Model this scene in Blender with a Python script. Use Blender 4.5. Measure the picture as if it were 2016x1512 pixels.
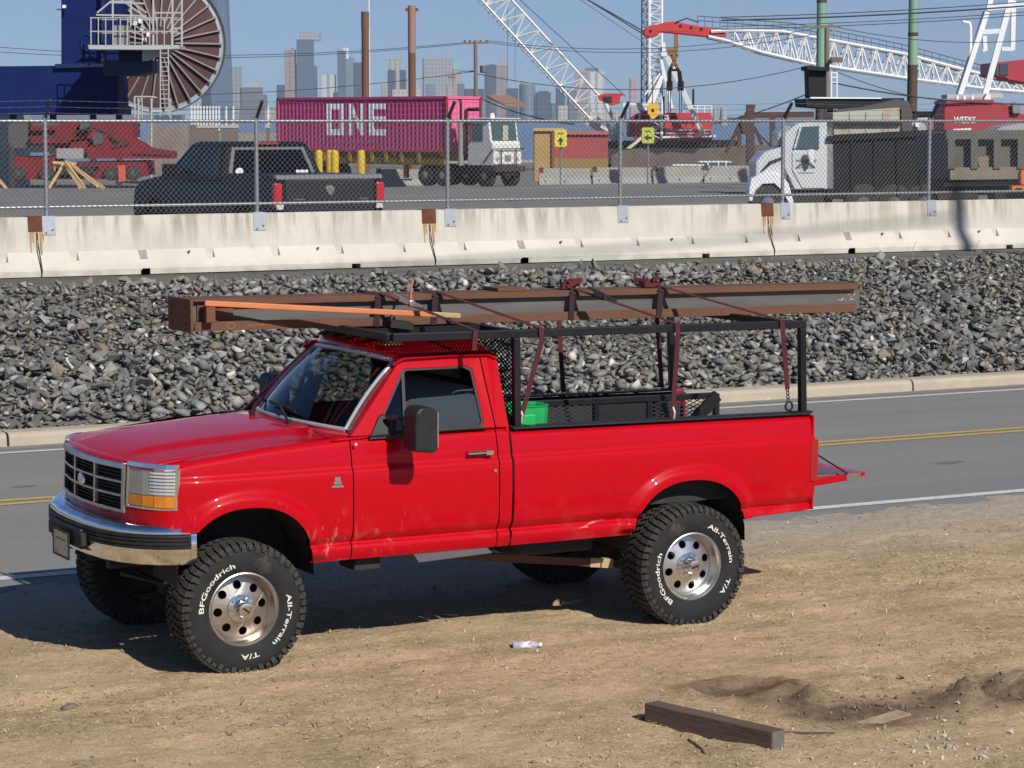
import bpy, bmesh, math, random
import numpy as np
from mathutils import Vector, Matrix
from mathutils.geometry import tessellate_polygon
random.seed(7); rng = np.random.default_rng(7)
PI = math.pi
for o in list(bpy.data.objects): bpy.data.objects.remove(o)
SC = bpy.context.scene; COL = SC.collection
# ------------------------------------------------------------------ camera
FPX, CX, CY, HOR, CAMZ = 5000.0, 1008.0, 756.0, 237.0, 3.545
TH = math.atan(FPX/9415.0); PITCH = math.atan((CY-HOR)/FPX)
Rv = Vector((math.cos(TH), -math.sin(TH), 0)); F0 = Vector((math.sin(TH), math.cos(TH), 0)); Zv = Vector((0, 0, 1))
Fv = F0*math.cos(PITCH) - Zv*math.sin(PITCH); Uv = F0*math.sin(PITCH) + Zv*math.cos(PITCH)
CAMP = Vector((0, 0, CAMZ))
cd = bpy.data.cameras.new('camera'); cam = bpy.data.objects.new('camera', cd); COL.objects.link(cam)
cd.sensor_width = 36.0; cd.lens = 36.0*FPX/2016.0; cd.clip_start = 0.5; cd.clip_end = 40000
cam.matrix_world = Matrix(((Rv.x, Uv.x, -Fv.x, 0), (Rv.y, Uv.y, -Fv.y, 0), (Rv.z, Uv.z, -Fv.z, CAMZ), (0, 0, 0, 1)))
SC.camera = cam
# ------------------------------------------------------------------ sky, sun, exposure
SUN = Vector((0.13, -1.30, 1.0)).normalized()
w = bpy.data.worlds.new('World'); SC.world = w; w.use_nodes = True
nt = w.node_tree; bg = nt.nodes['Background']
sky = nt.nodes.new('ShaderNodeTexSky'); sky.sky_type = 'NISHITA'; sky.sun_disc = False
sky.sun_elevation = math.asin(SUN.z); sky.sun_rotation = math.atan2(SUN.x, SUN.y)
sky.altitude = 100; sky.air_density = 0.55; sky.dust_density = 0.25; sky.ozone_density = 9.0
nt.links.new(sky.outputs[0], bg.inputs['Color']); bg.inputs['Strength'].default_value = 0.078
sl = bpy.data.lights.new('sun', 'SUN'); sl.energy = 4.4; sl.angle = math.radians(0.53); sl.color = (1.0, 0.945, 0.86)
so = bpy.data.objects.new('sun', sl); COL.objects.link(so); so.rotation_euler = (-SUN).to_track_quat('-Z', 'Y').to_euler()
SC.view_settings.view_transform = 'Standard'; SC.view_settings.look = 'None'
SC.view_settings.exposure = 0.2; SC.view_settings.gamma = 1.0
SC.cycles.use_denoising = True; SC.cycles.max_bounces = 6; SC.cycles.transparent_max_bounces = 16
SC.cycles.caustics_reflective = False; SC.cycles.caustics_refractive = False
SC.cycles.volume_bounces = 0
# ------------------------------------------------------------------ pixel helpers (photo pixels, 2016 wide)
def ray(x, y): return Fv + Rv*((x-CX)/FPX) - Uv*((y-CY)/FPX)
def W(x, y, d): return CAMP + ray(x, y)*d                    # point at view depth d
def onZ(x, y, z): r = ray(x, y); return CAMP + r*((z-CAMZ)/r.z)
def onY(x, y, Y): r = ray(x, y); return CAMP + r*(Y/r.y)
# ------------------------------------------------------------------ materials
def lin(c): return tuple(((v/255.0)/12.92 if v/255.0 <= 0.04045 else ((v/255.0+0.055)/1.055)**2.4) for v in c)
MATS = {}
def mat(name, col, rough=0.6, metal=0.0, col2=None, scale=6.0, detail=5.0, bump=0.0, bscale=None, coat=0.0, spec=0.5, contrast=0.25, stretch=(1, 1, 1), third=None, tscale=1.0, tamt=0.55):
    if name in MATS: return MATS[name]
    m = bpy.data.materials.new(name); m.use_nodes = True; t = m.node_tree; b = t.nodes['Principled BSDF']
    b.inputs['Roughness'].default_value = rough; b.inputs['Metallic'].default_value = metal
    b.inputs['Coat Weight'].default_value = coat; b.inputs['Coat Roughness'].default_value = 0.06
    b.inputs['Specular IOR Level'].default_value = spec
    b.inputs['Base Color'].default_value = (*col, 1)
    if col2 or bump or third:
        tc = t.nodes.new('ShaderNodeTexCoord'); mp = t.nodes.new('ShaderNodeMapping'); mp.inputs['Scale'].default_value = stretch
        t.links.new(tc.outputs['Object'], mp.inputs['Vector']); vec = mp.outputs[0]
    last = None
    def noise(s, d):
        n = t.nodes.new('ShaderNodeTexNoise'); n.inputs['Scale'].default_value = s; n.inputs['Detail'].default_value = d; n.inputs['Roughness'].default_value = 0.62
        t.links.new(vec, n.inputs['Vector']); return n
    def mixc(a, bcol, fac):
        x = t.nodes.new('ShaderNodeMix'); x.data_type = 'RGBA'
        if isinstance(a, tuple): x.inputs[6].default_value = (*a, 1)
        else: t.links.new(a, x.inputs[6])
        x.inputs[7].default_value = (*bcol, 1); t.links.new(fac, x.inputs[0]); return x.outputs[2]
    def ramp(src, lo, hi):
        r = t.nodes.new('ShaderNodeMapRange'); r.inputs[1].default_value = lo; r.inputs[2].default_value = hi; t.links.new(src, r.inputs[0]); return r.outputs[0]
    if col2:
        last = mixc(col, col2, ramp(noise(scale, detail).outputs[0], 0.5-contrast, 0.5+contrast))
    if third:
        last = mixc(last or col, third, ramp(noise(tscale, 4).outputs[0], tamt, tamt+0.12))
    if last: t.links.new(last, b.inputs['Base Color'])
    if bump:
        n = noise(bscale or scale*3, 6); bp = t.nodes.new('ShaderNodeBump'); bp.inputs['Strength'].default_value = bump; bp.inputs['Distance'].default_value = 0.02
        t.links.new(n.outputs[0], bp.inputs['Height']); t.links.new(bp.outputs[0], b.inputs['Normal'])
    MATS[name] = m; return m
def glass(name, tint, rough=0.02, ior=1.5):
    if name in MATS: return MATS[name]
    m = bpy.data.materials.new(name); m.use_nodes = True; t = m.node_tree; t.nodes.remove(t.nodes['Principled BSDF'])
    a = t.nodes.new('ShaderNodeBsdfTransparent'); a.inputs[0].default_value = (*tint, 1)
    g = t.nodes.new('ShaderNodeBsdfGlossy'); g.inputs['Roughness'].default_value = rough
    fr = t.nodes.new('ShaderNodeFresnel'); fr.inputs[0].default_value = ior
    x = t.nodes.new('ShaderNodeMixShader'); t.links.new(fr.outputs[0], x.inputs[0]); t.links.new(a.outputs[0], x.inputs[1]); t.links.new(g.outputs[0], x.inputs[2])
    t.links.new(x.outputs[0], t.nodes['Material Output'].inputs[0]); MATS[name] = m; return m
# ------------------------------------------------------------------ mesh builder
def frame_of(d):
    d = Vector(d).normalized(); up = Vector((0, 0, 1)) if abs(d.z) < 0.95 else Vector((1, 0, 0))
    s = d.cross(up).normalized(); return d, s, s.cross(d).normalized()
class MB:
    def __init__(self): self.v = []; self.f = []; self.n = None; self.attr = None
    def add(self, vs, fs):
        k = len(self.v); self.v.extend([tuple(p) for p in vs]); self.f.extend([tuple(i+k for i in f) for f in fs]); return self
    def box(self, x0, x1, y0, y1, z0, z1):
        return self.add([(x0,y0,z0),(x1,y0,z0),(x1,y1,z0),(x0,y1,z0),(x0,y0,z1),(x1,y0,z1),(x1,y1,z1),(x0,y1,z1)],
                        [(0,3,2,1),(4,5,6,7),(0,1,5,4),(1,2,6,5),(2,3,7,6),(3,0,4,7)])
    def cbox(self, c, s): return self.box(c[0]-s[0]/2, c[0]+s[0]/2, c[1]-s[1]/2, c[1]+s[1]/2, c[2]-s[2]/2, c[2]+s[2]/2)
    def beam(self, p, q, wd, ht, up=None):
        p = Vector(p); q = Vector(q); d = (q-p).normalized()
        if up is None: _, s, u = frame_of(d)
        else: s = d.cross(Vector(up)).normalized(); u = s.cross(d).normalized()
        s = s*wd/2; u = u*ht/2
        vs = [p-s-u, p+s-u, p+s+u, p-s+u, q-s-u, q+s-u, q+s+u, q-s+u]
        return self.add(vs, [(0,1,2,3),(7,6,5,4),(0,4,5,1),(1,5,6,2),(2,6,7,3),(3,7,4,0)])
    def tube(self, pts, r, n=8, r2=None, cap=True):
        pts = [Vector(p) for p in pts]; N = len(pts); k = len(self.v); s = None
        for i, p in enumerate(pts):
            d = (pts[min(i+1, N-1)] - pts[max(i-1, 0)]).normalized()
            if s is None: _, s, u = frame_of(d)
            else:
                s = (s - d*s.dot(d)).normalized(); u = s.cross(d).normalized()
            rr = r if r2 is None else r + (r2-r)*i/(N-1)
            for j in range(n):
                a = 2*PI*j/n; self.v.append(tuple(p + s*math.cos(a)*rr + u*math.sin(a)*rr))
        for i in range(N-1):
            for j in range(n):
                a = k+i*n+j; b = k+i*n+(j+1) % n; self.f.append((a, b, b+n, a+n))
        if cap: self.f.append(tuple(range(k, k+n))[::-1]); self.f.append(tuple(range(k+(N-1)*n, k+N*n)))
        return self
    def cyl(self, p, q, r, n=12, r2=None): return self.tube([p, q], r, n, r2)
    def prism(self, poly, fn, a, b):
        """poly of 2D points, fn(x, y, t) -> 3D, extruded from t=a to t=b"""
        n = len(poly); tri = tessellate_polygon([[Vector((x, y, 0)) for x, y in poly]])
        vs = [fn(x, y, a) for x, y in poly] + [fn(x, y, b) for x, y in poly]
        fs = [tuple(t) for t in tri] + [tuple(i+n for i in t)[::-1] for t in tri] + [(i, (i+1) % n, (i+1) % n+n, i+n) for i in range(n)]
        return self.add(vs, fs)
    def holed(self, outer, holes, fn, a, b):
        loops = [outer]+holes; tri = tessellate_polygon([[Vector((x, y, 0)) for x, y in l] for l in loops])
        flat = [p for l in loops for p in l]; n = len(flat)
        vs = [fn(x, y, a) for x, y in flat] + [fn(x, y, b) for x, y in flat]
        fs = [tuple(t) for t in tri] + [tuple(i+n for i in t)[::-1] for t in tri]; k = 0
        for l in loops:
            m = len(l); fs += [(k+i, k+(i+1) % m, k+(i+1) % m+n, k+i+n) for i in range(m)]; k += m
        return self.add(vs, fs)
    def lathe(self, prof, c, axis, n=32, a0=0.0, a1=2*PI):
        d, s, u = frame_of(axis); c = Vector(c); k = len(self.v); full = abs(a1-a0-2*PI) < 1e-6; m = n if full else n+1
        for r, h in prof:
            for j in range(m):
                a = a0+(a1-a0)*j/n; self.v.append(tuple(c + d*h + s*math.cos(a)*r + u*math.sin(a)*r))
        for i in range(len(prof)-1):
            for j in range(n):
                a = k+i*m+j; b = k+i*m+(j+1) % m; self.f.append((a, b, b+m, a+m))
        return self
    def grid(self, fn, us, vs_):
        k = len(self.v); nu, nv = len(us), len(vs_)
        for u in us:
            for v in vs_: self.v.append(tuple(fn(u, v)))
        for i in range(nu-1):
            for j in range(nv-1):
                a = k+i*nv+j; self.f.append((a, a+1, a+nv+1, a+nv))
        return self
    def xf(self, fn): self.v = [tuple(fn(Vector(p))) for p in self.v]; return self
    def build(self, name, m=None, parent=None, smooth=None, bevel=0, thick=0, fix=True):
        me = bpy.data.meshes.new(name); me.from_pydata(self.v, [], self.f)
        if fix and len(self.f) < 60000:
            bm = bmesh.new(); bm.from_mesh(me); bmesh.ops.recalc_face_normals(bm, faces=bm.faces); bm.to_mesh(me); bm.free()
        if m: me.materials.append(m)
        if smooth is not None:
            me.shade_smooth()
            if smooth < 179: me.set_sharp_from_angle(angle=math.radians(smooth))
        o = bpy.data.objects.new(name, me); COL.objects.link(o)
        if parent: o.parent = parent
        if thick:
            s = o.modifiers.new('thickness', 'SOLIDIFY'); s.thickness = thick; s.offset = -1
        if bevel:
            s = o.modifiers.new('edges', 'BEVEL'); s.width = bevel; s.segments = 2; s.limit_method = 'ANGLE'; s.angle_limit = math.radians(35)
        return o
def tag(o, label=None, cat=None, group=None, kind=None):
    if label: o['label'] = label
    if cat: o['category'] = cat
    if group: o['group'] = group
    if kind: o['kind'] = kind
    return o
def thing(name, label, cat, loc=(0, 0, 0), rz=0.0, group=None):
    o = bpy.data.objects.new(name, None); COL.objects.link(o); o.empty_display_size = 0.2
    o.location = loc; o.rotation_euler = (0, 0, rz); return tag(o, label, cat, group)
def clone(src, parent=None):
    c = src.copy(); COL.objects.link(c); c.parent = parent
    for ch in list(src.children): clone(ch, c)
    return c
def interp(x, tab):
    if x <= tab[0][0]: return tab[0][1]
    for (a, va), (b, vb) in zip(tab, tab[1:]):
        if x <= b: return va+(vb-va)*(x-a)/(b-a)
    return tab[-1][1]
TXT = {}
def text_geo(s, size, bold=0.0, sx=1.0):
    """flat lettering as verts/faces in the xy plane, starting at the origin"""
    key = (s, bold)
    if key not in TXT:
        cu = bpy.data.curves.new('lettering', 'FONT'); cu.body = s; cu.size = 1.0; cu.offset = bold; cu.resolution_u = 3
        o = bpy.data.objects.new('lettering', cu); COL.objects.link(o); dg = bpy.context.evaluated_depsgraph_get()
        me = bpy.data.meshes.new_from_object(o.evaluated_get(dg))
        vs = [tuple(v.co) for v in me.vertices]; fs = [tuple(p.vertices) for p in me.polygons]
        bpy.data.objects.remove(o); bpy.data.curves.remove(cu); bpy.data.meshes.remove(me); TXT[key] = (vs, fs)
    vs, fs = TXT[key]
    return [(x*size*sx, y*size) for x, y, z in vs], fs
def text_on(mb, s, size, fn, bold=0.0, sx=1.0, center=True):
    vs, fs = text_geo(s, size, bold, sx); wd = max(v[0] for v in vs); mn = min(v[0] for v in vs); off = (wd+mn)/2 if center else 0
    return mb.add([fn(x-off, y) for x, y in vs], fs)
# ================================================================== SETTING
def yard_z(Y):
    return interp(Y, [(35, 1.36), (42, 1.16), (60, 0.80), (95, 0.48), (108, 0.44), (114, 0.24), (124, 0.20), (128, -0.45), (400, -0.5)])
# ---- dirt
M_DIRT = bpy.data.materials.new('dry_dirt'); M_DIRT.use_nodes = True
def _dirt():
    t = M_DIRT.node_tree; b = t.nodes['Principled BSDF']; b.inputs['Roughness'].default_value = 0.95; b.inputs['Specular IOR Level'].default_value = 0.15
    tc = t.nodes.new('ShaderNodeTexCoord'); P = tc.outputs['Object']
    def mp(sc, rz=0):
        m = t.nodes.new('ShaderNodeMapping'); m.inputs['Scale'].default_value = sc; m.inputs['Rotation'].default_value = (0, 0, rz); t.links.new(P, m.inputs[0]); return m.outputs[0]
    def nz(sc, d, v=None, rough=0.65, dist=0.0):
        n = t.nodes.new('ShaderNodeTexNoise'); n.inputs['Scale'].default_value = sc; n.inputs['Detail'].default_value = d; n.inputs['Roughness'].default_value = rough; n.inputs['Distortion'].default_value = dist
        t.links.new(v or P, n.inputs[0]); return n.outputs[0]
    def rg(s, a, c):
        r = t.nodes.new('ShaderNodeMapRange'); r.inputs[1].default_value = a; r.inputs[2].default_value = c; t.links.new(s, r.inputs[0]); return r.outputs[0]
    def mix(a, c, f):
        x = t.nodes.new('ShaderNodeMix'); x.data_type = 'RGBA'
        if isinstance(a, tuple): x.inputs[6].default_value = (*a, 1)
        else: t.links.new(a, x.inputs[6])
        if isinstance(c, tuple): x.inputs[7].default_value = (*c, 1)
        else: t.links.new(c, x.inputs[7])
        t.links.new(f, x.inputs[0]); return x.outputs[2]
    base = mix((0.60, 0.435, 0.252), (0.40, 0.285, 0.168), rg(nz(1.3, 8), 0.40, 0.62))
    base = mix(base, (0.80, 0.62, 0.39), rg(nz(34, 8, dist=2.0), 0.52, 0.62))
    base = mix(base, (0.29, 0.20, 0.115), rg(nz(22, 9, mp((0.8, 1.2, 1), 0.12), dist=1.5), 0.575, 0.66))
    base = mix(base, (0.36, 0.26, 0.16), rg(nz(2.6, 9, mp((0.30, 1.7, 1), 0.06)), 0.585, 0.72))
    base = mix(base, (0.86, 0.70, 0.47), rg(nz(110, 3), 0.60, 0.68)); base = mix(base, (0.24, 0.165, 0.095), rg(nz(95, 3, mp((1.0, 1.0, 1), 0.5)), 0.62, 0.69))
    # greyer, gravelly strip towards the asphalt
    sx = t.nodes.new('ShaderNodeSeparateXYZ'); t.links.new(P, sx.inputs[0])
    ad = t.nodes.new('ShaderNodeMath'); ad.operation = 'MULTIPLY_ADD'; ad.inputs[1].default_value = 1.6; t.links.new(nz(1.1, 6, mp((0.35, 1, 1))), ad.inputs[0]); t.links.new(sx.outputs[1], ad.inputs[2])
    grey = mix((0.40, 0.34, 0.265), (0.54, 0.47, 0.375), rg(nz(22, 6), 0.38, 0.66))
    base = mix(base, grey, rg(ad.outputs[0], 17.3, 18.9))
    # turned soil: brown where the attribute says
    at = t.nodes.new('ShaderNodeAttribute'); at.attribute_name = 'soil'
    base = mix(base, mix((0.135, 0.095, 0.06), (0.24, 0.17, 0.108), rg(nz(16, 6), 0.4, 0.62)), at.outputs['Fac'])
    t.links.new(base, b.inputs['Base Color'])
    bp = t.nodes.new('ShaderNodeBump'); bp.inputs['Strength'].default_value = 0.65; bp.inputs['Distance'].default_value = 0.03
    h = t.nodes.new('ShaderNodeMath'); h.operation = 'ADD'; t.links.new(nz(60, 8, dist=2.0), h.inputs[0]); t.links.new(nz(12, 6), h.inputs[1])
    t.links.new(h.outputs[0], bp.inputs['Height']); t.links.new(bp.outputs[0], b.inputs['Normal'])
_dirt()
def vnoise(X, Y, seed=0):
    """cheap smooth value noise"""
    r = np.random.default_rng(seed); T = r.random((64, 64))
    xi = np.floor(X).astype(int); yi = np.floor(Y).astype(int); fx = X-xi; fy = Y-yi; fx = fx*fx*(3-2*fx); fy = fy*fy*(3-2*fy)
    a = T[xi % 64, yi % 64]; b = T[(xi+1) % 64, yi % 64]; c = T[xi % 64, (yi+1) % 64]; d = T[(xi+1) % 64, (yi+1) % 64]
    return (a*(1-fx)+b*fx)*(1-fy)+(c*(1-fx)+d*fx)*fy
GX0, GX1, GY0, GY1, GS = 1.0, 20.0, 9.0, 19.2, 0.036
pA = onZ(1905, 1385, 0); pB = onZ(2120, 1362, 0); pC = onZ(1450, 1368, 0); pD = onZ(1640, 1355, 0); pE = onZ(1600, 1392, 0); pF = onZ(1700, 1420, 0)
def ground_h(X, Y):
    h = 0.028*(vnoise(X*0.9, Y*1.3, 1)-0.5)+0.012*(vnoise(X*3.1, Y*4.1, 2)-0.5)+0.010*(vnoise(X*9, Y*11, 3)-0.5)+0.011*(vnoise(X*23, Y*23, 4)-0.5)
    for yc, am in ((14.75, 1.0), (15.35, 0.6), (13.2, 0.7), (11.9, 0.5), (17.3, 0.6)):   # shallow wheel tracks
        yy_ = Y-yc-0.25*(vnoise(X*0.25, X*0+yc, 31)-0.5); h = h-0.012*am*np.exp(-(yy_/0.14)**2)+0.006*am*np.exp(-((np.abs(yy_)-0.24)/0.07)**2)
    h = h-0.006
    def seg(ax, ay, bx, by):
        dx, dy = bx-ax, by-ay; t = np.clip(((X-ax)*dx+(Y-ay)*dy)/(dx*dx+dy*dy), 0, 1); return np.hypot(X-ax-t*dx, Y-ay-t*dy)
    d = seg(pA.x, pA.y, pB.x+1.5, pB.y+0.2); h = h+0.10*np.exp(-(d/0.22)**2)*(0.45+1.0*vnoise(X*7, Y*7, 8))*(0.6+0.8*vnoise(X*19, Y*19, 12))
    d = seg(pD.x-0.5, pD.y-0.1, pD.x+0.5, pD.y+0.05); h = h+0.03*np.exp(-(d/0.17)**2)*(0.3+1.4*vnoise(X*11, Y*11, 13))
    d = np.hypot((X-pC.x), (Y-pC.y)*1.3); h = h+0.03*np.exp(-((d-0.35)/0.10)**2)*(0.3+1.4*vnoise(X*10, Y*10, 14))-0.035*np.exp(-(d/0.30)**2)
    d = np.hypot(X-pE.x, Y-pE.y); h = h+0.11*np.exp(-(d/0.10)**2)
    return h
def soil_mask(X, Y):
    def seg(ax, ay, bx, by):
        dx, dy = bx-ax, by-ay; t = np.clip(((X-ax)*dx+(Y-ay)*dy)/(dx*dx+dy*dy), 0, 1); return np.hypot(X-ax-t*dx, Y-ay-t*dy)
    m = np.exp(-(seg(pA.x-0.1, pA.y, pB.x+1.5, pB.y+0.2)/0.33)**4)
    m = np.maximum(m, 0.9*np.exp(-(seg(pC.x, pC.y, pF.x, pF.y)/0.34)**4))
    m = np.maximum(m, 0.8*np.exp(-(seg(pF.x, pF.y, pF.x+2.0, pF.y+0.35)/0.30)**4))
    m = np.maximum(m, 0.9*np.exp(-(np.hypot(X-pE.x, Y-pE.y)/0.16)**4))
    return np.clip(m*(0.35+1.1*vnoise(X*5, Y*7, 9)), 0, 1)
def make_dirt():
    xs = np.arange(GX0, GX1+GS/2, GS); ys = np.arange(GY0, GY1+GS/2, GS); X, Y = np.meshgrid(xs, ys, indexing='ij')
    H = ground_h(X, Y); e = np.minimum.reduce([(X-GX0)/0.6, (GX1-X)/0.6, (Y-GY0)/0.6, np.ones_like(X)]); H = H*np.clip(e, 0, 1)
    ramp = Y-18.82+0.55*(vnoise(X*0.6, Y*0.5, 5)-0.5)+0.35*(vnoise(X*2.3, Y*2.5, 6)-0.5)+0.12*(vnoise(X*9, Y*9, 7)-0.5)
    H = H+np.where(ramp > -0.6, 0.012-0.05*(ramp+0.25), 0.012+0.0175)*np.clip(e, 0, 1)
    nx, ny = X.shape; v = np.stack([X, Y, H], -1).reshape(-1, 3); k = len(v)
    i, j = np.meshgrid(np.arange(nx-1), np.arange(ny-1), indexing='ij'); a = (i*ny+j).ravel(); f = np.stack([a, a+ny, a+ny+1, a+1], 1)
    me = bpy.data.meshes.new('dirt_ground')
    B = 500.0
    extra = np.array([(-B,-B,0),(B,-B,0),(B,GY0,0),(-B,GY0,0),(-B,18.7,0),(GX0,GY0,0),(GX0,18.7,0),(GX1,GY0,0),(GX1,18.7,0),(B,18.7,0)], float)
    v = np.vstack([v, extra]); f = f.tolist()+[(k, k+1, k+2, k+3), (k+3, k+5, k+6, k+4), (k+7, k+2, k+9, k+8)]
    me.from_pydata(v.tolist(), [], f); me.shade_smooth()
    sm = np.concatenate([soil_mask(X, Y).ravel(), np.zeros(len(extra))]); at = me.attributes.new('soil', 'FLOAT', 'POINT'); at.data.foreach_set('value', sm.astype(np.float32))
    me.materials.append(M_DIRT); o = bpy.data.objects.new('dirt_ground', me); COL.objects.link(o); tag(o, kind='structure'); return o
make_dirt()
# ---- road
M_ASPH = mat('asphalt', (0.195, 0.196, 0.192), 0.9, col2=(0.235, 0.232, 0.222), scale=0.9, detail=8, bump=0.25, bscale=160, contrast=0.17, stretch=(0.07, 1, 1), third=(0.31, 0.305, 0.29), tscale=90, tamt=0.60, spec=0.25)
def sheet(name, x0, x1, y0, y1, z, m, kind='structure', parent=None):
    o = MB().add([(x0,y0,z),(x1,y0,z),(x1,y1,z),(x0,y1,z)], [(0,1,2,3)]).build(name, m, parent)
    if kind and not parent: tag(o, kind=kind)
    return o
road = sheet('road', -500, 500, 18.0, 26.62, 0.001, M_ASPH)
M_WPAINT = mat('road_paint_white', (0.70, 0.69, 0.66), 0.7, col2=(0.50, 0.49, 0.47), scale=14, contrast=0.16, third=(0.2, 0.2, 0.19), tscale=22, tamt=0.64)
M_YPAINT = mat('road_paint_yellow', (0.62, 0.41, 0.10), 0.7, col2=(0.46, 0.31, 0.09), scale=12, contrast=0.18, third=(0.22, 0.19, 0.12), tscale=25, tamt=0.66)
yA = onZ(0, 1141, 0).y; yB = onZ(2016, 965, 0).y; YW1 = (yA+yB)/2
yA = onZ(0, 990, 0).y; yB = onZ(2016, 846, 0).y; YY = (yA+yB)/2
YW2 = (onZ(0, 889, 0).y+onZ(2016, 770, 0).y)/2
o = MB()
x = -60.0
while x < 120:                                        # near edge line, worn into slightly uneven lengths
    l = random.uniform(2.5, 6); wv = random.uniform(-0.006, 0.006)
    o.add([(x,YW1-0.075+wv,0.006),(x+l,YW1-0.075+wv,0.006),(x+l,YW1+0.075-wv,0.006),(x,YW1+0.075-wv,0.006)], [(0,1,2,3)]); x += l
tag(o.build('near_edge_line', M_WPAINT), kind='structure')
sheet('far_edge_line', -200, 300, YW2-0.055, YW2+0.055, 0.006, M_WPAINT)
sheet('near_centre_line', -200, 300, YY-0.17, YY-0.06, 0.006, M_YPAINT)
sheet('far_centre_line', -200, 300, YY+0.06, YY+0.17, 0.006, M_YPAINT)
for px_, py_, l_, w_, a_ in ((1868, 911, 0.20, 0.09, 0.1), (45, 958, 0.13, 0.07, 0.0)):
    q = onZ(px_, py_, 0); pts = [(q.x+l_*math.cos(t)*(0.8+0.3*random.random()), q.y+w_*math.sin(t)*(0.7+0.5*random.random())+a_*l_*math.cos(t), 0.0045) for t in np.linspace(0, 2*PI, 15)[:-1]]
    tag(MB().add(pts, [tuple(range(14))]).build('road_stain', mat('oil_stain', (0.13, 0.13, 0.128), 0.85, col2=(0.18, 0.18, 0.175), scale=9)), kind='structure')
# ---- gutter and kerb
YK = 26.86
M_KERB = mat('kerb_concrete', (0.47, 0.41, 0.315), 0.9, col2=(0.37, 0.32, 0.25), scale=4, detail=8, bump=0.3, bscale=60, third=(0.56, 0.52, 0.44), tscale=2.2, tamt=0.62, spec=0.2)
M_GUT = mat('gutter_grit', (0.27, 0.245, 0.205), 0.95, col2=(0.19, 0.18, 0.165), scale=3, bump=0.3, bscale=80, spec=0.2)
sheet('gutter', -500, 500, 26.6, YK+0.05, 0.004, M_GUT)
kerb = thing('kerb', 'pale concrete kerb along the foot of the stone slope', 'kerb')
tag(kerb, kind='structure'); del kerb['category']
xk = onZ(28, 870, 0.08).x; k0 = xk-3.05*4
for i in range(14):
    a = k0+i*3.05+0.012; b = k0+(i+1)*3.05-0.012; pr = [(0,-0.05),(0.012,0.10),(0.035,0.135),(0.07,0.15),(0.30,0.155),(0.30,-0.05)]
    MB().prism(pr, lambda p, q, t: (t, YK+p, q), a, b).build('kerb_stone', M_KERB, kerb, bevel=0.008)
MB().box(k0-200, k0, YK, YK+0.3, -0.05, 0.15).box(k0+14*3.05, k0+250, YK, YK+0.3, -0.05, 0.15).build('kerb_run', M_KERB, kerb)
# ---- embankment
M_SOIL = mat('bank_soil', (0.15, 0.14, 0.12), 0.95, col2=(0.10, 0.095, 0.085), scale=5, bump=0.5)
SL = [(YK+0.29, 0.08), (27.6, 0.24), (32.0, 1.28), (32.45, 1.35), (32.7, 1.372)]
def slope_z(Y): return interp(Y, SL)
emb = MB()
for (ya, za), (yb, zb) in zip(SL, SL[1:]): emb.add([(-150,ya,za-0.06),(250,ya,za-0.06),(250,yb,zb-0.06),(-150,yb,zb-0.06)], [(0,1,2,3)])
emb.v.append((0,0,0)); emb.v.pop()
emb = tag(emb.build('embankment', M_SOIL), kind='structure')
M_STONE = bpy.data.materials.new('crushed_stone'); M_STONE.use_nodes = True
def _stone():
    t = M_STONE.node_tree; b = t.nodes['Principled BSDF']; b.inputs['Roughness'].default_value = 0.88; b.inputs['Specular IOR Level'].default_value = 0.25
    at = t.nodes.new('ShaderNodeAttribute'); at.attribute_name = 'tone'
    cr = t.nodes.new('ShaderNodeValToRGB'); t.links.new(at.outputs['Fac'], cr.inputs[0]); e = cr.color_ramp.elements
    e[0].position = 0; e[0].color = (0.12, 0.12, 0.116, 1); e[1].position = 1; e[1].color = (0.62, 0.60, 0.55, 1)
    for p, c in ((0.30, (0.155, 0.157, 0.152)), (0.50, (0.235, 0.232, 0.215)), (0.62, (0.20, 0.165, 0.125)), (0.66, (0.255, 0.25, 0.232)), (0.86, (0.34, 0.335, 0.31)), (0.93, (0.50, 0.46, 0.40))):
        q = e.new(p); q.color = (*c, 1)
    tc = t.nodes.new('ShaderNodeTexCoord'); n = t.nodes.new('ShaderNodeTexNoise'); n.inputs['Scale'].default_value = 14; n.inputs['Detail'].default_value = 6
    gm = t.nodes.new('ShaderNodeNewGeometry'); t.links.new(gm.outputs['Position'], n.inputs[0])
    r = t.nodes.new('ShaderNodeMapRange'); r.inputs[1].default_value = 0.3; r.inputs[2].default_value = 0.7; r.inputs[3].default_value = 0.72; r.inputs[4].default_value = 1.25; t.links.new(n.outputs[0], r.inputs[0])
    x = t.nodes.new('ShaderNodeVectorMath'); x.operation = 'SCALE'; t.links.new(cr.outputs[0], x.inputs[0]); t.links.new(r.outputs[0], x.inputs['Scale']); t.links.new(x.outputs[0], b.inputs['Base Color'])
    bp = t.nodes.new('ShaderNodeBump'); bp.inputs['Strength'].default_value = 0.35; bp.inputs['Distance'].default_value = 0.01
    n2 = t.nodes.new('ShaderNodeTexNoise'); n2.inputs['Scale'].default_value = 55; n2.inputs['Detail'].default_value = 4; t.links.new(gm.outputs['Position'], n2.inputs[0]); t.links.new(n2.outputs[0], bp.inputs['Height']); t.links.new(bp.outputs[0], b.inputs['Normal'])
_stone()
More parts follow.
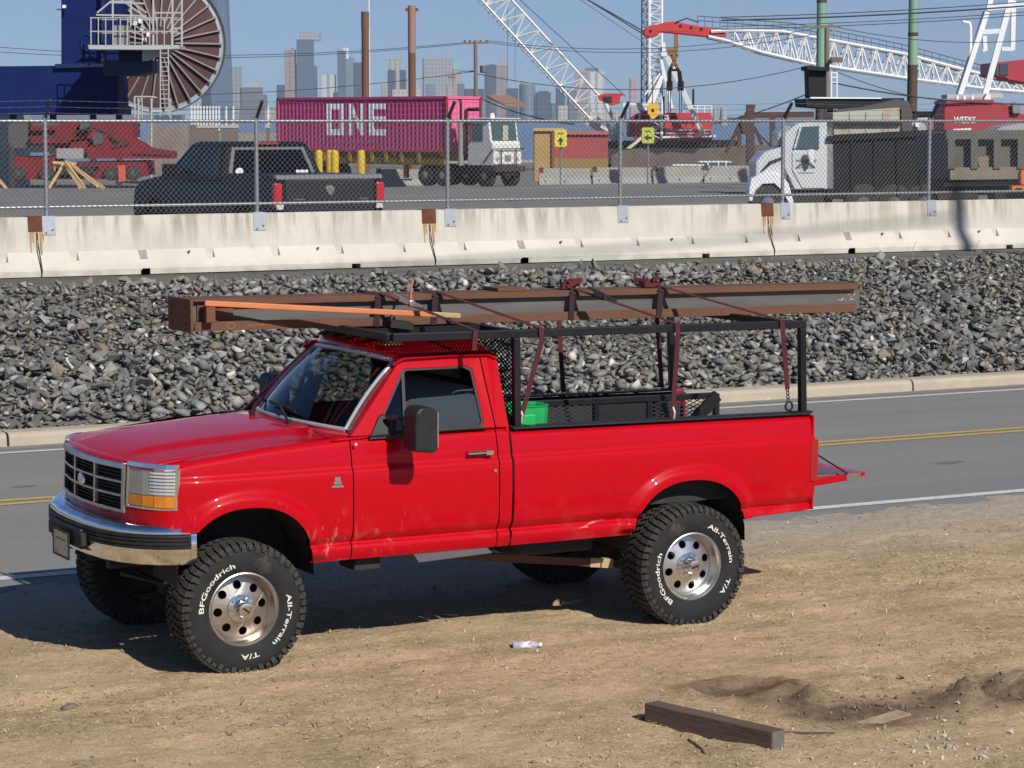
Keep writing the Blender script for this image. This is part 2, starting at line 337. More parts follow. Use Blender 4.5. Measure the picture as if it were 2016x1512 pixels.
def hull_stone(r):
    pts = r.normal(size=(r.integers(9, 12), 3)); pts /= np.linalg.norm(pts, axis=1)[:, None]
    pts *= np.array([0.52, 0.36, 0.22])*r.uniform(0.8, 1.15, (len(pts), 1)); pts[:, 2] = np.clip(pts[:, 2], -0.2, 0.2)
    bm = bmesh.new(); vs = [bm.verts.new(p) for p in pts]; bmesh.ops.convex_hull(bm, input=vs)
    for v in [v for v in bm.verts if not v.link_faces]: bm.verts.remove(v)
    bm.verts.index_update(); bm.verts.ensure_lookup_table()
    V = np.array([v.co[:] for v in bm.verts]); Fc = np.array([[v.index for v in f.verts] for f in bm.faces if len(f.verts) == 3]); bm.free(); return V, Fc
STV = [hull_stone(rng) for _ in range(28)]
def rotm(rx, ry, rz):
    return np.array(Matrix.Rotation(rz, 3, 'Z') @ Matrix.Rotation(ry, 3, 'Y') @ Matrix.Rotation(rx, 3, 'X'))
def make_stones():
    items = []; sl = math.atan2(1.04, 5.0)
    def put(X, Y, size, lift):
        pt = float(vnoise(np.array([X*0.55+3]), np.array([Y*0.8]), 41)[0]); size *= 0.80 if pt > 0.60 else (1.12 if pt < 0.33 else 1.0)
        tn = rng.random(); tn = 0.93+0.07*rng.random() if tn > 0.982 else (0.58+0.06*rng.random() if tn > (0.70 if pt > 0.62 else 0.93) else 0.80*rng.random()**1.05+(0.08 if rng.random() < 0.5 else 0))
        items.append((X, Y, slope_z(Y)+lift, size, rng.integers(28), rng.normal(sl, 0.5), rng.normal(0, 0.5), rng.uniform(0, 6.28), tn))
    y = YK+0.34
    while y < 32.50:
        x = 6.2
        while x < 31.5:
            s = rng.uniform(0.08, 0.185)*(1.5 if rng.random() < 0.07 else 1)
            put(x+rng.normal(0, 0.03), min(max(y+rng.normal(0, 0.035), YK+0.36), 32.52), s, rng.uniform(-0.02, 0.04)); x += 0.118
        y += 0.104
    for _ in range(2400):
        put(rng.uniform(6.2, 31.5), rng.uniform(YK+0.45, 32.45), rng.uniform(0.12, 0.25), rng.uniform(0.045, 0.08))
    for _ in range(120):
        put(rng.uniform(6.2, 31.5), rng.uniform(32.4, 33.1), rng.uniform(0.03, 0.09), 0.02)
    def score(it):
        d = Vector(it[:3])-CAMP; z = d.dot(Fv); px = CX+FPX*d.dot(Rv)/z; py = CY-FPX*d.dot(Uv)/z
        if px < 10 or px > 2000: return -1
        if 300 < px < 1720 and py > 540: return -1
        if px < 520 and py > 780 and px > 120: return -1
        return it[3]/z+(0.002 if it[2] > slope_z(it[1])+0.045 else 0)
    order = sorted(range(len(items)), key=lambda i: -score(items[i])); single = set(order[:300])
    Vs, Fs, Ts = [], [], []; k = 0; meshes = {}
    for i, (X, Y, Z, s, var, rx, ry, rz, tn) in enumerate(items):
        V, Fc = STV[var]; R = rotm(rx, ry, rz)
        if i in single:
            key = (var, round(tn*10))
            if key not in meshes:
                me = bpy.data.meshes.new('stone'); me.from_pydata(V.tolist(), [], Fc.tolist()); a = me.attributes.new('tone', 'FLOAT', 'POINT')
                a.data.foreach_set('value', np.full(len(V), tn, np.float32)); me.materials.append(M_STONE); meshes[key] = me
            o = bpy.data.objects.new('stone', meshes[key]); COL.objects.link(o); o.parent = emb; o.location = (X, Y, Z); o.scale = (s*1.12,)*3; o.rotation_euler = (rx, ry, rz)
        else:
            Vs.append((V*s) @ R.T+np.array([X, Y, Z])); Fs.append(Fc+k); Ts.append(np.full(len(V), tn, np.float32)); k += len(V)
    V = np.vstack(Vs); Fc = np.vstack(Fs); me = bpy.data.meshes.new('stone_fill'); me.vertices.add(len(V)); me.vertices.foreach_set('co', V.astype(np.float32).ravel())
    me.loops.add(len(Fc)*3); me.loops.foreach_set('vertex_index', Fc.astype(np.int32).ravel()); me.polygons.add(len(Fc)); me.polygons.foreach_set('loop_start', np.arange(0, len(Fc)*3, 3, dtype=np.int32)); me.update(calc_edges=True)
    a = me.attributes.new('tone', 'FLOAT', 'POINT'); a.data.foreach_set('value', np.concatenate(Ts)); me.materials.append(M_STONE)
    o = bpy.data.objects.new('stone_fill', me); COL.objects.link(o); o.parent = emb; o['kind'] = 'stuff'
make_stones()
# ---- shoulder under the barrier, yard, water
M_SHOULD = mat('old_asphalt', (0.16, 0.15, 0.135), 0.95, col2=(0.10, 0.098, 0.09), scale=2, bump=0.3, bscale=50, spec=0.2)
MB().grid(lambda u, v: (u, v, 1.05 if v < 32.61 else (1.378 if v < 34.9 else yard_z(v))), [-150, 250], [32.56, 32.62, 34.8, 35]).build('shoulder', M_SHOULD)['kind'] = 'structure'
M_YARD = mat('yard_asphalt', (0.17, 0.168, 0.165), 0.9, col2=(0.21, 0.205, 0.195), scale=0.25, detail=8, bump=0.2, bscale=20, stretch=(0.4, 1, 1), third=(0.27, 0.25, 0.215), tscale=0.12, tamt=0.56, spec=0.2)
MB().grid(lambda u, v: (u, v, yard_z(v)), [-400, 600], [35.003, 42, 60, 95, 108, 114, 124, 128, 215]).build('yard', M_YARD)['kind'] = 'structure'
M_WATER = mat('harbour_water', (0.05, 0.075, 0.09), 0.18, bump=0.4, bscale=0.6)
MB().add([(-9000, 215, -1.6), (14000, 215, -1.6), (14000, 12000, -1.6), (-9000, 12000, -1.6)], [(0, 1, 2, 3)]).build('water', M_WATER)['kind'] = 'structure'
MB().box(-400, 600, 214.5, 215.2, -3, yard_z(215)+0.25).build('quay_wall', mat('quay', (0.30, 0.28, 0.24), 0.9))['kind'] = 'structure'
# ================================================================== RED PICKUP (local: x rearwards from the front axle, -y = driver side towards the camera)
def paint(name, col, dirty=True):
    m = bpy.data.materials.new(name); m.use_nodes = True; t = m.node_tree; b = t.nodes['Principled BSDF']
    b.inputs['Roughness'].default_value = 0.38; b.inputs['Coat Weight'].default_value = 0.6; b.inputs['Coat IOR'].default_value = 1.33; b.inputs['Coat Roughness'].default_value = 0.045; b.inputs['Specular IOR Level'].default_value = 0.08
    tc = t.nodes.new('ShaderNodeTexCoord'); P = tc.outputs['Object']
    def nz(sc, d, stretch=(1, 1, 1)):
        mp = t.nodes.new('ShaderNodeMapping'); mp.inputs['Scale'].default_value = stretch; t.links.new(P, mp.inputs[0])
        n = t.nodes.new('ShaderNodeTexNoise'); n.inputs['Scale'].default_value = sc; n.inputs['Detail'].default_value = d; n.inputs['Roughness'].default_value = 0.65; t.links.new(mp.outputs[0], n.inputs[0]); return n.outputs[0]
    def rg(s, a, c, lo=0.0, hi=1.0):
        r = t.nodes.new('ShaderNodeMapRange'); r.inputs[1].default_value = a; r.inputs[2].default_value = c; r.inputs[3].default_value = lo; r.inputs[4].default_value = hi; t.links.new(s, r.inputs[0]); return r.outputs[0]
    def mul(a, c):
        x = t.nodes.new('ShaderNodeMath'); x.operation = 'MULTIPLY'; t.links.new(a, x.inputs[0]); t.links.new(c, x.inputs[1]); return x.outputs[0]
    sx = t.nodes.new('ShaderNodeSeparateXYZ'); t.links.new(P, sx.inputs[0])
    low = rg(sx.outputs[2], 1.05, 0.70)                                  # road dust only low on the body
    near = mul(rg(sx.outputs[0], 1.35, 0.55), rg(sx.outputs[2], 1.15, 0.80))      # splashes thrown back by the front wheel
    spl = mul(near, rg(nz(17, 8, (1.0, 1, 0.33)), 0.585, 0.62)); dust = mul(low, rg(nz(7, 7), 0.52, 0.76, 0, 0.16))
    mx = t.nodes.new('ShaderNodeMath'); mx.operation = 'MAXIMUM'; t.links.new(mul(spl, rg(nz(3, 3), 0.40, 0.58, 0, 0.55)), mx.inputs[0]); t.links.new(dust, mx.inputs[1])
    x = t.nodes.new('ShaderNodeMix'); x.data_type = 'RGBA'; x.inputs[6].default_value = (*col, 1); x.inputs[7].default_value = (0.62, 0.22, 0.19, 1); t.links.new(mx.outputs[0], x.inputs[0])
    t.links.new(x.outputs[2], b.inputs['Base Color']); t.links.new(rg(mx.outputs[0], 0, 0.7, 0.38, 0.8), b.inputs['Roughness']); t.links.new(rg(mx.outputs[0], 0, 0.6, 0.6, 0.1), b.inputs['Coat Weight'])
    bp = t.nodes.new('ShaderNodeBump'); bp.inputs['Strength'].default_value = 0.10; bp.inputs['Distance'].default_value = 0.03; t.links.new(nz(2.2, 3), bp.inputs['Height']); t.links.new(bp.outputs[0], b.inputs['Coat Normal'])
    MATS[name] = m; return m
M_RED = paint('red_paint', (0.44, 0.001, 0.009))
M_CHROME = mat('chrome', (0.78, 0.78, 0.77), 0.10, 1.0)
M_DCHROME = mat('dull_chrome', (0.60, 0.59, 0.56), 0.28, 1.0, col2=(0.45, 0.42, 0.38), scale=9)
M_TRIM = mat('trim_grey', (0.50, 0.52, 0.54), 0.35, 0.3)
M_BLACK = mat('black_plastic', (0.014, 0.015, 0.016), 0.5, col2=(0.024, 0.025, 0.026), scale=20, spec=0.3)
M_RUBBER = mat('tyre_rubber', (0.030, 0.029, 0.027), 0.9, col2=(0.070, 0.062, 0.053), scale=9, bump=0.2, bscale=60, third=(0.13, 0.108, 0.082), tscale=7, tamt=0.60, spec=0.2)
M_SIDEW = mat('tyre_sidewall', (0.017, 0.018, 0.019), 0.8, col2=(0.030, 0.030, 0.030), scale=7, spec=0.2, third=(0.075, 0.063, 0.05), tscale=4.5, tamt=0.60)
M_ALU = mat('polished_aluminium', (0.70, 0.69, 0.67), 0.33, 1.0, col2=(0.60, 0.58, 0.55), scale=8)
M_ALUD = mat('brake_dusted_aluminium', (0.54, 0.49, 0.44), 0.38, 1.0, col2=(0.45, 0.40, 0.35), scale=6)
M_DARK = mat('underbody_black', (0.012, 0.012, 0.012), 0.8, col2=(0.03, 0.027, 0.024), scale=8)
M_GLASS = glass('cab_glass', (0.62, 0.67, 0.67), ior=1.55)
M_WGLASS = glass('windscreen_glass', (0.64, 0.69, 0.68), ior=1.62)
M_BLKPAINT = mat('black_rack_paint', (0.008, 0.009, 0.012), 0.42, col2=(0.014, 0.015, 0.018), scale=5, spec=0.3)
TX, TY = 6.005, 16.007
TK = thing('pickup_truck', 'lifted red pickup truck with black rack parked on the dirt', 'pickup', (TX, TY, 0))
SEC = [(0.672, 0.935), (0.700, 0.957), (0.768, 0.963), (0.785, 0.940), (0.845, 0.984), (0.90, 0.992), (1.0, 0.998), (1.10, 1.0), (1.18, 1.0), (1.245, 0.997), (1.262, 0.994), (1.292, 0.972), (1.35, 0.968), (1.41, 0.956)]
FA = (0.055, 0.640, 0.452, 0.440); RA = (3.388, 0.605, 0.465, 0.432)
def arch_r(u, z, A): return ((abs(u-A[0])/A[2])**2.25+(abs(z-A[1])/A[3])**2.25)**(1/2.25) if z > A[1]-0.05 else abs(u-A[0])/A[2]
def arch_z(u, A):
    x = abs(u-A[0])/A[2]
    return A[1]+A[3]*max(0.0, 1-x**2.25)**(1/2.25) if x < 1 else -1
def hw(u, z):
    v = interp(z, SEC)
    for A in (FA, RA):
        r = arch_r(u, z, A)
        if r < 1.26 and z > 0.70: q_ = min(1.0, max(0.0, (1.26-r)/0.17)); v += 0.034*q_*q_*(3-2*q_)
    if u < -0.16: v -= 0.055*((-0.16-u)/0.30)**2       # nose pulls in
    if u > 4.30: v -= 0.02*((u-4.30)/0.16)**2
    return v
def side_n(u, z, s):
    e = 0.007; du = (hw(u+e, z)-hw(u-e, z))/(2*e); dz = (hw(u, z+e)-hw(u, z-e))/(2*e)
    return Vector((-du, s*1.0, -dz)).normalized()
def side_panel(name, u0, u1, top, bot, parent, s=-1, topin=0.86, archs=(), m=None):
    """skin of one body side between two shut lines; top(u) is the shoulder height, rows follow the pressed section"""
    us = set(np.linspace(u0, u1, max(3, int((u1-u0)/(0.018 if archs else 0.05)))).tolist())
    for A in archs:
        for k in range(49):
            u = A[0]+A[2]*math.cos(PI*k/48)
            if u0 < u < u1: us.add(u)
        us.update(x for x in (A[0]-A[2]-0.0005, A[0]+A[2]+0.0005) if u0 < x < u1)
    us = sorted(us); us = [u for i, u in enumerate(us) if i == 0 or u-us[i-1] > 1e-5]
    zr = [0.672, 0.70, 0.735, 0.768, 0.777, 0.785, 0.80, 0.82, 0.845, 0.855]+([0.87+0.0145*k for k in range(26)] if archs else [0.93, 1.0, 1.08, 1.15, 1.21])+[1.25, 1.262, 1.272, 1.282, 1.292, 1.305, 1.33]
    V, N, rows = [], [], []
    for u in us:
        zt = top(u); zb = bot(u)
        for A in archs: zb = max(zb, arch_z(u, A))
        col = []
        for z in zr:
            zz = min(max(z, zb), zt-0.075); col.append((-1, zz))
        for z in zr[-1:]: pass
        pts = [((u, s*hw(u, zz), zz), side_n(u, zz, s)) for _, zz in col]
        h0 = hw(u, zt-0.075); tin = topin
        for a in (15, 35, 55, 75, 90):                 # rolled shoulder
            r = math.radians(a); R = 0.062
            pts.append(((u, s*(h0-R*(1-math.cos(r))-0.006), zt-0.068+0.062*math.sin(r)), Vector((0, s*math.cos(r), math.sin(r))).normalized()))
        pts.append(((u, s*tin, zt+0.002), Vector((0, 0, 1))))
        rows.append(len(pts)); V += [p[0] for p in pts]; N += [p[1] for p in pts]
    n = rows[0]; mb = MB(); mb.v = V
    for i in range(len(us)-1):
        for j in range(n-1):
            a, b, c, d = i*n+j, i*n+j+1, (i+1)*n+j+1, (i+1)*n+j
            q = [a, b, c, d]; p = [Vector(V[k]) for k in q]
            q2 = []
            for k, pp in zip(q, p):
                if not any((pp-Vector(V[k2])).length < 1e-6 for k2 in q2): q2.append(k)
            if len(q2) >= 3: mb.f.append(tuple(q2 if s > 0 else q2[::-1]))
    # inward returns along the bottom/arch and both ends
    def strip(idx, dy, flip):
        k = len(mb.v)
        for i in idx: x, y, z = V[i]; mb.v.append((x, y-s*dy, z)); N.append(N[i])
        for t in range(len(idx)-1): mb.f.append((idx[t], idx[t+1], k+t+1, k+t) if flip else (idx[t+1], idx[t], k+t, k+t+1))
    strip([i*n for i in range(len(us))], 0.05, True); strip(list(range(n)), 0.05, False); strip([(len(us)-1)*n+j for j in range(n)], 0.05, True)
    o = mb.build(name, m or M_RED, parent, fix=False); me = o.data; me.shade_smooth()
    nv = len(V); me.normals_split_custom_set_from_vertices([tuple(N[i]) for i in range(len(mb.v))])
    return o
rock = lambda u: 0.672
hood_top = lambda u: interp(u, [(-0.48, 1.352), (-0.40, 1.382), (-0.25, 1.405), (0.2, 1.452), (0.80, 1.487)])
rail_z = lambda u: interp(u, [(1.98, 1.462), (4.47, 1.432)])
GAP = 0.004
for s in (-1, 1):
    f = side_panel('front_fender', -0.445, 0.793-GAP, hood_top, lambda u: interp(u, [(-0.45, 0.945), (-0.2, 0.945), (-0.19, 0.672)]), TK, s, 0.862, (FA,))
    d = side_panel('door', 0.793+GAP, 1.872-GAP, lambda u: 1.487, rock, TK, s, 0.925)
    c = side_panel('cab_corner', 1.872+GAP, 1.968, lambda u: 1.487, rock, TK, s, 0.925)
    b = side_panel('bed_side', 1.985, 4.455, rail_z, lambda u: interp(u, [(3.6, 0.672), (3.86, 0.722), (4.46, 0.745)]), TK, s, 0.86, (RA,))
    # greenhouse frame with the door window cut out
    def gy(z): return interp(z, [(1.478, 0.942), (1.95, 0.748)])
    out = [(0.80, 1.484), (1.235, 1.935), (1.29, 1.962), (1.90, 1.962), (1.955, 1.93), (1.968, 1.484)]
    win = [(0.985, 1.492), (1.245, 1.875), (1.275, 1.893), (1.735, 1.893), (1.775, 1.87), (1.79, 1.52), (1.765, 1.492)]
    split = 1.872
    fr = MB().holed([(0.80, 1.484), (1.235, 1.935), (1.29, 1.962), (1.842, 1.962), (1.868, 1.484)], [win], lambda x, z, t: (x, s*(gy(z)-t), z), 0, 0.05).build('window_frame', M_RED, d, bevel=0.006)
    MB().prism([(1.876, 1.484), (1.850, 1.962), (1.90, 1.962), (1.955, 1.93), (1.968, 1.484)], lambda x, z, t: (x, s*(gy(z)-t), z), 0, 0.05).build('rear_pillar', M_RED, c, bevel=0.006)
    if s < 0:                                            # driver's window is wound half down
        half = [(1.222, 1.492), (1.228, 1.645), (1.245, 1.678), (1.29, 1.698), (1.735, 1.712), (1.765, 1.702), (1.784, 1.67), (1.79, 1.52), (1.765, 1.492)]
        MB().prism(half, lambda x, z, t: (x, s*(gy(z)-t), z), 0.018, 0.024).build('door_glass', mat('tinted_reflection_grey', (0.040, 0.048, 0.052), 0.12, coat=0.6), d)  # tinted pane; opaque grey also stands in for ground and sky reflections
        MB().prism([(0.995, 1.495), (1.205, 1.495), (1.252, 1.87), (1.24, 1.865)], lambda x, z, t: (x, s*(gy(z)-t), z), 0.018, 0.024).build('quarter_glass', M_GLASS, d)
    else: MB().prism(win, lambda x, z, t: (x, s*(gy(z)-t), z), 0.022, 0.028).build('door_glass', M_GLASS, d)
    seal = MB().holed([(x+(0.012 if x > 1.4 else -0.012), z+(0.010 if z > 1.7 else -0.004)) for x, z in win], [[(x-(0.014 if x > 1.4 else -0.014), z-(0.012 if z > 1.7 else -0.010)) for x, z in win]], lambda x, z, t: (x, s*(gy(z)-t), z), 0.006, 0.030).build('window_seal', M_BLACK, d)
    MB().beam((1.205, s*(gy(1.50)-0.012), 1.50), (1.262, s*(gy(1.88)-0.012), 1.88), 0.020, 0.02).build('quarter_glass_bar', M_BLACK, d)
    MB().tube([(0.93, s*0.965, 1.488), (1.4, s*0.955, 1.491), (1.80, s*0.955, 1.491)], 0.008, 6).build('belt_moulding', M_BLACK, d)
    # handle
    h = MB().box(1.640, 1.80, s*0.992-0.004, s*0.992+0.004, 1.312, 1.348).build('handle_recess', mat('red_shadow_gap', (0.16, 0.004, 0.01), 0.5), d, bevel=0.003)
    MB().box(1.63, 1.815, min(s*0.99, s*1.018), max(s*0.99, s*1.018), 1.322, 1.336).cbox((1.79, s*1.004, 1.328), (0.055, 0.03, 0.032)).build('door_handle', M_CHROME, d, bevel=0.004)
    MB().cyl((1.838, s*0.985, 1.203), (1.838, s*1.006, 1.203), 0.012, 10).build('door_lock', M_CHROME, d)
    MB().cyl((0.815, s*0.985, 1.44), (0.815, s*0.995, 1.44), 0.010, 8).build('hinge_cap', mat('hinge_cap', (0.55, 0.40, 0.38), 0.5), d)
    if s < 0:
        for (u0, u1, z0, z1, nm) in ((2.755, 2.885, 0.970, 1.100, 'fuel_door'), (3.910, 4.022, 0.975, 1.092, 'fuel_door')):
            fd = MB(); r = 0.016; P = [(u0+r, z0), (u1-r, z0), (u1, z0+r), (u1, z1-r), (u1-r, z1), (u0+r, z1), (u0, z1-r), (u0, z0+r)]
            fd.prism(P, lambda x, z, t: (x, s*(hw(x, z)+t), z), -0.01, 0.0035); fdo = fd.build(nm, M_RED, b, bevel=0.002)
            Q = [((x-(u0+u1)/2)*1.065+(u0+u1)/2, (z-(z0+z1)/2)*1.065+(z0+z1)/2) for x, z in P]
            MB().holed(Q, [P], lambda x, z, t: (x, s*(hw(x, z)+t), z), -0.008, 0.0012).build('fuel_door_gap', MATS['red_shadow_gap'], fdo)
        bd = MB().cbox((0.675, s*1.004, 1.222), (0.042, 0.012, 0.030)); bdo = bd.build('engine_badge', M_CHROME, f, bevel=0.003)
        MB().cbox((0.677, s*1.003, 1.192), (0.058, 0.010, 0.024)).cbox((0.677, s*1.003, 1.170), (0.085, 0.010, 0.013)).build('badge_plate', M_DCHROME, bdo, bevel=0.002)
        # scrape on the bed side
        MB().prism([(2.50, 0.752), (2.58, 0.755), (2.66, 0.785), (2.72, 0.792), (2.70, 0.80), (2.62, 0.792), (2.55, 0.768)], lambda x, z, t: (x, s*(hw(x, z)+t), z), -0.004, 0.0015).build('scrape', mat('bare_scrape', (0.62, 0.16, 0.13), 0.8), b)
# ---- hood, cowl, roof, cab back
def hood_z(u, y):
    a = abs(y); z = interp(u, [(-0.70, 1.330), (-0.66, 1.362), (-0.58, 1.394), (-0.45, 1.418), (-0.2, 1.447), (0.3, 1.487), (0.72, 1.512)])
    z -= 0.055*(a/0.86)**2.2*interp(u, [(-0.7, 0.45), (-0.3, 0.65), (0.7, 0.62)])
    lip = interp(a, [(0.42+0.12*max(0, min(1, (u+0.6)/1.2)), 1.0), (0.50+0.12*max(0, min(1, (u+0.6)/1.2)), 0.0)])
    return z+0.020*lip*min(1, max(0, (u+0.66)/0.25))
FRONT = [(0, -0.705), (0.3, -0.690), (0.62, -0.632), (0.78, -0.580), (0.88, -0.528), (0.94, -0.470), (0.965, -0.425)]
def front_u(y): return interp(abs(y), FRONT)
def hood_pt(t, y):
    u0 = front_u(y)+0.015; u = u0+(0.665+0.02*(1-(y/0.86)**2)-u0)*t; return (u, y, hood_z(u, y))
ts = [0, 0.012, 0.03, 0.05, 0.08, 0.12, 0.17, 0.23, 0.3, 0.4, 0.5, 0.6, 0.7, 0.8, 0.9, 1.0]
HY = [y*0.858 for y in np.linspace(-1, 1, 45)]
hd = MB().grid(lambda t, y: hood_pt(t, y), ts, HY).build('hood', M_RED, TK, smooth=180, thick=0.02)
MB().grid(lambda t, y: (0.672+0.02*(1-(y/0.9)**2)+t*(0.95-0.25*(1-(y/0.9)**2)-0.672), y, 1.512-0.034*(abs(y)/0.86)**2.2+0.012*t), [0.0, 0.25, 0.5, 0.75, 1], [y*0.94 for y in np.linspace(-1, 1, 25)]).build('cowl', M_RED, TK, smooth=180, thick=0.012)
wb = lambda y: (0.865-0.215*(1-(y/0.76)**2), y, 1.502+0.030*(1-(y/0.76)**2))
wt = lambda y: (1.262-0.125*(1-(y/0.66)**2), y, 1.938+0.042*(1-(y/0.66)**2))
def ws(v, q): A = Vector(wb(q*0.745)); B = Vector(wt(q*0.655)); p = A.lerp(B, v); p.x -= 0.018*math.sin(PI*v); p.z += 0.012*math.sin(PI*v); return p
MB().grid(lambda v, q: ws(v, q), np.linspace(0.0, 1, 9), np.linspace(-1, 1, 25)).build('windscreen', M_WGLASS, TK, smooth=180)
rim = [ws(0, q) for q in np.linspace(-1, 1, 25)]+[ws(v, 1) for v in np.linspace(0.1, 1, 8)]+[ws(1, q) for q in np.linspace(0.95, -1, 24)]+[ws(v, -1) for v in np.linspace(0.9, 0, 8)]
MB().tube([p+Vector((-0.006, 0, 0.004)) for p in rim], 0.016, 6).build('windscreen_trim', M_TRIM, TK, smooth=60)
for s in (-1, 1):
    MB().grid(lambda v, q: Vector(ws(v, s*1.0)).lerp(Vector((0.80+0.435*v+0.01, s*interp(1.484+0.451*v, [(1.478, 0.938), (1.95, 0.744)]), 1.484+0.451*v)), q)+Vector((0, 0, 0.004)), np.linspace(0, 1, 6), [0, 0.5, 1]).build('windscreen_pillar', M_RED, TK, smooth=60, thick=0.02)
def roof_z(u, y):
    a = min(1.0, abs(y)/0.752); e = 1.958+0.112*(1-a**3.2)
    fr = interp(u, [(1.14, 0.55), (1.22, 0.86), (1.34, 1.0), (1.85, 1.0), (1.94, 0.93), (1.975, 0.75)]); return 1.955+(e-1.955)*fr
def roof_pt(t, q):
    y = q*0.755; u0 = 1.262-0.125*(1-min(1, (y/0.70)**2)); u = u0+(1.972-u0)*t; z = roof_z(u, y)
    if t < 0.001: z = wt(min(0.66, abs(y)))[2]+0.006
    return (u, y, z)
rf = MB().grid(roof_pt, [0, 0.04, 0.1, 0.18, 0.3, 0.45, 0.6, 0.75, 0.87, 0.95, 1.0], [-1, -0.985, -0.96, -0.92, -0.86, -0.78, -0.65, -0.5, -0.33, -0.16, 0, 0.16, 0.33, 0.5, 0.65, 0.78, 0.86, 0.92, 0.96, 0.985, 1]).build('roof', M_RED, TK, smooth=180, thick=0.02)
for s in (-1, 1): MB().tube([(1.20, s*0.752, 1.925), (1.27, s*0.760, 1.962), (1.6, s*0.762, 1.968), (1.90, s*0.760, 1.964), (1.965, s*0.752, 1.93)], 0.013, 6).build('drip_rail', M_RED, rf, smooth=60)
M_AMB = mat('amber_marker_lens', (0.16, 0.055, 0.012), 0.35, coat=0.3)
for y in (-0.50, -0.25, 0.0, 0.25, 0.50):
    u = 1.33-0.09*(1-(y/0.7)**2); z = roof_z(u, y)
    MB().prism([(-0.075, 0), (0.095, 0), (0.075, 0.030), (0.02, 0.040), (-0.05, 0.022)], lambda a, c, t: (u+a, y+t*(1-0.25*c/0.04), z-0.004+c), -0.055, 0.055).build('roof_marker_light', M_AMB, rf, bevel=0.008)
cb = MB(); cb.holed([(-0.93, 0.70), (0.93, 0.70), (0.94, 1.48), (0.748, 1.955), (0.4, 2.02), (-0.4, 2.02), (-0.748, 1.955), (-0.94, 1.48)], [[(-0.62, 1.52), (0.62, 1.52), (0.58, 1.86), (-0.58, 1.86)]], lambda y, z, t: (1.972-t, y, z), 0, 0.02)
cb.build('cab_back', M_RED, TK); MB().prism([(-0.62, 1.52), (0.62, 1.52), (0.58, 1.86), (-0.58, 1.86)], lambda y, z, t: (1.965-t, y, z), 0, 0.005).build('rear_window', M_GLASS, TK)
# ---- cab interior
M_INT = mat('grey_upholstery', (0.40, 0.44, 0.45), 0.9, col2=(0.46, 0.50, 0.51), scale=12)
MB().box(1.42, 1.93, -0.72, 0.72, 1.02, 1.20).prism([(1.62, 1.15), (1.80, 1.18), (1.93, 1.72), (1.84, 1.74)], lambda x, z, t: (x, t, z), -0.72, 0.72).build('bench_seat', M_INT, TK, bevel=0.055)
MB().prism([(0.72, 1.2), (0.72, 1.47), (0.98, 1.475), (1.06, 1.40), (1.03, 1.2)], lambda x, z, t: (x, t, z), -0.82, 0.82).build('dashboard', M_INT, TK, bevel=0.02)
MB().box(0.75, 1.95, -0.88, 0.88, 0.80, 0.84).box(0.74, 0.78, -0.88, 0.88, 0.80, 1.45).build('cab_floor', M_DARK, TK)
st = MB(); c0 = Vector((1.17, -0.38, 1.40)); ax = Vector((0.80, 0, 0.6)).normalized(); d_, s_, u_ = frame_of(ax)
st.tube([c0+s_*0.19*math.cos(a)+u_*0.19*math.sin(a) for a in np.linspace(0, 2*PI, 33)], 0.014, 6, cap=False).beam(c0-s_*0.18, c0+s_*0.18, 0.04, 0.02).cyl(c0, c0-ax*0.25, 0.03, 8)
st.build('steering_wheel', M_BLACK, TK, smooth=50)
sp = MB(); sp.prism([(0, 0), (0.42, 0.02), (0.40, 0.26), (0.22, 0.30)], lambda x, z, t: (0.95+0.72*z+t, 0.10+x, 1.49+z*0.95), 0, 0.006).build('folded_sun_shade', mat('sunshade_foil', (0.55, 0.56, 0.56), 0.6, col2=(0.4, 0.42, 0.44), scale=9), TK)
# ---- wipers
for y0, y1 in ((-0.36, -0.06), (0.22, 0.58)):
    A = Vector(wb(y0))+Vector((-0.09, 0, 0.0)); B = ws(0.12, y1/0.745)+Vector((-0.025, 0, 0.015))
    A2 = ws(0.13, (y0-0.02)/0.745)+Vector((-0.025, 0, 0.015)) if False else A
    MB().tube([A, A.lerp(B, 0.5)+Vector((-0.01, 0, 0.02)), B], 0.010, 6).cyl(A+Vector((0, 0, -0.03)), A+Vector((0, 0, 0.025)), 0.02, 8).beam(B+Vector((0.0, -0.25, -0.012)), B+Vector((0.012, 0.22, 0.012)), 0.012, 0.02).build('wiper', M_BLACK, TK)
# ---- mirrors
for s in (-1, 1):
    mm = MB().prism([(-0.085, -0.135), (0.060, -0.150), (0.085, -0.12), (0.080, 0.115), (0.050, 0.150), (-0.045, 0.152), (-0.080, 0.12)], lambda x, z, t: (1.165+x, s*(1.235+t), 1.545+z), -0.10, 0.10).build('mirror', M_BLACK, TK, bevel=0.022)
    MB().prism([(-0.115, -0.115), (0.115, -0.115), (0.115, 0.115), (-0.115, 0.115)], lambda y, z, t: (1.248+t, s*(1.235)+y*0.72, 1.545+z), 0, 0.008).build('mirror_glass', M_CHROME, mm)
    MB().beam((1.06, s*0.95, 1.60), (1.17, s*1.16, 1.60), 0.035, 0.022).beam((1.06, s*0.95, 1.475), (1.17, s*1.16, 1.475), 0.035, 0.022).beam((1.075, s*0.965, 1.46), (1.10, s*0.97, 1.615), 0.04, 0.03).build('mirror_arm', M_BLACK, mm)
    MB().prism([(0.925, 1.462), (1.13, 1.462), (1.13, 1.50), (1.06, 1.62), (1.02, 1.60)], lambda x, z, t: (x, s*(interp(z, [(1.478, 0.945), (1.95, 0.75)])+t), z), -0.01, 0.018).build('mirror_base', M_BLACK, mm, bevel=0.006)
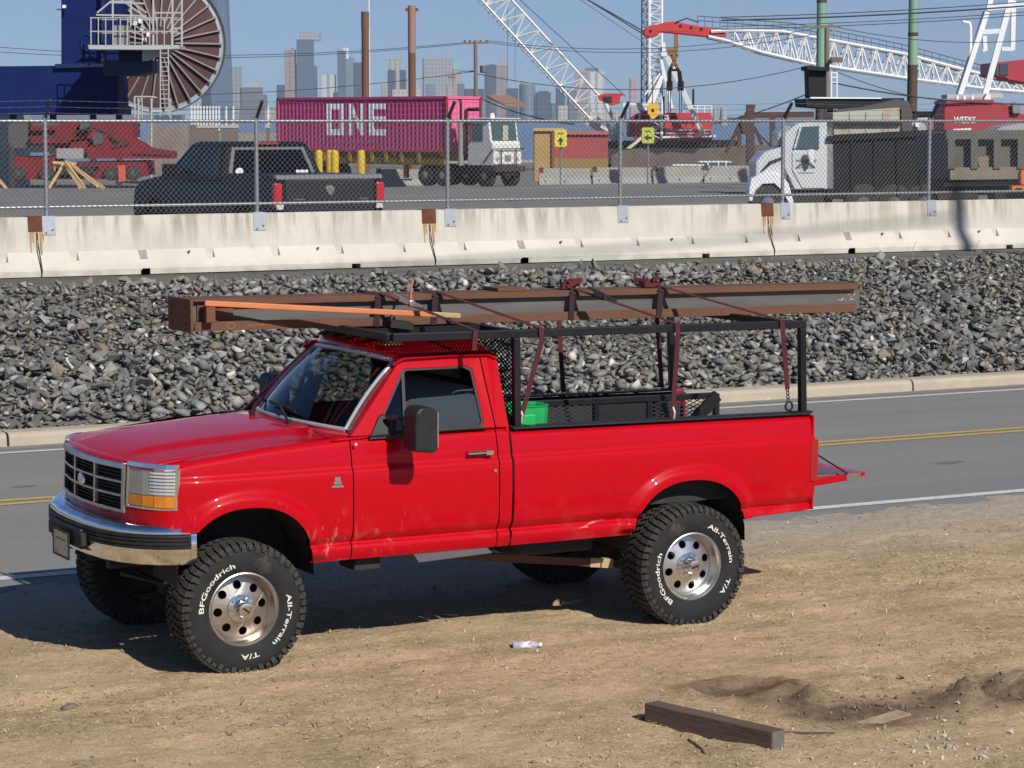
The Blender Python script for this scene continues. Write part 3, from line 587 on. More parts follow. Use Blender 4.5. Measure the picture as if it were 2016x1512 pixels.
# ---- nose: grille, lamps, valance, bumper
def fsurf(y, z, off=0.0): return (front_u(y)+0.05*max(0, (z-1.30))*4-off, y, z)
gr = MB()
Y9 = np.linspace(-0.60, 0.60, 13)
def band(mb, ys, z0, z1, o0, o1):
    """curved bar that follows the nose between two heights"""
    V = []
    for y in ys: V += [fsurf(y, z0, o1), fsurf(y, z1, o1), fsurf(y, z1, o0), fsurf(y, z0, o0)]
    n = len(ys); F = []
    for i in range(n-1):
        for j in range(4): F.append((i*4+j, i*4+(j+1) % 4, (i+1)*4+(j+1) % 4, (i+1)*4+j))
    F += [(0, 1, 2, 3), tuple(range((n-1)*4, n*4))[::-1]]; mb.add(V, F)
G = thing('grille_group', '', '') if False else None
gf = MB(); band(gf, Y9, 1.325, 1.362, -0.02, 0.022); band(gf, Y9, 1.040, 1.062, -0.02, 0.018)
for s in (-1, 1): band(gf, [s*0.575, s*0.612], 1.040, 1.362, -0.02, 0.018)
grille = gf.build('grille', M_DCHROME, TK, bevel=0.004)
gb = MB()
for z in (1.150, 1.238): band(gb, Y9, z-0.008, z+0.008, -0.015, 0.012)
for y in (-0.20, 0.20): band(gb, [y-0.011, y+0.011], 1.05, 1.335, -0.015, 0.014)
gb.build('grille_bars', M_DCHROME, grille, bevel=0.003)
gk = MB(); band(gk, Y9, 1.045, 1.35, -0.06, -0.045)
for z in np.arange(1.07, 1.33, 0.022): band(gk, Y9, z, z+0.005, -0.045, -0.02)
gk.build('grille_insert', M_BLACK, grille)
MB().lathe([(0, 0.012), (0.03, 0.011), (0.040, 0.006), (0.044, 0)], (0, 0, 0), (-1, 0, 0), 24).xf(lambda p: Vector((-0.722+p.x, p.y*1.55, 1.194+p.z*0.9))).build('grille_emblem', M_CHROME, grille, smooth=40)
M_LENS = mat('headlamp_lens', (0.30, 0.305, 0.285), 0.12, col2=(0.22, 0.225, 0.215), scale=6, coat=1.0, third=(0.60, 0.61, 0.59), tscale=7, tamt=0.62); M_LENS2 = mat('headlamp_reflector', (0.50, 0.50, 0.48), 0.35, 0.15, col2=(0.30, 0.30, 0.285), scale=7)
M_AMBER = mat('amber_lens', (0.72, 0.25, 0.015), 0.22, coat=0.7, col2=(0.55, 0.17, 0.01), scale=25)
for s in (-1, 1):
    ys = [s*v for v in np.linspace(0.628, 0.962, 12)]
    hb = MB(); band(hb, ys, 1.352, 1.378, -0.02, 0.010); band(hb, ys, 1.087, 1.100, -0.02, 0.010); band(hb, [ys[0], ys[0]+s*0.018], 1.09, 1.37, -0.05, 0.010); band(hb, [ys[-1], s*0.9645], 1.09, 1.375, -0.006, 0.006)
    hl = hb.build('headlight', M_CHROME, TK, bevel=0.004)
    q = MB(); band(q, [ys[0]+s*0.018]+ys[1:8], 1.178, 1.352, -0.02, 0.004); q.build('lens', M_LENS, hl)
    q = MB()
    for z in np.arange(1.186, 1.345, 0.0215): band(q, ys[7:], z, z+0.013, -0.02, 0.005)
    q.build('lens_ribs', mat('lens_rib', (0.48, 0.49, 0.49), 0.25), hl)
    q = MB(); band(q, ys[7:], 1.176, 1.352, -0.03, 0.001); q.build('side_lens', mat('side_lens', (0.20, 0.205, 0.205), 0.2, coat=0.8), hl)
    q = MB(); band(q, [ys[0]+s*0.018]+ys[1:], 1.100, 1.174, -0.02, 0.004); q.build('turn_signal', M_AMBER, hl, bevel=0.004)
    for k_ in (5, 8): q = MB(); band(q, [ys[k_], ys[k_]+s*0.006], 1.100, 1.174, 0, 0.006); q.build('signal_rib', mat('amber_dark', (0.4, 0.12, 0.01), 0.4), hl)
# painted skin round the lamps and under the grille
nose = MB(); yy = [v for v in np.linspace(-0.965, 0.965, 41)]
for (z0, z1, o0, o1) in ((0.955, 1.040, -0.03, 0.004), (0.935, 0.955, -0.05, -0.012)): band(nose, yy, z0, z1, o0, o1)
for s in (-1, 1):
    band(nose, [s*v for v in np.linspace(0.612, 0.965, 10)], 1.040, 1.085, -0.03, 0.003); band(nose, [s*0.612, s*0.626], 1.04, 1.37, -0.03, 0.0)
    nose.grid(lambda a, z: (front_u(s*0.962)+0.012+a*(-0.44-front_u(s*0.962)-0.012), s*(0.958+a*(hw(-0.44, z)-0.958)), z), [0, 0.5, 1], [0.945, 1.0, 1.1, 1.2, 1.3, 1.375])
nose.build('front_valance', M_RED, TK, smooth=40)
sk = MB().grid(lambda t, y: (front_u(y)-0.002+0.05*t, y, 1.362+0.03*t-0.018*(abs(y)/0.86)**2), [0, 0.5, 1], yy).build('header_panel', M_RED, TK, smooth=180, thick=0.01)
BP = [(0, -0.820), (0.25, -0.813), (0.5, -0.780), (0.68, -0.722), (0.82, -0.635), (0.92, -0.525), (0.975, -0.41), (0.998, -0.30)]
def bump_part(name, prof, m, parent, ys, sm=50):
    V, F = [], []; n = len(prof); mb = MB()
    for y in ys:
        u = interp(abs(y), BP)
        du = (interp(min(0.998, abs(y)+0.02), BP)-interp(max(0, abs(y)-0.02), BP))/0.04; nn = Vector((-1, (du if y >= 0 else -du), 0)).normalized()
        for (o, z) in prof: V.append((u+nn.x*o, y+nn.y*o, z+0.012*(abs(y) > 0.9)*0))
    for i in range(len(ys)-1):
        for j in range(n-1): F.append((i*n+j, i*n+j+1, (i+1)*n+j+1, (i+1)*n+j))
    mb.add(V, F); return mb.build(name, m, parent, smooth=sm)
BYS = sorted(set(list(np.linspace(-0.998, 0.998, 61))))
bu = bump_part('front_bumper', [(-0.11, 0.985), (-0.05, 0.992), (-0.02, 0.985), (0.0, 0.965), (0.0, 0.935), (-0.01, 0.93)], M_CHROME, TK, BYS)
bump_part('bumper_lower', [(-0.01, 0.842), (0.0, 0.838), (-0.008, 0.79), (-0.03, 0.735), (-0.07, 0.722)], M_CHROME, bu, BYS)
bump_part('rubber_strip', [(-0.02, 0.932), (0.010, 0.930), (0.013, 0.915), (0.004, 0.908), (0.013, 0.901), (0.013, 0.892), (0.004, 0.885), (0.013, 0.878), (0.013, 0.866), (0.004, 0.860), (0.011, 0.853), (0.008, 0.842), (-0.02, 0.838)], M_BLACK, bu, [-0.991]+[y for y in BYS if abs(y) < 0.985]+[0.991])
for s in (-1, 1): bump_part('bumper_end', [(-0.02, 0.985), (0.004, 0.965), (0.006, 0.80), (-0.025, 0.735)], M_CHROME, bu, [s*0.990, s*0.994, s*0.998])
MB().box(-0.842, -0.77, -0.30, 0.30, 0.772, 0.905).build('bumper_centre', M_BLACK, bu, bevel=0.012)
for y in (-0.27, 0.27): MB().box(-0.847, -0.80, y-0.075, y+0.075, 0.795, 0.885).build('bumper_slot', M_DARK, bu, bevel=0.01)
pl = MB().box(-0.872, -0.865, -0.155, 0.155, 0.690, 0.858).build('licence_plate', mat('plate_yellow', (0.50, 0.43, 0.22), 0.55, col2=(0.56, 0.52, 0.36), scale=5, third=(0.22, 0.19, 0.11), tscale=26, tamt=0.56), TK, bevel=0.004)
MB().holed([(-0.162, 0.683), (0.162, 0.683), (0.162, 0.865), (-0.162, 0.865)], [[(-0.150, 0.695), (0.150, 0.695), (0.150, 0.853), (-0.150, 0.853)]], lambda y, z, t: (-0.876+t, y, z), 0, 0.012).build('plate_frame', M_BLACK, pl)
MB().beam((-0.83, 0, 0.82), (-0.866, 0, 0.79), 0.2, 0.03).build('plate_bracket', M_BLACK, pl)
# ---- bed
bed = MB().box(2.0, 4.44, -0.80, 0.80, 0.86, 0.90)
bed.box(2.0, 2.02, -0.90, 0.90, 0.86, 1.44); bed.box(2.0, 4.43, -0.86, -0.84, 0.86, 1.42).box(2.0, 4.43, 0.84, 0.86, 0.86, 1.42)
for s in (-1, 1): bed.box(2.95, 3.85, min(s*0.56, s*0.84), max(s*0.56, s*0.84), 0.88, 1.10)
bed.build('bed_liner', mat('bed_liner', (0.02, 0.02, 0.021), 0.8, col2=(0.035, 0.033, 0.03), scale=8), TK)
for s in (-1, 1): MB().add([(2.0, s*0.955, 1.466), (4.44, s*0.95, 1.436), (4.44, s*0.83, 1.440), (2.0, s*0.83, 1.470), (2.0, s*0.955, 1.478), (4.44, s*0.95, 1.448), (4.44, s*0.83, 1.452), (2.0, s*0.83, 1.482)], [(0,3,2,1),(4,5,6,7),(0,1,5,4),(1,2,6,5),(2,3,7,6),(3,0,4,7)]).build('bed_rail_cap', M_BLACK, TK, bevel=0.005)
M_TAIL = mat('tail_lens_red', (0.32, 0.006, 0.012), 0.2, coat=0.8)
for s in (-1, 1):
    tl = MB().prism([(4.405, 0.955), (4.468, 0.955), (4.472, 1.258), (4.41, 1.262)], lambda x, z, t: (x, s*(hw(min(x, 4.41), z)+0.008-t), z), 0, 0.14).build('tail_light', M_TAIL, TK, bevel=0.006)
    MB().box(4.456, 4.475, min(s*0.87, s*0.965), max(s*0.87, s*0.965), 1.03, 1.08).build('reversing_lens', mat('clear_lens', (0.5, 0.42, 0.42), 0.2), tl)
    MB().box(4.44, 4.455, min(s*0.79, s*0.96), max(s*0.79, s*0.96), 0.745, 1.43).build('bed_post', M_RED, TK)
tg = MB().prism([(4.45, 0.885), (4.46, 0.870), (4.96, 0.905), (5.055, 0.935), (5.05, 0.955), (4.98, 0.955), (4.45, 0.930)], lambda x, z, t: (x, t, z), -0.775, 0.775).build('tailgate', M_RED, TK, bevel=0.008)
MB().box(4.47, 4.96, -0.74, 0.74, 0.934, 0.952).build('tailgate_inner_panel', mat('tailgate_liner', (0.12, 0.11, 0.11), 0.6), tg, bevel=0.004)
for s in (-1, 1):
    MB().tube([(4.455, s*0.79, 1.20), (4.88, s*0.785, 0.955)], 0.007, 6).build('tailgate_cable', M_BLACK, tg)
    MB().box(4.87, 5.0, min(s*0.775, s*0.783), max(s*0.775, s*0.783), 0.905, 0.955).build('latch', M_DCHROME, tg, bevel=0.004)
# ---- wheels
def wheel_proto():
    root = bpy.data.objects.new('wheel', None); COL.objects.link(root); root.parent = TK
    R, HWd, rr = 0.436, 0.158, 0.236
    ty = MB().lathe([(rr-0.012, -0.12), (rr, -0.135), (0.262, -0.150), (0.310, -HWd-0.006), (0.355, -HWd-0.004), (0.392, -0.150), (0.415, -0.135), (0.422, -0.10), (0.424, 0), (0.422, 0.10), (0.415, 0.135), (0.392, 0.150), (0.355, HWd), (0.310, HWd), (0.262, 0.146), (rr, 0.13), (rr-0.012, 0.12)], (0, 0, 0), (0, 1, 0), 72)
    tyre = ty.build('tyre', M_SIDEW, root, smooth=45)
    tr = MB(); n = 52
    def lug(a0, a1, y0, y1, r0, r1, sk=0.0, tpr=0.0):
        V = []
        for rad in (r0, r1):
            for (a, y) in ((a0+sk*0, y0), (a1, y0), (a1+sk, y1), (a0+sk, y1)):
                V.append(((rad-(tpr if abs(y) > 0.14 else 0))*math.sin(a), y, (rad-(tpr if abs(y) > 0.14 else 0))*math.cos(a)))
        tr.add(V, [(0,3,2,1),(4,5,6,7),(0,1,5,4),(1,2,6,5),(2,3,7,6),(3,0,4,7)])
    st_ = 2*PI/n
    for k in range(n):
        a = k*st_; ex = 0.010 if k % 2 else 0.0
        for s in (-1, 1):
            o = a+(0.5*st_ if s > 0 else 0)
            lug(o, o+st_*0.72, s*(0.092), s*(0.150+ex*0.4), 0.408, R, st_*0.10*s, 0.010)
            # shoulder lug running down the sidewall
            V = []; w2 = st_*(0.66 if k % 2 else 0.58); rb = 0.372 if k % 2 else 0.388
            for (rad, y) in ((R-0.012, 0.148), (0.405, 0.166), (rb, 0.163), (rb, 0.15), (0.405, 0.148)):
                for da in (0.03*st_, w2): V.append((rad*math.sin(o+da), s*y, rad*math.cos(o+da)))
            tr.add(V, [(0,1,3,2),(2,3,5,4),(4,5,7,6),(6,7,9,8),(8,9,1,0),(0,2,4,6,8),(1,9,7,5,3)])
        lug(a, a+st_*0.60, -0.082, -0.034, 0.415, R, st_*0.42); lug(a+st_*0.45, a+st_*1.05, 0.034, 0.082, 0.415, R, -st_*0.42)
        lug(a+st_*0.2, a+st_*0.78, -0.027, 0.0, 0.415, R, st_*0.30); lug(a+st_*0.7, a+st_*1.28, 0.002, 0.027, 0.415, R, -st_*0.30)
    tr.build('tread', M_RUBBER, tyre)
    lt = MB()
    def arc(s, size, a0, r0, sx=1.0):                   # raised white letters on the outer sidewall; angle 0 = top, clockwise seen from outside
        vs, fs = text_geo(s, size, 0.014, sx); wd = max(v[0] for v in vs)
        V = []
        for x, y in vs:
            a = a0+(x-wd/2)/(r0+size*0.35); rad = r0+y; V.append((math.sin(a)*rad, -0.1665, math.cos(a)*rad))
        lt.add(V, fs)
    arc('BFGoodrich', 0.046, 0.0, 0.288, 1.80); arc('All-Terrain', 0.045, math.radians(160), 0.289, 1.80); arc('T/A', 0.046, math.radians(227), 0.288, 1.75)
    lt.build('sidewall_lettering', mat('tyre_white_letter', (0.74, 0.73, 0.69), 0.7, col2=(0.55, 0.52, 0.46), scale=16, contrast=0.18), tyre)['kind'] = 'stuff'
    rm = MB().lathe([(0.243, -0.128), (0.243, -0.137), (0.232, -0.141), (0.222, -0.132), (0.214, -0.112), (0.212, -0.07), (0.200, -0.055)], (0, 0, 0), (0, 1, 0), 64)
    rm.lathe([(0.214, -0.07), (0.212, 0.10), (0.235, 0.13)], (0, 0, 0), (0, 1, 0), 48)
    face = MB(); nh = 8
    for k in range(nh):
        a0 = 2*PI*k/nh-PI/nh; a1 = a0+2*PI/nh
        ar = [(0.203*math.sin(a0+(a1-a0)*i/8), 0.203*math.cos(a0+(a1-a0)*i/8)) for i in range(9)]+[(0.088*math.sin(a1+(a0-a1)*i/5), 0.088*math.cos(a1+(a0-a1)*i/5)) for i in range(6)]
        am = (a0+a1)/2; hc = (0.153*math.sin(am), 0.153*math.cos(am)); hole = [(hc[0]+0.0285*math.cos(2*PI*i/18), hc[1]+0.0285*math.sin(2*PI*i/18)) for i in range(18)]
        def dish(x, z, t):
            r = math.hypot(x, z); return (x, -(0.052+0.026*(1-min(1, max(0, (r-0.088)/0.115))))-0.0+t, z)
        face.holed(ar, [hole], dish, 0.0, 0.012)
    rim_ = rm.build('rim', M_ALU, root, smooth=40); face.build('rim_face', M_ALU, rim_)
    MB().lathe([(0.0, 0.03), (0.21, 0.03), (0.21, 0.05)], (0, 0, 0), (0, 1, 0), 32).build('brake_drum', M_DARK, rim_)
    hub = MB().lathe([(0.092, -0.078), (0.090, -0.088), (0.060, -0.095), (0.055, -0.135), (0.050, -0.160), (0.046, -0.172), (0.030, -0.174), (0.028, -0.168), (0, -0.168)], (0, 0, 0), (0, 1, 0), 28).build('hub', M_CHROME, rim_, smooth=35)
    MB().cbox((0, -0.171, 0), (0.014, 0.008, 0.046)).build('hub_dial', M_DARK, hub)
    for k in range(8):
        a = 2*PI*k/8; MB().cyl((0.073*math.sin(a), -0.085, 0.073*math.cos(a)), (0.073*math.sin(a), -0.108, 0.073*math.cos(a)), 0.0115, 6).build('lug_nut', M_CHROME, hub)
    return root
WH = wheel_proto(); fz = 0.428
def kids(o): return {c.name.split('.')[0]: c for c in o.children}
def place_wheel(o, x, y, spin, flip=False):
    o.location = (x, y, fz); o.rotation_euler = (0, spin, PI if flip else 0)
place_wheel(WH, 3.378, -0.905, math.radians(-105))
specs = [(0.0, -0.905, math.radians(-52), False), (3.378, 0.905, 1.0, True), (0.0, 0.905, 0.4, True)]
for i, (x, y, sp_, fl) in enumerate(specs):
    c = clone(WH, TK); place_wheel(c, x, y, sp_, fl)
    if i == 0:                                           # front rims are brown with brake dust
        for r in c.children:
            if r.name.startswith('rim'):
                r.data = r.data.copy(); r.data.materials[0] = M_ALUD
                for q in r.children:
                    if q.name.startswith('rim_face'): q.data = q.data.copy(); q.data.materials[0] = M_ALUD
# ---- running gear
ch = MB()
for s in (-1, 1): ch.box(-0.7, 4.4, s*0.44-0.04, s*0.44+0.04, 0.66, 0.84)
for x in (-0.5, 0.7, 1.6, 2.6, 4.1): ch.box(x-0.04, x+0.04, -0.44, 0.44, 0.68, 0.80)
ch.build('chassis_frame', M_DARK, TK)
MB().tube([(0, -0.80, fz), (0, 0.80, fz)], 0.055, 10).lathe([(0, -0.16), (0.10, -0.13), (0.15, 0), (0.10, 0.13), (0, 0.16)], (0.02, 0.20, fz), (1, 0, 0), 16).build('front_axle', M_DARK, TK)
MB().tube([(3.378, -0.80, fz), (3.378, 0.80, fz)], 0.055, 10).lathe([(0, -0.17), (0.11, -0.13), (0.17, 0), (0.11, 0.13), (0, 0.17)], (3.36, 0.0, fz), (1, 0, 0), 16).build('rear_axle', M_DARK, TK)
for s in (-1, 1):
    for xc, n_ in ((0.0, 0), (3.378, 0)):
        L = MB()
        for k, ln in enumerate((0.62, 0.52, 0.40, 0.30)): L.tube([(xc-ln, s*0.46, fz+0.20-k*0.012), (xc-ln*0.5, s*0.46, fz+0.10-k*0.012), (xc, s*0.46, fz+0.08-k*0.012), (xc+ln*0.5, s*0.46, fz+0.10-k*0.012), (xc+ln, s*0.46, fz+0.20-k*0.012)], 0.018, 4)
        L.build('leaf_spring', M_DARK, TK)
    MB().cyl((0.42, s*0.62, 0.42), (0.40, s*0.60, 0.72), 0.05, 10).cyl((0.42, s*0.62, 0.40), (0.42, s*0.62, 0.52), 0.075, 12, 0.06).build('air_spring', M_DARK, TK, smooth=40)
    MB().cyl((3.60, s*0.55, 0.42), (3.75, s*0.50, 0.95), 0.035, 8).build('shock_absorber', mat('shock_white', (0.5, 0.5, 0.5), 0.5), TK)
MB().cyl((0.9, 0.05, 0.60), (3.2, 0.0, 0.46), 0.045, 10).build('drive_shaft', M_DARK, TK)
MB().beam((1.55, -0.52, 0.585), (3.10, -0.60, 0.400), 0.05, 0.055).build('traction_bar', mat('rusty_bar', (0.13, 0.055, 0.03), 0.7, col2=(0.09, 0.04, 0.025), scale=8), TK)
MB().beam((2.80, -0.585, 0.437), (2.98, -0.595, 0.415), 0.060, 0.065).build('traction_bar_clamp', mat('clamp_tan', (0.45, 0.33, 0.20), 0.7), TK)
MB().prism([(1.30, 0.61), (1.85, 0.63), (1.80, 0.68), (1.25, 0.68)], lambda x, z, t: (x, t, z), -0.93, -0.45).build('step_plate', mat('step_grey', (0.10, 0.10, 0.105), 0.5), TK)
MB().box(0.86, 1.05, -0.86, -0.6, 0.575, 0.70).build('battery_bracket', M_DARK, TK, bevel=0.01)
MB().box(2.1, 2.75, -0.75, -0.3, 0.55, 0.80).build('fuel_tank', M_DARK, TK, bevel=0.03)
MB().cyl((2.0, 0.55, 0.62), (3.0, 0.55, 0.62), 0.09, 12).build('muffler', M_DARK, TK)
MB().box(0.3, 1.4, -0.3, 0.3, 0.55, 0.85).build('gearbox', M_DARK, TK, bevel=0.05)
for A, w_ in ((FA, 0.50), (RA, 0.50)):                    # inner wheel wells
    for s in (-1, 1): MB().grid(lambda a, y: (A[0]+(A[2]+0.02)*math.cos(a), y, A[1]+(A[3]+0.02)*math.sin(a)), np.linspace(-0.1, PI+0.1, 15), [s*0.50, s*0.955]).add([(A[0]-0.5, s*0.50, 0.66), (A[0]+0.5, s*0.50, 0.66), (A[0]+0.5, s*0.50, 1.15), (A[0]-0.5, s*0.50, 1.15)], [(0, 1, 2, 3)]).build('wheel_well', M_DARK, TK)
MB().box(-0.42, 0.7, -0.80, 0.80, 1.02, 1.06).box(-0.50, -0.46, -0.60, 0.60, 0.9, 1.33).build('engine_bay_floor', M_DARK, TK)
# ================================================================== RACK, LOAD, BED CONTENTS
def T(x, y, z): return Vector((TX+x, TY+y, z))
rz_ = lambda u: 2.112-0.010*(u-2.0)                    # rack rail height falls a little to the rear
RK = thing('ladder_rack', 'black steel tube rack with mesh cab guard on the red pickup', 'rack', (TX, TY, 0))
for s in (-1, 1):
    MB().beam((1.12, s*0.905, rz_(1.12)), (4.40, s*0.905, rz_(4.40)), 0.05, 0.055).build('side_rail', M_BLKPAINT, RK, bevel=0.006)
    for u in (2.045, 4.375): MB().beam((u+(0.02 if u > 4 else 0.012), s*0.895, 1.44), (u, s*0.902, rz_(u)-0.028), 0.05, 0.05).build('post', M_BLKPAINT, RK, bevel=0.006); MB().box(u-0.06, u+0.08, s*0.895-0.05, s*0.895+0.05, 1.478 if u < 3 else 1.449, 1.487 if u < 3 else 1.458).build('post_foot', M_BLKPAINT, RK)
for u in (1.12, 2.045, 4.30): MB().beam((u, -0.88, rz_(u)), (u, 0.88, rz_(u)), 0.05, 0.05).build('cross_bar', M_BLKPAINT, RK, bevel=0.006)
MB().beam((1.145, -0.40, rz_(1.5)+0.003), (2.02, -0.40, rz_(1.7)+0.003), 0.04, 0.04).build('guard_bar', M_BLKPAINT, RK); MB().beam((1.145, 0.40, rz_(1.5)+0.003), (2.02, 0.40, rz_(1.7)+0.003), 0.04, 0.04).build('guard_bar', M_BLKPAINT, RK)
def expanded(mb, fn, W_, H_, px=0.075, py=0.034, t=0.006):
    """expanded-metal diamonds on a W x H panel; fn(x, y) -> 3D"""
    def clipseg(x0, y0, dx, dy):
        ts = [];
        lo, hi = -1e9, 1e9
        for p, d, m in ((x0, dx, W_), (y0, dy, H_)):
            a, b = (0-p)/d, (m-p)/d; lo = max(lo, min(a, b)); hi = min(hi, max(a, b))
        return (lo, hi) if hi-lo > 1e-3 else None
    for sgn in (1, -1):
        k = -int(H_/py)-2
        while k*px < W_+H_/py*px+px:
            r = clipseg(k*px, 0.0 if sgn > 0 else H_, px, sgn*py)
            if r: mb.beam(fn(k*px+px*r[0], (0 if sgn > 0 else H_)+sgn*py*r[0]), fn(k*px+px*r[1], (0 if sgn > 0 else H_)+sgn*py*r[1]), t, t*0.6)
            k += 1
    return mb
expanded(MB(), lambda a, b: (1.15+b, -0.87+a, rz_(1.15+b)-0.012), 1.74, 0.87, 0.055, 0.026, 0.010).build('guard_mesh', M_BLKPAINT, RK)['kind'] = 'stuff'
expanded(MB(), lambda a, b: (2.045, -0.87+a, 1.46+b), 1.74, 0.63, 0.060, 0.030, 0.008).build('headache_mesh', M_BLKPAINT, RK)['kind'] = 'stuff'
MB().beam((2.045, -0.88, 1.46), (2.045, 0.88, 1.46), 0.04, 0.04).build('lower_cross_bar', M_BLKPAINT, RK)
# ---- steel beam
M_RUST = mat('rusted_steel', (0.155, 0.068, 0.036), 0.85, col2=(0.10, 0.048, 0.03), scale=5, bump=0.2, bscale=40, third=(0.20, 0.10, 0.05), tscale=3, tamt=0.60, stretch=(0.4, 1, 1))
M_MILL = mat('mill_scale_steel', (0.13, 0.125, 0.12), 0.6, col2=(0.085, 0.075, 0.07), scale=7, detail=8, third=(0.13, 0.068, 0.04), tscale=4, tamt=0.60, stretch=(0.3, 1, 1.6))
SB = thing('steel_beam', 'long rusty steel I-beam strapped on top of the black rack', 'beam', (TX, TY, 0))
BZ = lambda u: 2.145-0.0105*u                             # underside
YB0, YB1 = -0.10, 0.22
def bar_along(name, u0, u1, y0, y1, z0, z1, m, par, bev=0.003):
    V = [(u, y, BZ(u)+z) for u in (u0, u1) for y in (y0, y1) for z in (z0, z1)]
    return MB().add(V, [(0,1,3,2),(4,6,7,5),(0,4,5,1),(2,3,7,6),(0,2,6,4),(1,5,7,3)]).build(name, m, par, bevel=bev)
bar_along('bottom_flange', 0.045, 5.44, YB0, YB1, 0.0, 0.014, M_RUST, SB)
bar_along('flange_angle', 0.045, 5.43, YB0-0.006, YB0+0.008, 0.0, 0.062, M_RUST, SB)
bar_along('web', 0.045, 5.50, YB0+0.055, YB0+0.080, 0.014, 0.196, M_MILL, SB)
bar_along('top_flange', 0.045, 5.50, YB0+0.012, YB1, 0.196, 0.212, M_RUST, SB)
bar_along('top_lip', 0.15, 5.45, YB0+0.008, YB0+0.0195, 0.170, 0.197, M_RUST, SB)
ep = bar_along('end_plate', 0.0, 0.020, YB0-0.05, YB1+0.06, -0.008, 0.216, M_RUST, SB)
bar_along('stiffener', 0.08, 0.34, YB0+0.040, YB0+0.056, 0.062, 0.170, M_RUST, SB)
for yy_ in (YB0+0.04, YB1-0.03):
    for zz in (0.05, 0.105, 0.16): MB().cyl((-0.003, yy_, BZ(0)+zz), (-0.0005, yy_, BZ(0)+zz), 0.010, 10).build('bolt_hole', M_DARK, ep)
CH = mat('chalk_mark', (0.55, 0.52, 0.46), 0.9)
cm = MB()
for k in range(26): x = 5.28+random.random()*0.20; z = 0.075+random.choice([0, 0.04, 0.075])+random.random()*0.018; cm.beam((x, YB0+0.053, BZ(x)+z), (x+random.uniform(-0.02, 0.03), YB0+0.053, BZ(x)+z+random.uniform(-0.012, 0.02)), 0.004, 0.004)
tag(cm.build('chalk_mark', CH, SB), kind='stuff')
ym = MB()
for k in range(14): a = k/14*6.3; ym.beam((0.30+0.028*math.cos(a), YB0-0.0075, BZ(0.3)+0.032+0.022*math.sin(a)), (0.30+0.028*math.cos(a+0.5), YB0-0.0075, BZ(0.3)+0.032+0.022*math.sin(a+0.5)), 0.004, 0.003)
for k in range(12): ym.beam((0.42+0.022*k, YB0-0.0075, BZ(0.42)+0.024+random.random()*0.006), (0.432+0.022*k, YB0-0.0075, BZ(0.42)+0.030+random.random()*0.008), 0.004, 0.003)
tag(ym.build('paint_stamp', mat('mustard_stamp', (0.40, 0.24, 0.06), 0.8), SB), kind='stuff')
# plate offcut lying on the beam
bar_along('steel_plate', 2.36, 2.60, YB0+0.06, YB1-0.03, 0.213, 0.240, M_RUST, None).location = (TX, TY, 0)
pl_ = bpy.data.objects['steel_plate']; tag(pl_, 'small rusty steel plate lying on top of the long beam', 'steel plate')
# ---- orange plank
OP = thing('orange_bar', 'orange square bar slanting along the front of the rusty beam', 'bar', (TX, TY, 0))
MB().beam((0.10, -0.145, 2.335), (1.66, -0.40, 2.222), 0.046, 0.036, (0, 0, 1)).build('bar_body', mat('orange_paint', (0.62, 0.20, 0.075), 0.6, col2=(0.55, 0.17, 0.06), scale=9), OP, bevel=0.005)
MB().beam((1.66, -0.40, 2.222), (1.86, -0.433, 2.207), 0.042, 0.034, (0, 0, 1)).build('bare_end', mat('bare_wood_end', (0.40, 0.27, 0.13), 0.8, col2=(0.5, 0.38, 0.2), scale=14), OP, bevel=0.005)
MB().box(0.10, 0.165, -0.18, -0.106, BZ(0.1)+0.062, 2.312).build('support_block', M_RUST, OP, bevel=0.004)
MB().beam((1.35, -0.36, 2.170), (1.50, -0.40, 2.150), 0.20, 0.045, (0, 0, 1)).build('rest_block', M_DARK, OP)
# ---- ratchet straps
M_STRAP = mat('maroon_webbing', (0.085, 0.012, 0.018), 0.9, col2=(0.06, 0.010, 0.014), scale=30); M_STRAPK = mat('dark_webbing', (0.030, 0.014, 0.016), 0.9)
def ribbon(mb, pts, wd, wdir, th=0.004):
    for a, b in zip(pts, pts[1:]):
        a = Vector(a); b = Vector(b); d = (b-a).normalized(); wv = (Vector(wdir)-d*Vector(wdir).dot(d)).normalized(); n = d.cross(wv).normalized()
        V = [p+wv*sx*wd/2+n*sy*th/2 for p in (a, b) for sx, sy in ((-1, -1), (1, -1), (1, 1), (-1, 1))]
        mb.add(V, [(0,1,2,3),(7,6,5,4),(0,4,5,1),(1,5,6,2),(2,6,7,3),(3,7,4,0)])
def bt(u): return BZ(u)+0.222
yo = -0.94
STR = [('foremost maroon ratchet strap crossing the orange bar', 1.72, 1.42, None), ('maroon strap running down to the green bin', 2.22, 1.86, (2.10, -0.86, 1.50)),
       ('maroon strap dropping to the middle of the bed rail', 3.30, 2.96, (3.30, -0.885, 1.455)), ('rearmost maroon strap ending in a chain and ring', 4.18, 3.70, (4.27, -0.885, 1.62))]
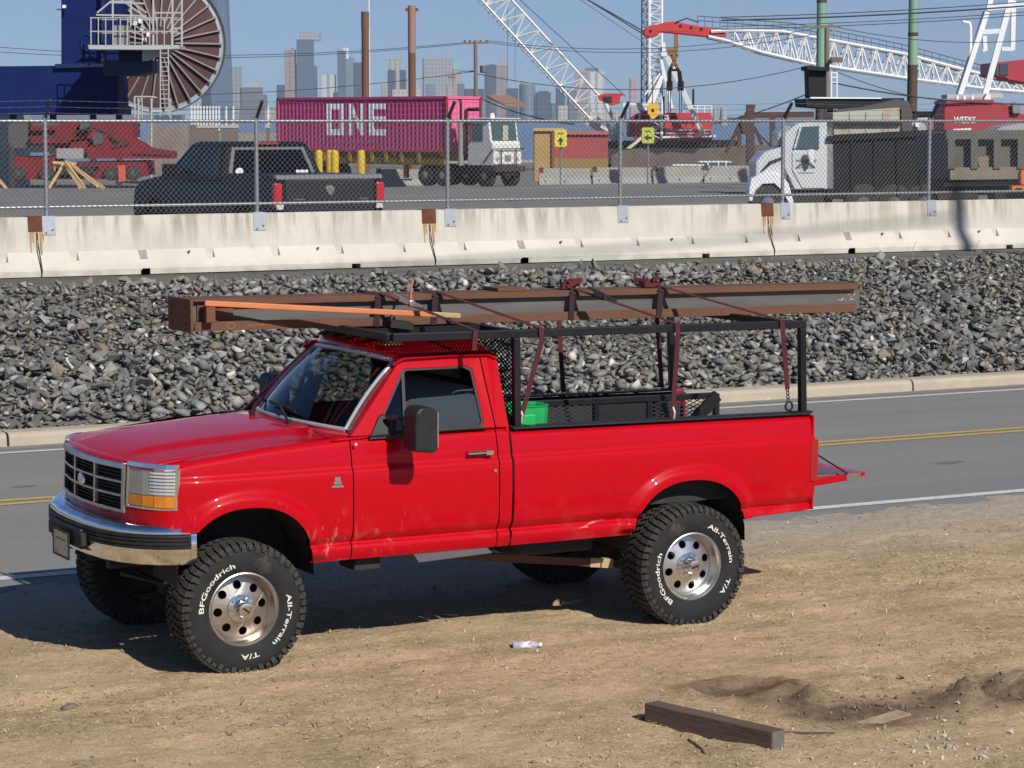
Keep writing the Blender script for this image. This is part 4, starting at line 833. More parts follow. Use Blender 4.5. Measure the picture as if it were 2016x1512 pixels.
for i, (lab, ur, ub, foot) in enumerate(STR):
    st_ = thing('tie_down_strap', lab, 'strap', (TX, TY, 0), group='straps over the steel beam')
    top = Vector((ub, YB0+0.02, bt(ub)+0.004)); rail = Vector((ur, yo, rz_(ur)+0.034))
    mb = MB(); pts = [top, rail]+([Vector((ur+0.006, yo-0.004, rz_(ur)-0.04)), foot] if foot else [Vector((ur-0.01, yo-0.004, rz_(ur)-0.10))])
    ribbon(mb, pts, 0.038, (1, 0, 0)); mb.build('webbing', M_STRAP, st_)
    uf = ub+0.18 if i else ub+0.02
    mb = MB(); ribbon(mb, [Vector((ub, YB1+0.05, bt(ub)+0.003)), top, Vector((ub-0.03, YB0-0.012, bt(ub)-0.03)), Vector((ub-0.045, YB0-0.014, BZ(ub)-0.002))], 0.045, (1, 0, 0)); mb.build('beam_wrap', M_STRAPK, st_)
    far = Vector((ur+0.1, 0.94, rz_(ur)+0.034)); mb = MB(); ribbon(mb, [Vector((ub, YB1+0.05, bt(ub)+0.003)), far, Vector((ur+0.1, 0.945, rz_(ur)-0.05)), Vector((ur+0.12, 0.90, 1.47))], 0.038, (1, 0, 0)); mb.build('far_webbing', M_STRAP, st_)
    if i in (0, 2):
        c = top.lerp(rail, 0.30 if i else 0.33)+Vector((0, 0, 0.012))
        rt = MB().beam(c+Vector((-0.06, 0.05, 0.03)), c+Vector((0.07, -0.05, -0.03)), 0.05, 0.03).beam(c+Vector((-0.09, 0.08, 0.07)), c+Vector((0.0, 0, 0.02)), 0.05, 0.016).cyl(c+Vector((0, -0.03, 0)), c+Vector((0, 0.03, 0)), 0.025, 10).build('ratchet', M_BLACK if i else M_DCHROME, st_, bevel=0.003)
        if i == 0: MB().tube([c, c+Vector((0.03, 0.06, 0.10)), c+Vector((0.055, 0.08, 0.16))], 0.010, 6).build('ratchet_handle', mat('copper_handle', (0.35, 0.12, 0.08), 0.5), rt)
    if i in (1, 2):
        f_ = Vector(foot); MB().tube([f_+Vector((0, 0, 0.10)), f_+Vector((0.012, -0.012, 0.05)), f_+Vector((0.005, -0.01, 0.0)), f_+Vector((-0.02, 0.01, -0.02))], 0.010, 6).build('hook', mat('hook_zinc', (0.6, 0.5, 0.48), 0.4, 0.5), st_)
    if i == 3:
        z = 1.62
        while z > 1.535: mb = MB().tube([Vector((4.27+(1.62-z)*0.1+0.010*math.cos(a), -0.885+0.004*math.sin(a*2), z+0.016*math.sin(a))) for a in np.linspace(0, 2*PI, 11)], 0.004, 5, cap=False); mb.build('chain_link', M_DARK, st_); z -= 0.026
        MB().tube([Vector((4.285+0.030*math.cos(a), -0.885, 1.497+0.030*math.sin(a))) for a in np.linspace(0, 2*PI, 21)], 0.008, 6, cap=False).build('ring', M_DARK, st_, smooth=60)
# loose webbing bundles on top of the beam
for lab, ub in (('tangle of spare maroon webbing on the beam near its middle', 2.98), ('tangle of spare maroon webbing on the beam towards its rear end', 3.62)):
    mb = MB(); p = [Vector((TX+ub+random.uniform(-0.10, 0.10), TY+random.uniform(-0.05, 0.08), bt(ub)+0.012+0.06*random.random()*(k % 3 > 0))) for k in range(14)]
    ribbon(mb, p, 0.035, (0.2, 0.3, 1)); tag(mb.build('webbing_bundle', mat('red_webbing', (0.085, 0.010, 0.014), 0.9)), lab, 'strap')
# ---- mesh gate in the bed
MG = thing('mesh_gate', 'black expanded metal ramp gate standing inside the truck bed', 'ramp gate', (TX, TY, 0))
gy_ = 0.30
for z in (1.475, 1.06): MB().beam((2.55, gy_, z), (4.42, gy_, z-0.018), 0.045, 0.045).build('gate_rail', M_BLKPAINT, MG, bevel=0.004)
for u in (2.55, 3.36, 3.82, 4.42): MB().beam((u, gy_, 0.95), (u, gy_, 1.47), 0.04, 0.04).build('gate_upright', M_BLKPAINT, MG)
for a, b in ((2.55, 3.36), (3.82, 4.42)): expanded(MB(), lambda x, z: (a+x, gy_, 1.06+z), b-a, 0.40, 0.070, 0.030, 0.009).build('gate_mesh', mat('mesh_steel', (0.05, 0.055, 0.065), 0.45, 0.4), MG)['kind'] = 'stuff'
MB().box(3.385, 3.795, gy_-0.01, gy_+0.01, 1.08, 1.44).build('gate_panel', M_BLACK, MG)
MB().beam((3.98, gy_-0.05, 1.10), (4.40, gy_-0.05, 1.46), 0.03, 0.09).build('gate_brace', M_BLKPAINT, MG)
# ---- green bin
GB = thing('green_bin', 'bright green octagonal plastic tub behind the cab in the bed', 'tub', (TX+2.19, TY-0.66, 1.395))
M_GRN = mat('green_plastic', (0.012, 0.40, 0.10), 0.45, col2=(0.010, 0.31, 0.08), scale=8)
MB().lathe([(0.155, 0.0), (0.165, 0.19), (0.172, 0.20), (0.160, 0.205), (0.150, 0.19), (0.140, 0.02), (0, 0.02)], (0.05, 0, 0), (0, 0, 1), 12).build('tub_wall', M_GRN, GB)
MB().box(-0.13, 0.04, -0.20, -0.08, 0.0, 0.155).build('tub_pocket', M_GRN, GB, bevel=0.012)
MB().box(-0.14, 0.05, -0.10, 0.05, 0.15, 0.195).build('tub_lid', M_GRN, GB, bevel=0.012)
MB().tube([(0.10, -0.18, 0.02), (0.16, -0.21, 0.03), (0.20, -0.18, 0.04), (0.14, -0.16, 0.05)], 0.012, 6).build('tub_clamp', M_BLACK, GB)
MB().box(-0.14, 0.5, -0.15, 0.4, -0.46, -0.004).build('tub_stand', M_DARK, GB)
MB().cbox((TX+4.30, TY+0.66, 1.42), (0.10, 0.05, 0.13)).build('red_jack', mat('red_jack_paint', (0.16, 0.008, 0.008), 0.6), None, bevel=0.02)
tag(bpy.data.objects['red_jack'], 'small red metal block beyond the mesh gate in the bed', 'jack')
# ================================================================== THINGS LYING ON THE DIRT
def gh(x, y): return float(ground_h(np.array([x]), np.array([y]))[0])+0.03
p1 = onZ(1281, 1405, 0.06); p2 = onZ(1532, 1463, 0.06)
tb = thing('timber_block', 'weathered dark brown square timber lying on the dirt', 'timber', (p1.x, p1.y, 0)); dv = (p2-p1); dv.z = 0; L_ = dv.length; tb.rotation_euler = (0, 0, math.atan2(dv.y, dv.x))
M_TIM = mat('weathered_timber', (0.085, 0.058, 0.042), 0.85, col2=(0.14, 0.10, 0.075), scale=6, bump=0.5, bscale=30, stretch=(0.25, 1.5, 1.5))
MB().box(0, L_, -0.055, 0.055, 0.0, 0.125).build('timber_body', M_TIM, tb, bevel=0.006)
MB().box(L_-0.002, L_+0.003, -0.050, 0.050, 0.005, 0.12).build('sawn_end', mat('grey_end_grain', (0.16, 0.15, 0.14), 0.9, col2=(0.1, 0.095, 0.09), scale=20), tb)
MB().box(-0.03, 0.02, -0.04, 0.03, 0.0, 0.035).build('splinter', M_DARK, tb)
tb.location.z = gh(p1.x, p1.y)-0.012
# plastic bottle
c = onZ(1028, 1270, 0.03); bo = thing('plastic_bottle', 'crushed clear plastic bottle with white label lying on the dirt', 'bottle', (c.x-0.075, c.y, gh(c.x, c.y)+0.022), math.radians(-20))
M_PET = mat('crumpled_plastic', (0.55, 0.57, 0.60), 0.15, 0.0, col2=(0.35, 0.37, 0.42), scale=40, bump=0.8, bscale=70, coat=0.5)
def wob(p): return Vector((p.x, p.y*(1+0.12*math.sin(p.x*60)), p.z*(0.86+0.10*math.sin(p.x*45+1))))
MB().lathe([(0, 0), (0.028, 0.002), (0.032, 0.012), (0.030, 0.05), (0.033, 0.06)], (0, 0, 0), (1, 0, 0), 18).xf(wob).build('bottle_base', M_PET, bo, smooth=50)
MB().lathe([(0.033, 0.06), (0.031, 0.085), (0.034, 0.11), (0.033, 0.125)], (0, 0, 0), (1, 0, 0), 18).xf(wob).build('bottle_label', mat('bottle_label_print', (0.78, 0.78, 0.80), 0.4, third=(0.02, 0.02, 0.03), tscale=24, tamt=0.55), bo, smooth=50)
MB().lathe([(0.033, 0.125), (0.030, 0.15), (0.016, 0.172), (0.013, 0.185)], (0, 0, 0), (1, 0, 0), 18).xf(wob).build('bottle_shoulder', M_PET, bo, smooth=50)
MB().lathe([(0.015, 0.182), (0.015, 0.200), (0, 0.200)], (0, 0, 0), (1, 0, 0), 12).build('bottle_cap', mat('white_cap', (0.8, 0.8, 0.8), 0.4), bo)
# flat stone, chips, sticks, half buried board
def pebble(name, px, py, sx, sy, sz, m, lab, cat, rz=0.3, grp=None):
    q = onZ(px, py, 0.0); b = bmesh.new(); bmesh.ops.create_icosphere(b, subdivisions=2, radius=0.5)
    for v in b.verts: v.co *= 0.9+0.2*random.random(); v.co.x *= sx; v.co.y *= sy; v.co.z *= sz
    me = bpy.data.meshes.new(name); b.to_mesh(me); b.free(); me.materials.append(m); me.shade_smooth(); o = bpy.data.objects.new(name, me); COL.objects.link(o); o.location = (q.x, q.y, gh(q.x, q.y)+sz*0.25); o.rotation_euler = (0, 0, rz); return tag(o, lab, cat, grp)
pebble('flat_stone', 137, 1399, 0.115, 0.07, 0.04, mat('flat_stone', (0.13, 0.105, 0.07), 0.8, col2=(0.2, 0.16, 0.11), scale=12), 'flat brown stone alone on the dirt left of the front wheel', 'stone')
def chip(name, px, py, ln, wd, th, rz, m, lab, cat):
    q = onZ(px, py, 0.0); o = MB().box(-ln/2, ln/2, -wd/2, wd/2, 0, th).build(name, m, None, bevel=min(wd, th)*0.2); o.location = (q.x, q.y, gh(q.x, q.y)-0.008); o.rotation_euler = (0.05, -0.04, rz); return tag(o, lab, cat)
M_CHIP = mat('pale_wood_chip', (0.50, 0.40, 0.27), 0.85, col2=(0.40, 0.30, 0.2), scale=15)
chip('wood_scrap', 1126, 1191, 0.16, 0.06, 0.03, 0.25, M_CHIP, 'pale wood scrap at the edge of the truck shadow near the rear wheel', 'wood scrap')
chip('wood_splinter', 885, 1220, 0.13, 0.018, 0.02, -0.9, M_CHIP, 'thin pale splinter at the shadow edge below the door', 'wood scrap')
chip('buried_board', 1735, 1421, 0.42, 0.11, 0.010, 0.25, mat('dirty_board', (0.50, 0.37, 0.23), 0.95, col2=(0.27, 0.195, 0.125), scale=9, bump=0.6), 'half buried board in the turned soil right of the timber', 'board')
chip('dark_stick', 1592, 1452, 0.30, 0.022, 0.02, -0.75, M_TIM, 'thin dark stick beside the end of the square timber', 'stick')
for k, (a, b) in enumerate((((1355, 1455), (1405, 1512)),)):
    A = onZ(*a, 0.02); B = onZ(*b, 0.02); tag(MB().tube([A, A.lerp(B, 0.4)+Vector((0.02, 0, 0.01)), B], 0.006, 5).build('twig', M_TIM), 'thin curved twig on the dirt below the timber', 'twig')
# dry fibres and chips that nobody could count
def litter():
    n = 34000; X = rng.uniform(2.0, 17.5, n); Y = 10.2+(18.3-10.2)*rng.random(n)**0.9
    dens = vnoise(X*0.8, Y*0.9, 21)*0.6+vnoise(X*3, Y*3, 22)*0.4; sm = soil_mask(X, Y)
    keep = (dens > 0.25+0.35*rng.random(n)) & (sm < 0.35) & ((Y < 17.4) | (rng.random(n) < 0.25)); X, Y = X[keep], Y[keep]; n = len(X)
    Z = ground_h(X, Y)+0.0295+rng.uniform(0.002, 0.012, n); L = rng.uniform(0.012, 0.05, n)*np.where(rng.random(n) < 0.06, 1.8, 1); a = rng.uniform(0, 2*PI, n); wd = rng.uniform(0.003, 0.0075, n); tl = rng.normal(0, 0.22, n); bend = rng.normal(0, 0.25, n)
    dx, dy = np.cos(a), np.sin(a); px_, py_ = -dy, dx
    def P(t, s): return np.stack([X+dx*L*t+px_*(wd*s+bend*L*(t*t-0.25)), Y+dy*L*t+py_*(wd*s+bend*L*(t*t-0.25)), Z+np.abs(tl)*L*(t+0.5)+0.001*s], -1)
    V = np.stack([P(-0.5, -0.5), P(-0.5, 0.5), P(0, 0.5), P(0, -0.5), P(0.5, 0.5), P(0.5, -0.5)], 1).reshape(-1, 3)
    k = np.arange(n)[:, None]*6; F = np.concatenate([k+np.array([[0, 3, 2, 1]]), k+np.array([[3, 5, 4, 2]])], 0)
    me = bpy.data.meshes.new('dry_straw'); me.vertices.add(len(V)); me.vertices.foreach_set('co', V.astype(np.float32).ravel()); me.loops.add(len(F)*4); me.loops.foreach_set('vertex_index', F.astype(np.int32).ravel()); me.polygons.add(len(F)); me.polygons.foreach_set('loop_start', np.arange(0, len(F)*4, 4, dtype=np.int32)); me.update(calc_edges=True)
    tn = np.repeat(np.where(rng.random(n) < 0.22, rng.uniform(0, 0.3, n), rng.uniform(0.45, 1.0, n)), 6).astype(np.float32); at = me.attributes.new('tone', 'FLOAT', 'POINT'); at.data.foreach_set('value', tn)
    m = bpy.data.materials.new('dry_straw'); m.use_nodes = True; t = m.node_tree; b = t.nodes['Principled BSDF']; b.inputs['Roughness'].default_value = 0.9; b.inputs['Specular IOR Level'].default_value = 0.1
    q = t.nodes.new('ShaderNodeAttribute'); q.attribute_name = 'tone'; cr = t.nodes.new('ShaderNodeValToRGB'); t.links.new(q.outputs['Fac'], cr.inputs[0]); e = cr.color_ramp.elements
    e[0].color = (0.17, 0.12, 0.072, 1); e[1].color = (0.70, 0.56, 0.37, 1); z = e.new(0.5); z.color = (0.34, 0.245, 0.145, 1); t.links.new(cr.outputs[0], b.inputs['Base Color']); me.materials.append(m)
    o = bpy.data.objects.new('dry_straw', me); COL.objects.link(o); tag(o, 'dry straw and bark fibres matted over the dirt', 'straw', kind='stuff')
    # small pebbles and clods
    n = 1500; Vs, Fs, Ts = [], [], []; k = 0
    for i in range(n):
        x, y = rng.uniform(2.5, 17), rng.uniform(10.2, 18.7); big = rng.random() < 0.04; s = rng.uniform(0.006, 0.020)*(1.5 if big else 1)
        if rng.random() < 0.16: x = pA.x+rng.uniform(-1.2, 2.5); y = pA.y+rng.normal(0.05, 0.22); s *= 1.5; tone = rng.uniform(0.60, 0.64)
        elif rng.random() < 0.12: x = onZ(1850, 1490, 0).x+rng.normal(0, 0.5); y = onZ(1850, 1490, 0).y+rng.normal(0, 0.22); s *= 1.3; tone = rng.uniform(0.90, 0.97)
        else: tone = rng.choice([0.62, 0.62, 0.3, 0.5, 0.93, 0.95])
        V, Fc = STV[rng.integers(28)]; R = rotm(*rng.uniform(0, 6, 3)); Vs.append(V*s*1.6 @ R.T+np.array([x, y, gh(x, y)+s*0.25])); Fs.append(Fc+k); Ts.append(np.full(len(V), tone, np.float32)); k += len(V)
    V = np.vstack(Vs); Fc = np.vstack(Fs); me = bpy.data.meshes.new('pebbles'); me.from_pydata(V.tolist(), [], Fc.tolist()); at = me.attributes.new('tone', 'FLOAT', 'POINT'); at.data.foreach_set('value', np.concatenate(Ts)); me.materials.append(M_STONE)
    o = bpy.data.objects.new('pebbles', me); COL.objects.link(o); tag(o, 'small pebbles and soil clods scattered over the dirt', 'pebbles', kind='stuff')
litter()
# ================================================================== BARRIERS AND FENCE
YBAR = 34.0; ZB = 1.392
def conc(name, col, col2, streak):
    m = bpy.data.materials.new(name); m.use_nodes = True; t = m.node_tree; b = t.nodes['Principled BSDF']; b.inputs['Roughness'].default_value = 0.9; b.inputs['Specular IOR Level'].default_value = 0.2
    g = t.nodes.new('ShaderNodeNewGeometry'); P = g.outputs['Position']
    def nz(sc, d, st=(1, 1, 1)):
        mp = t.nodes.new('ShaderNodeMapping'); mp.inputs['Scale'].default_value = st; t.links.new(P, mp.inputs[0]); n = t.nodes.new('ShaderNodeTexNoise'); n.inputs['Scale'].default_value = sc; n.inputs['Detail'].default_value = d; n.inputs['Roughness'].default_value = 0.6; t.links.new(mp.outputs[0], n.inputs[0]); return n.outputs[0]
    def rg(s, a, c, lo=0.0, hi=1.0):
        r = t.nodes.new('ShaderNodeMapRange'); r.inputs[1].default_value = a; r.inputs[2].default_value = c; r.inputs[3].default_value = lo; r.inputs[4].default_value = hi; t.links.new(s, r.inputs[0]); return r.outputs[0]
    def mix(a, c, f):
        x = t.nodes.new('ShaderNodeMix'); x.data_type = 'RGBA'
        (x.inputs[6].__setattr__('default_value', (*a, 1)) if isinstance(a, tuple) else t.links.new(a, x.inputs[6])); x.inputs[7].default_value = (*c, 1); t.links.new(f, x.inputs[0]); return x.outputs[2]
    def mul(a, c): x = t.nodes.new('ShaderNodeMath'); x.operation = 'MULTIPLY'; t.links.new(a, x.inputs[0]); t.links.new(c, x.inputs[1]); return x.outputs[0]
    c = mix(col, col2, rg(nz(1.1, 6), 0.38, 0.66))
    sx = t.nodes.new('ShaderNodeSeparateXYZ'); t.links.new(P, sx.inputs[0])
    up = rg(sx.outputs[2], ZB+0.30, ZB+0.72)              # weather streaks run down from the top
    c = mix(c, streak, mul(mul(rg(nz(6, 6, (1, 1, 0.05)), 0.46, 0.60, 0, 0.95), up), rg(nz(0.45, 2), 0.30, 0.52)))
    c = mix(c, (0.26, 0.225, 0.17), rg(nz(5, 8), 0.66, 0.78, 0, 0.5))
    lowd = rg(sx.outputs[2], ZB+0.16, ZB+0.0, 0, 0.55); c = mix(c, (0.28, 0.25, 0.20), mul(lowd, rg(nz(4, 6), 0.42, 0.62)))
    t.links.new(c, b.inputs['Base Color']); bp = t.nodes.new('ShaderNodeBump'); bp.inputs['Strength'].default_value = 0.2; bp.inputs['Distance'].default_value = 0.01; t.links.new(nz(60, 5), bp.inputs['Height']); t.links.new(bp.outputs[0], b.inputs['Normal']); MATS[name] = m; return m
M_CONC = conc('barrier_concrete', (0.58, 0.553, 0.485), (0.51, 0.483, 0.42), (0.34, 0.305, 0.245))
PROF = [(0.0, 0.0), (0.0, 0.08), (0.175, 0.335), (0.225, 0.82), (0.385, 0.82), (0.435, 0.335), (0.61, 0.08), (0.61, 0.0)]
POCK = [(0.0, 0.0), (0.0, 0.08), (0.085, 0.205), (0.172, 0.212), (0.172, 0.335), (0.225, 0.82), (0.385, 0.82), (0.435, 0.335), (0.61, 0.08), (0.61, 0.0)]
DRN = [(0.0, 0.06), (0.0, 0.08), (0.175, 0.335), (0.225, 0.82), (0.385, 0.82), (0.435, 0.335), (0.61, 0.08), (0.61, 0.06)]
XJ = onY(845, 440, YBAR+0.2).x; LB = 6.06
sect = []
for k, lab in ((-2, 'leftmost pale concrete road barrier section cut off by the picture edge'), (-1, 'pale concrete barrier section in front of the black pickup'), (0, 'pale concrete barrier section in the middle below the container truck'), (1, 'pale concrete barrier section at the right below the dump truck')):
    x0 = XJ+k*LB+0.008; x1 = x0+LB-0.016
    th = thing('concrete_barrier', lab, 'barrier', (x0, YBAR, ZB), group='concrete barriers along the top of the slope')
    cuts = []; sp_ = LB/6
    for j in range(6): cuts.append((sp_*(j+0.5)-0.06, sp_*(j+0.5)+0.06, POCK))
    for j in (1.1, 4.2): cuts.append((j*1.05-0.07+0.35, j*1.05+0.07+0.35, DRN))
    cuts.sort(key=lambda c: c[0]); mb = MB(); cur = 0.0; f = lambda p, q, t: (t, p, q)
    for a, b, pr in cuts:
        mb.prism(PROF, f, cur, a); mb.prism(pr, f, a, b); cur = b
    mb.prism(PROF, f, cur, x1-x0); mb.build('barrier_body', M_CONC, th)
    for j in (1.9, 3.9): MB().cyl((j*1.0+0.3, 0.10, 0.30), (j*1.0+0.3, 0.135, 0.29), 0.018, 8).build('lifting_hole', mat('hole_dark', (0.12, 0.11, 0.09), 0.9), th)
M_RPL = mat('rust_plate', (0.085, 0.028, 0.014), 0.9, col2=(0.15, 0.05, 0.022), scale=12, bump=0.3)
for k, lab in ((-1, 'leftmost rusty joint plate capping two concrete barriers'), (0, 'rusty joint plate on the barrier top below the container truck'), (1, 'rusty joint plate beside the white dump truck post')):
    x = XJ+k*LB; j = thing('joint_plate', lab, 'joint plate', (x, YBAR, ZB), group='rusty plates joining the barriers')
    MB().prism([(0.196, 0.62), (0.214, 0.828), (0.396, 0.828), (0.416, 0.62), (0.408, 0.62), (0.389, 0.8215), (0.221, 0.8215), (0.204, 0.62)], lambda p, q, t: (t, p, q), -0.115, 0.115).build('cap', M_RPL, j)
    for s_, l_ in ((-0.085, 0.30), (-0.05, 0.17), (0.012, 0.22), (0.06, 0.34), (0.095, 0.15)):
        yb = 0.1955-0.0003; MB().prism([(s_-0.019, 0.63), (s_+0.019, 0.63), (s_+0.007, 0.63-l_), (s_-0.007, 0.63-l_)], lambda p, q, t: (p, interp(q, [(0.08, 0.0), (0.335, 0.175), (0.82, 0.225)])-t, q), -0.004, 0.0018).build('rust_run', mat('rust_stain', (0.33, 0.15, 0.05), 0.95, col2=(0.46, 0.30, 0.16), scale=20), j)
    gp = MB().prism([(-0.001, 0.005), (-0.001, 0.08), (0.174, 0.335), (0.2, 0.6), (0.22, 0.6), (0.22, 0.005)], lambda p, q, t: (t+0.03*math.sin(q*5), p+0.0, q), -0.010, 0.010).build('joint_gap', M_DARK, j)
# ---- fence
M_GALV = mat('galvanised_steel', (0.44, 0.45, 0.46), 0.42, 0.75, col2=(0.34, 0.35, 0.36), scale=14)
M_WIRE = mat('galvanised_wire', (0.36, 0.37, 0.37), 0.5, 0.55)
FN = thing('chain_link_fence', 'galvanised chain link fence standing on the concrete barriers', 'fence')
YF = YBAR+0.30; ZT = ZB+0.82
FX = [onY(p, 330, YF).x for p in (-370, 90, 505, 881, 1221, 1541, 1829, 2110)]
ZTOP, ZBOT = 3.535, 2.345
for x in FX:
    ps = MB().cyl((x, YF, ZT-0.15), (x, YF, ZTOP+0.04), 0.030, 10).build('post', M_GALV, FN, smooth=50)
    MB().lathe([(0.036, 0), (0.034, 0.03), (0, 0.05)], (x, YF, ZTOP+0.03), (0, 0, 1), 10).build('post_cap', M_GALV, ps)
    for z in (ZTOP, ZBOT): MB().lathe([(0.036, -0.025), (0.036, 0.025)], (x, YF, z), (0, 0, 1), 10).build('post_collar', M_GALV, ps)
    MB().beam((x+0.005, YF, ZTOP+0.03), (x+0.005, YF-0.24, ZTOP+0.29), 0.030, 0.045).build('barb_arm', mat('arm_dark', (0.06, 0.065, 0.07), 0.6, 0.4), ps)
    br = MB().add([(x-0.095, YBAR+0.188, ZB+0.57), (x+0.095, YBAR+0.188, ZB+0.57), (x+0.095, YBAR+0.214, ZB+0.832), (x-0.095, YBAR+0.214, ZB+0.832), (x-0.095, YBAR+0.202, ZB+0.57), (x+0.095, YBAR+0.202, ZB+0.57), (x+0.095, YBAR+0.228, ZB+0.832), (x-0.095, YBAR+0.228, ZB+0.832)], [(0,3,2,1),(4,5,6,7),(0,1,5,4),(1,2,6,5),(2,3,7,6),(3,0,4,7)]).build('bracket', mat('bracket_galvanised', (0.40, 0.43, 0.46), 0.5, 0.35, col2=(0.33, 0.36, 0.39), scale=10), ps)
    MB().box(x-0.095, x+0.095, YBAR+0.215, YBAR+0.40, ZB+0.8215, ZB+0.832).build('bracket_top', MATS['bracket_galvanised'], ps)
    for dx, dz in ((-0.045, 0.60), (0.05, 0.645)): MB().cyl((x+dx, YBAR+0.175, ZB+dz), (x+dx, YBAR+0.20, ZB+dz), 0.014, 6).build('bolt', M_DCHROME, ps)
for nm, z, r in (('top_rail', ZTOP, 0.022), ('bottom_rail', ZBOT, 0.021)):
    MB().cyl((FX[0], YF, z), (FX[-1], YF, z), r, 8).build(nm, M_GALV, FN, smooth=50)
    tm = MB(); x = FX[0]
    while x < FX[-1]: tm.cyl((x, YF-0.0, z), (x+0.012, YF, z), r+0.005, 8); x += 0.30
    tag(tm.build('tie_wire', M_WIRE, FN), kind='stuff')
fm = MB(); zb, zt = ZT+0.02, ZTOP+0.015; hgt = zt-zb; cell = 0.078; x = FX[0]-hgt
while x < FX[-1]:
    for sgn, yo_ in ((1, 0.0035), (-1, -0.0035)):
        a = (x, YF-0.026+yo_, zb) if sgn > 0 else (x, YF-0.026+yo_, zt); b = (x+hgt*0.94, YF-0.026+yo_, zt) if sgn > 0 else (x+hgt*0.94, YF-0.026+yo_, zb)
        A, B = Vector(a), Vector(b); k = len(fm.v); r = 0.0033
        for p in (A, B):
            for an in (0.5, 2.6, 4.7): fm.v.append((p.x+r*math.cos(an)*0.7, p.y+r*math.sin(an), p.z-sgn*r*math.cos(an)*0.7))
        fm.f += [(k, k+1, k+4, k+3), (k+1, k+2, k+5, k+4), (k+2, k, k+3, k+5)]
    x += cell
tag(fm.build('wire_mesh', M_WIRE, FN, fix=False), kind='stuff')
for j, (dy, dz) in enumerate(((-0.08, 0.115), (-0.155, 0.20), (-0.23, 0.285))):
    mb = MB(); pts = []
    for a, b in zip(FX, FX[1:]):
        for t in np.linspace(0, 1, 6)[:-1]: pts.append(Vector((a+(b-a)*t, YF+dy, ZTOP+dz-0.03*math.sin(PI*t))))
    mb.tube(pts, 0.0026, 4); x = FX[0]
    while x < FX[-1]:
        mb.beam((x, YF+dy-0.012, ZTOP+dz-0.03), (x+0.01, YF+dy+0.012, ZTOP+dz+0.02-0.02), 0.003, 0.003); x += 0.14
    tag(mb.build('barbed_wire', mat('dull_wire', (0.16, 0.17, 0.18), 0.6, 0.5), FN), kind='stuff')
# tuft of dead weed behind the barrier
c = W(1128, 412, 40); tw = MB()
for k in range(70):
    a = random.uniform(0, 6.28); l = random.uniform(0.1, 0.3); tw.tube([c+Vector((0, 0, -0.25)), c+Vector((math.cos(a)*l*0.5, math.sin(a)*l*0.5, -0.12+l*0.2)), c+Vector((math.cos(a)*l, math.sin(a)*l*0.6, -0.12+random.random()*0.14))], 0.006, 3)
tag(tw.build('dead_weed', mat('dead_weed', (0.10, 0.08, 0.05), 0.9)), 'clump of dead weed showing over the middle barrier', 'weed')
for px_, h_, lab_ in ((1798, 0.25, 'dry grass stalk at the slope top left of the pole shadow'), (1922, 0.24, 'taller dry grass stalk at the slope top right of the pole shadow'), (1914, 0.15, 'short dry grass stalk beside a taller one at the slope top')):
    q = onY(px_, 505, 32.9); tag(MB().tube([(q.x, 32.9, 1.37), (q.x-0.02, 32.88, 1.37+h_*0.6), (q.x+0.03, 32.86, 1.37+h_)], 0.006, 4).build('grass_stalk', mat('straw_stalk', (0.42, 0.34, 0.2), 0.9)), lab_, 'stalk', 'dry stalks at the slope top')
# ---- roadside pole and line out of frame to the right; they throw the shadows on the barrier
XS = onY(1890, 440, YBAR+0.1).x
PX_, PY_ = XS+0.1*16.2*1.0+0.6, 12.6
up = thing('roadside_pole', 'tall wooden pole beside the road right of the picture', 'pole', (PX_, PY_, 0))
MB().cyl((0, 0, -0.5), (0, 0, 19.5), 0.17, 12, 0.13).build('pole_shaft', mat('pole_wood', (0.16, 0.12, 0.085), 0.9, col2=(0.1, 0.075, 0.055), scale=6), up)
wz = lambda x: 18.55 + (x-PX_)*0.055
mb = MB(); mb.tube([(PX_, PY_, wz(PX_)), (PX_-6, PY_, wz(PX_-6)-0.10), (PX_-12, PY_, wz(PX_-12)-0.14), (PX_-20, PY_, wz(PX_-20)-0.1), (PX_-34, PY_, wz(PX_-34)+0.5)], 0.034, 6)
tag(mb.build('overhead_line', M_BLACK), 'overhead line running along the road out of the picture', 'wire')
# ================================================================== THE YARD BEHIND THE FENCE (camera-facing heading: local x = right of view, y = away, unless turned)
def at(px, d, z=None):
    p = W(px, HOR, d); return Vector((p.x, p.y, yard_z(p.y) if z is None else z))
ANG = -TH
def yt(name, lab, cat, px, d, turn=0.0, z=None, group=None): return thing(name, lab, cat, at(px, d, z), ANG+turn, group)
class PXF:
    """pixel outline -> metric solid at view depth d, extruded straight away from the viewer"""
    def __init__(s, t, d): s.t = t; s.d = d; s.inv = Matrix.Rotation(-t.rotation_euler.z, 3, 'Z')
    def p(s, x, y, dd=0.0): return s.inv @ (W(x, y, s.d)+F0*dd-s.t.location)
    def prism(s, mb, poly, dd, th): return mb.prism(poly, lambda x, y, q: s.p(x, y, q), dd, dd+th)
    def box(s, mb, x0, x1, y0, y1, dd, th): return s.prism(mb, [(x0, y1), (x1, y1), (x1, y0), (x0, y0)], dd, th)
def wheel_geo(mb, c, ax, r, wd, n=20): return mb.lathe([(0.0, -wd/2), (r*0.55, -wd/2), (r*0.9, -wd/2), (r, -wd*0.38), (r, wd*0.38), (r*0.9, wd/2), (r*0.55, wd/2), (0, wd/2)], c, ax, n)
def hubcap(mb, c, ax, r, wd): return mb.lathe([(0, wd*0.53), (r*0.25, wd*0.52), (r*0.5, wd*0.46)], c, ax, 16).lathe([(0, -wd*0.53), (r*0.25, -wd*0.52), (r*0.5, -wd*0.46)], c, ax, 16)
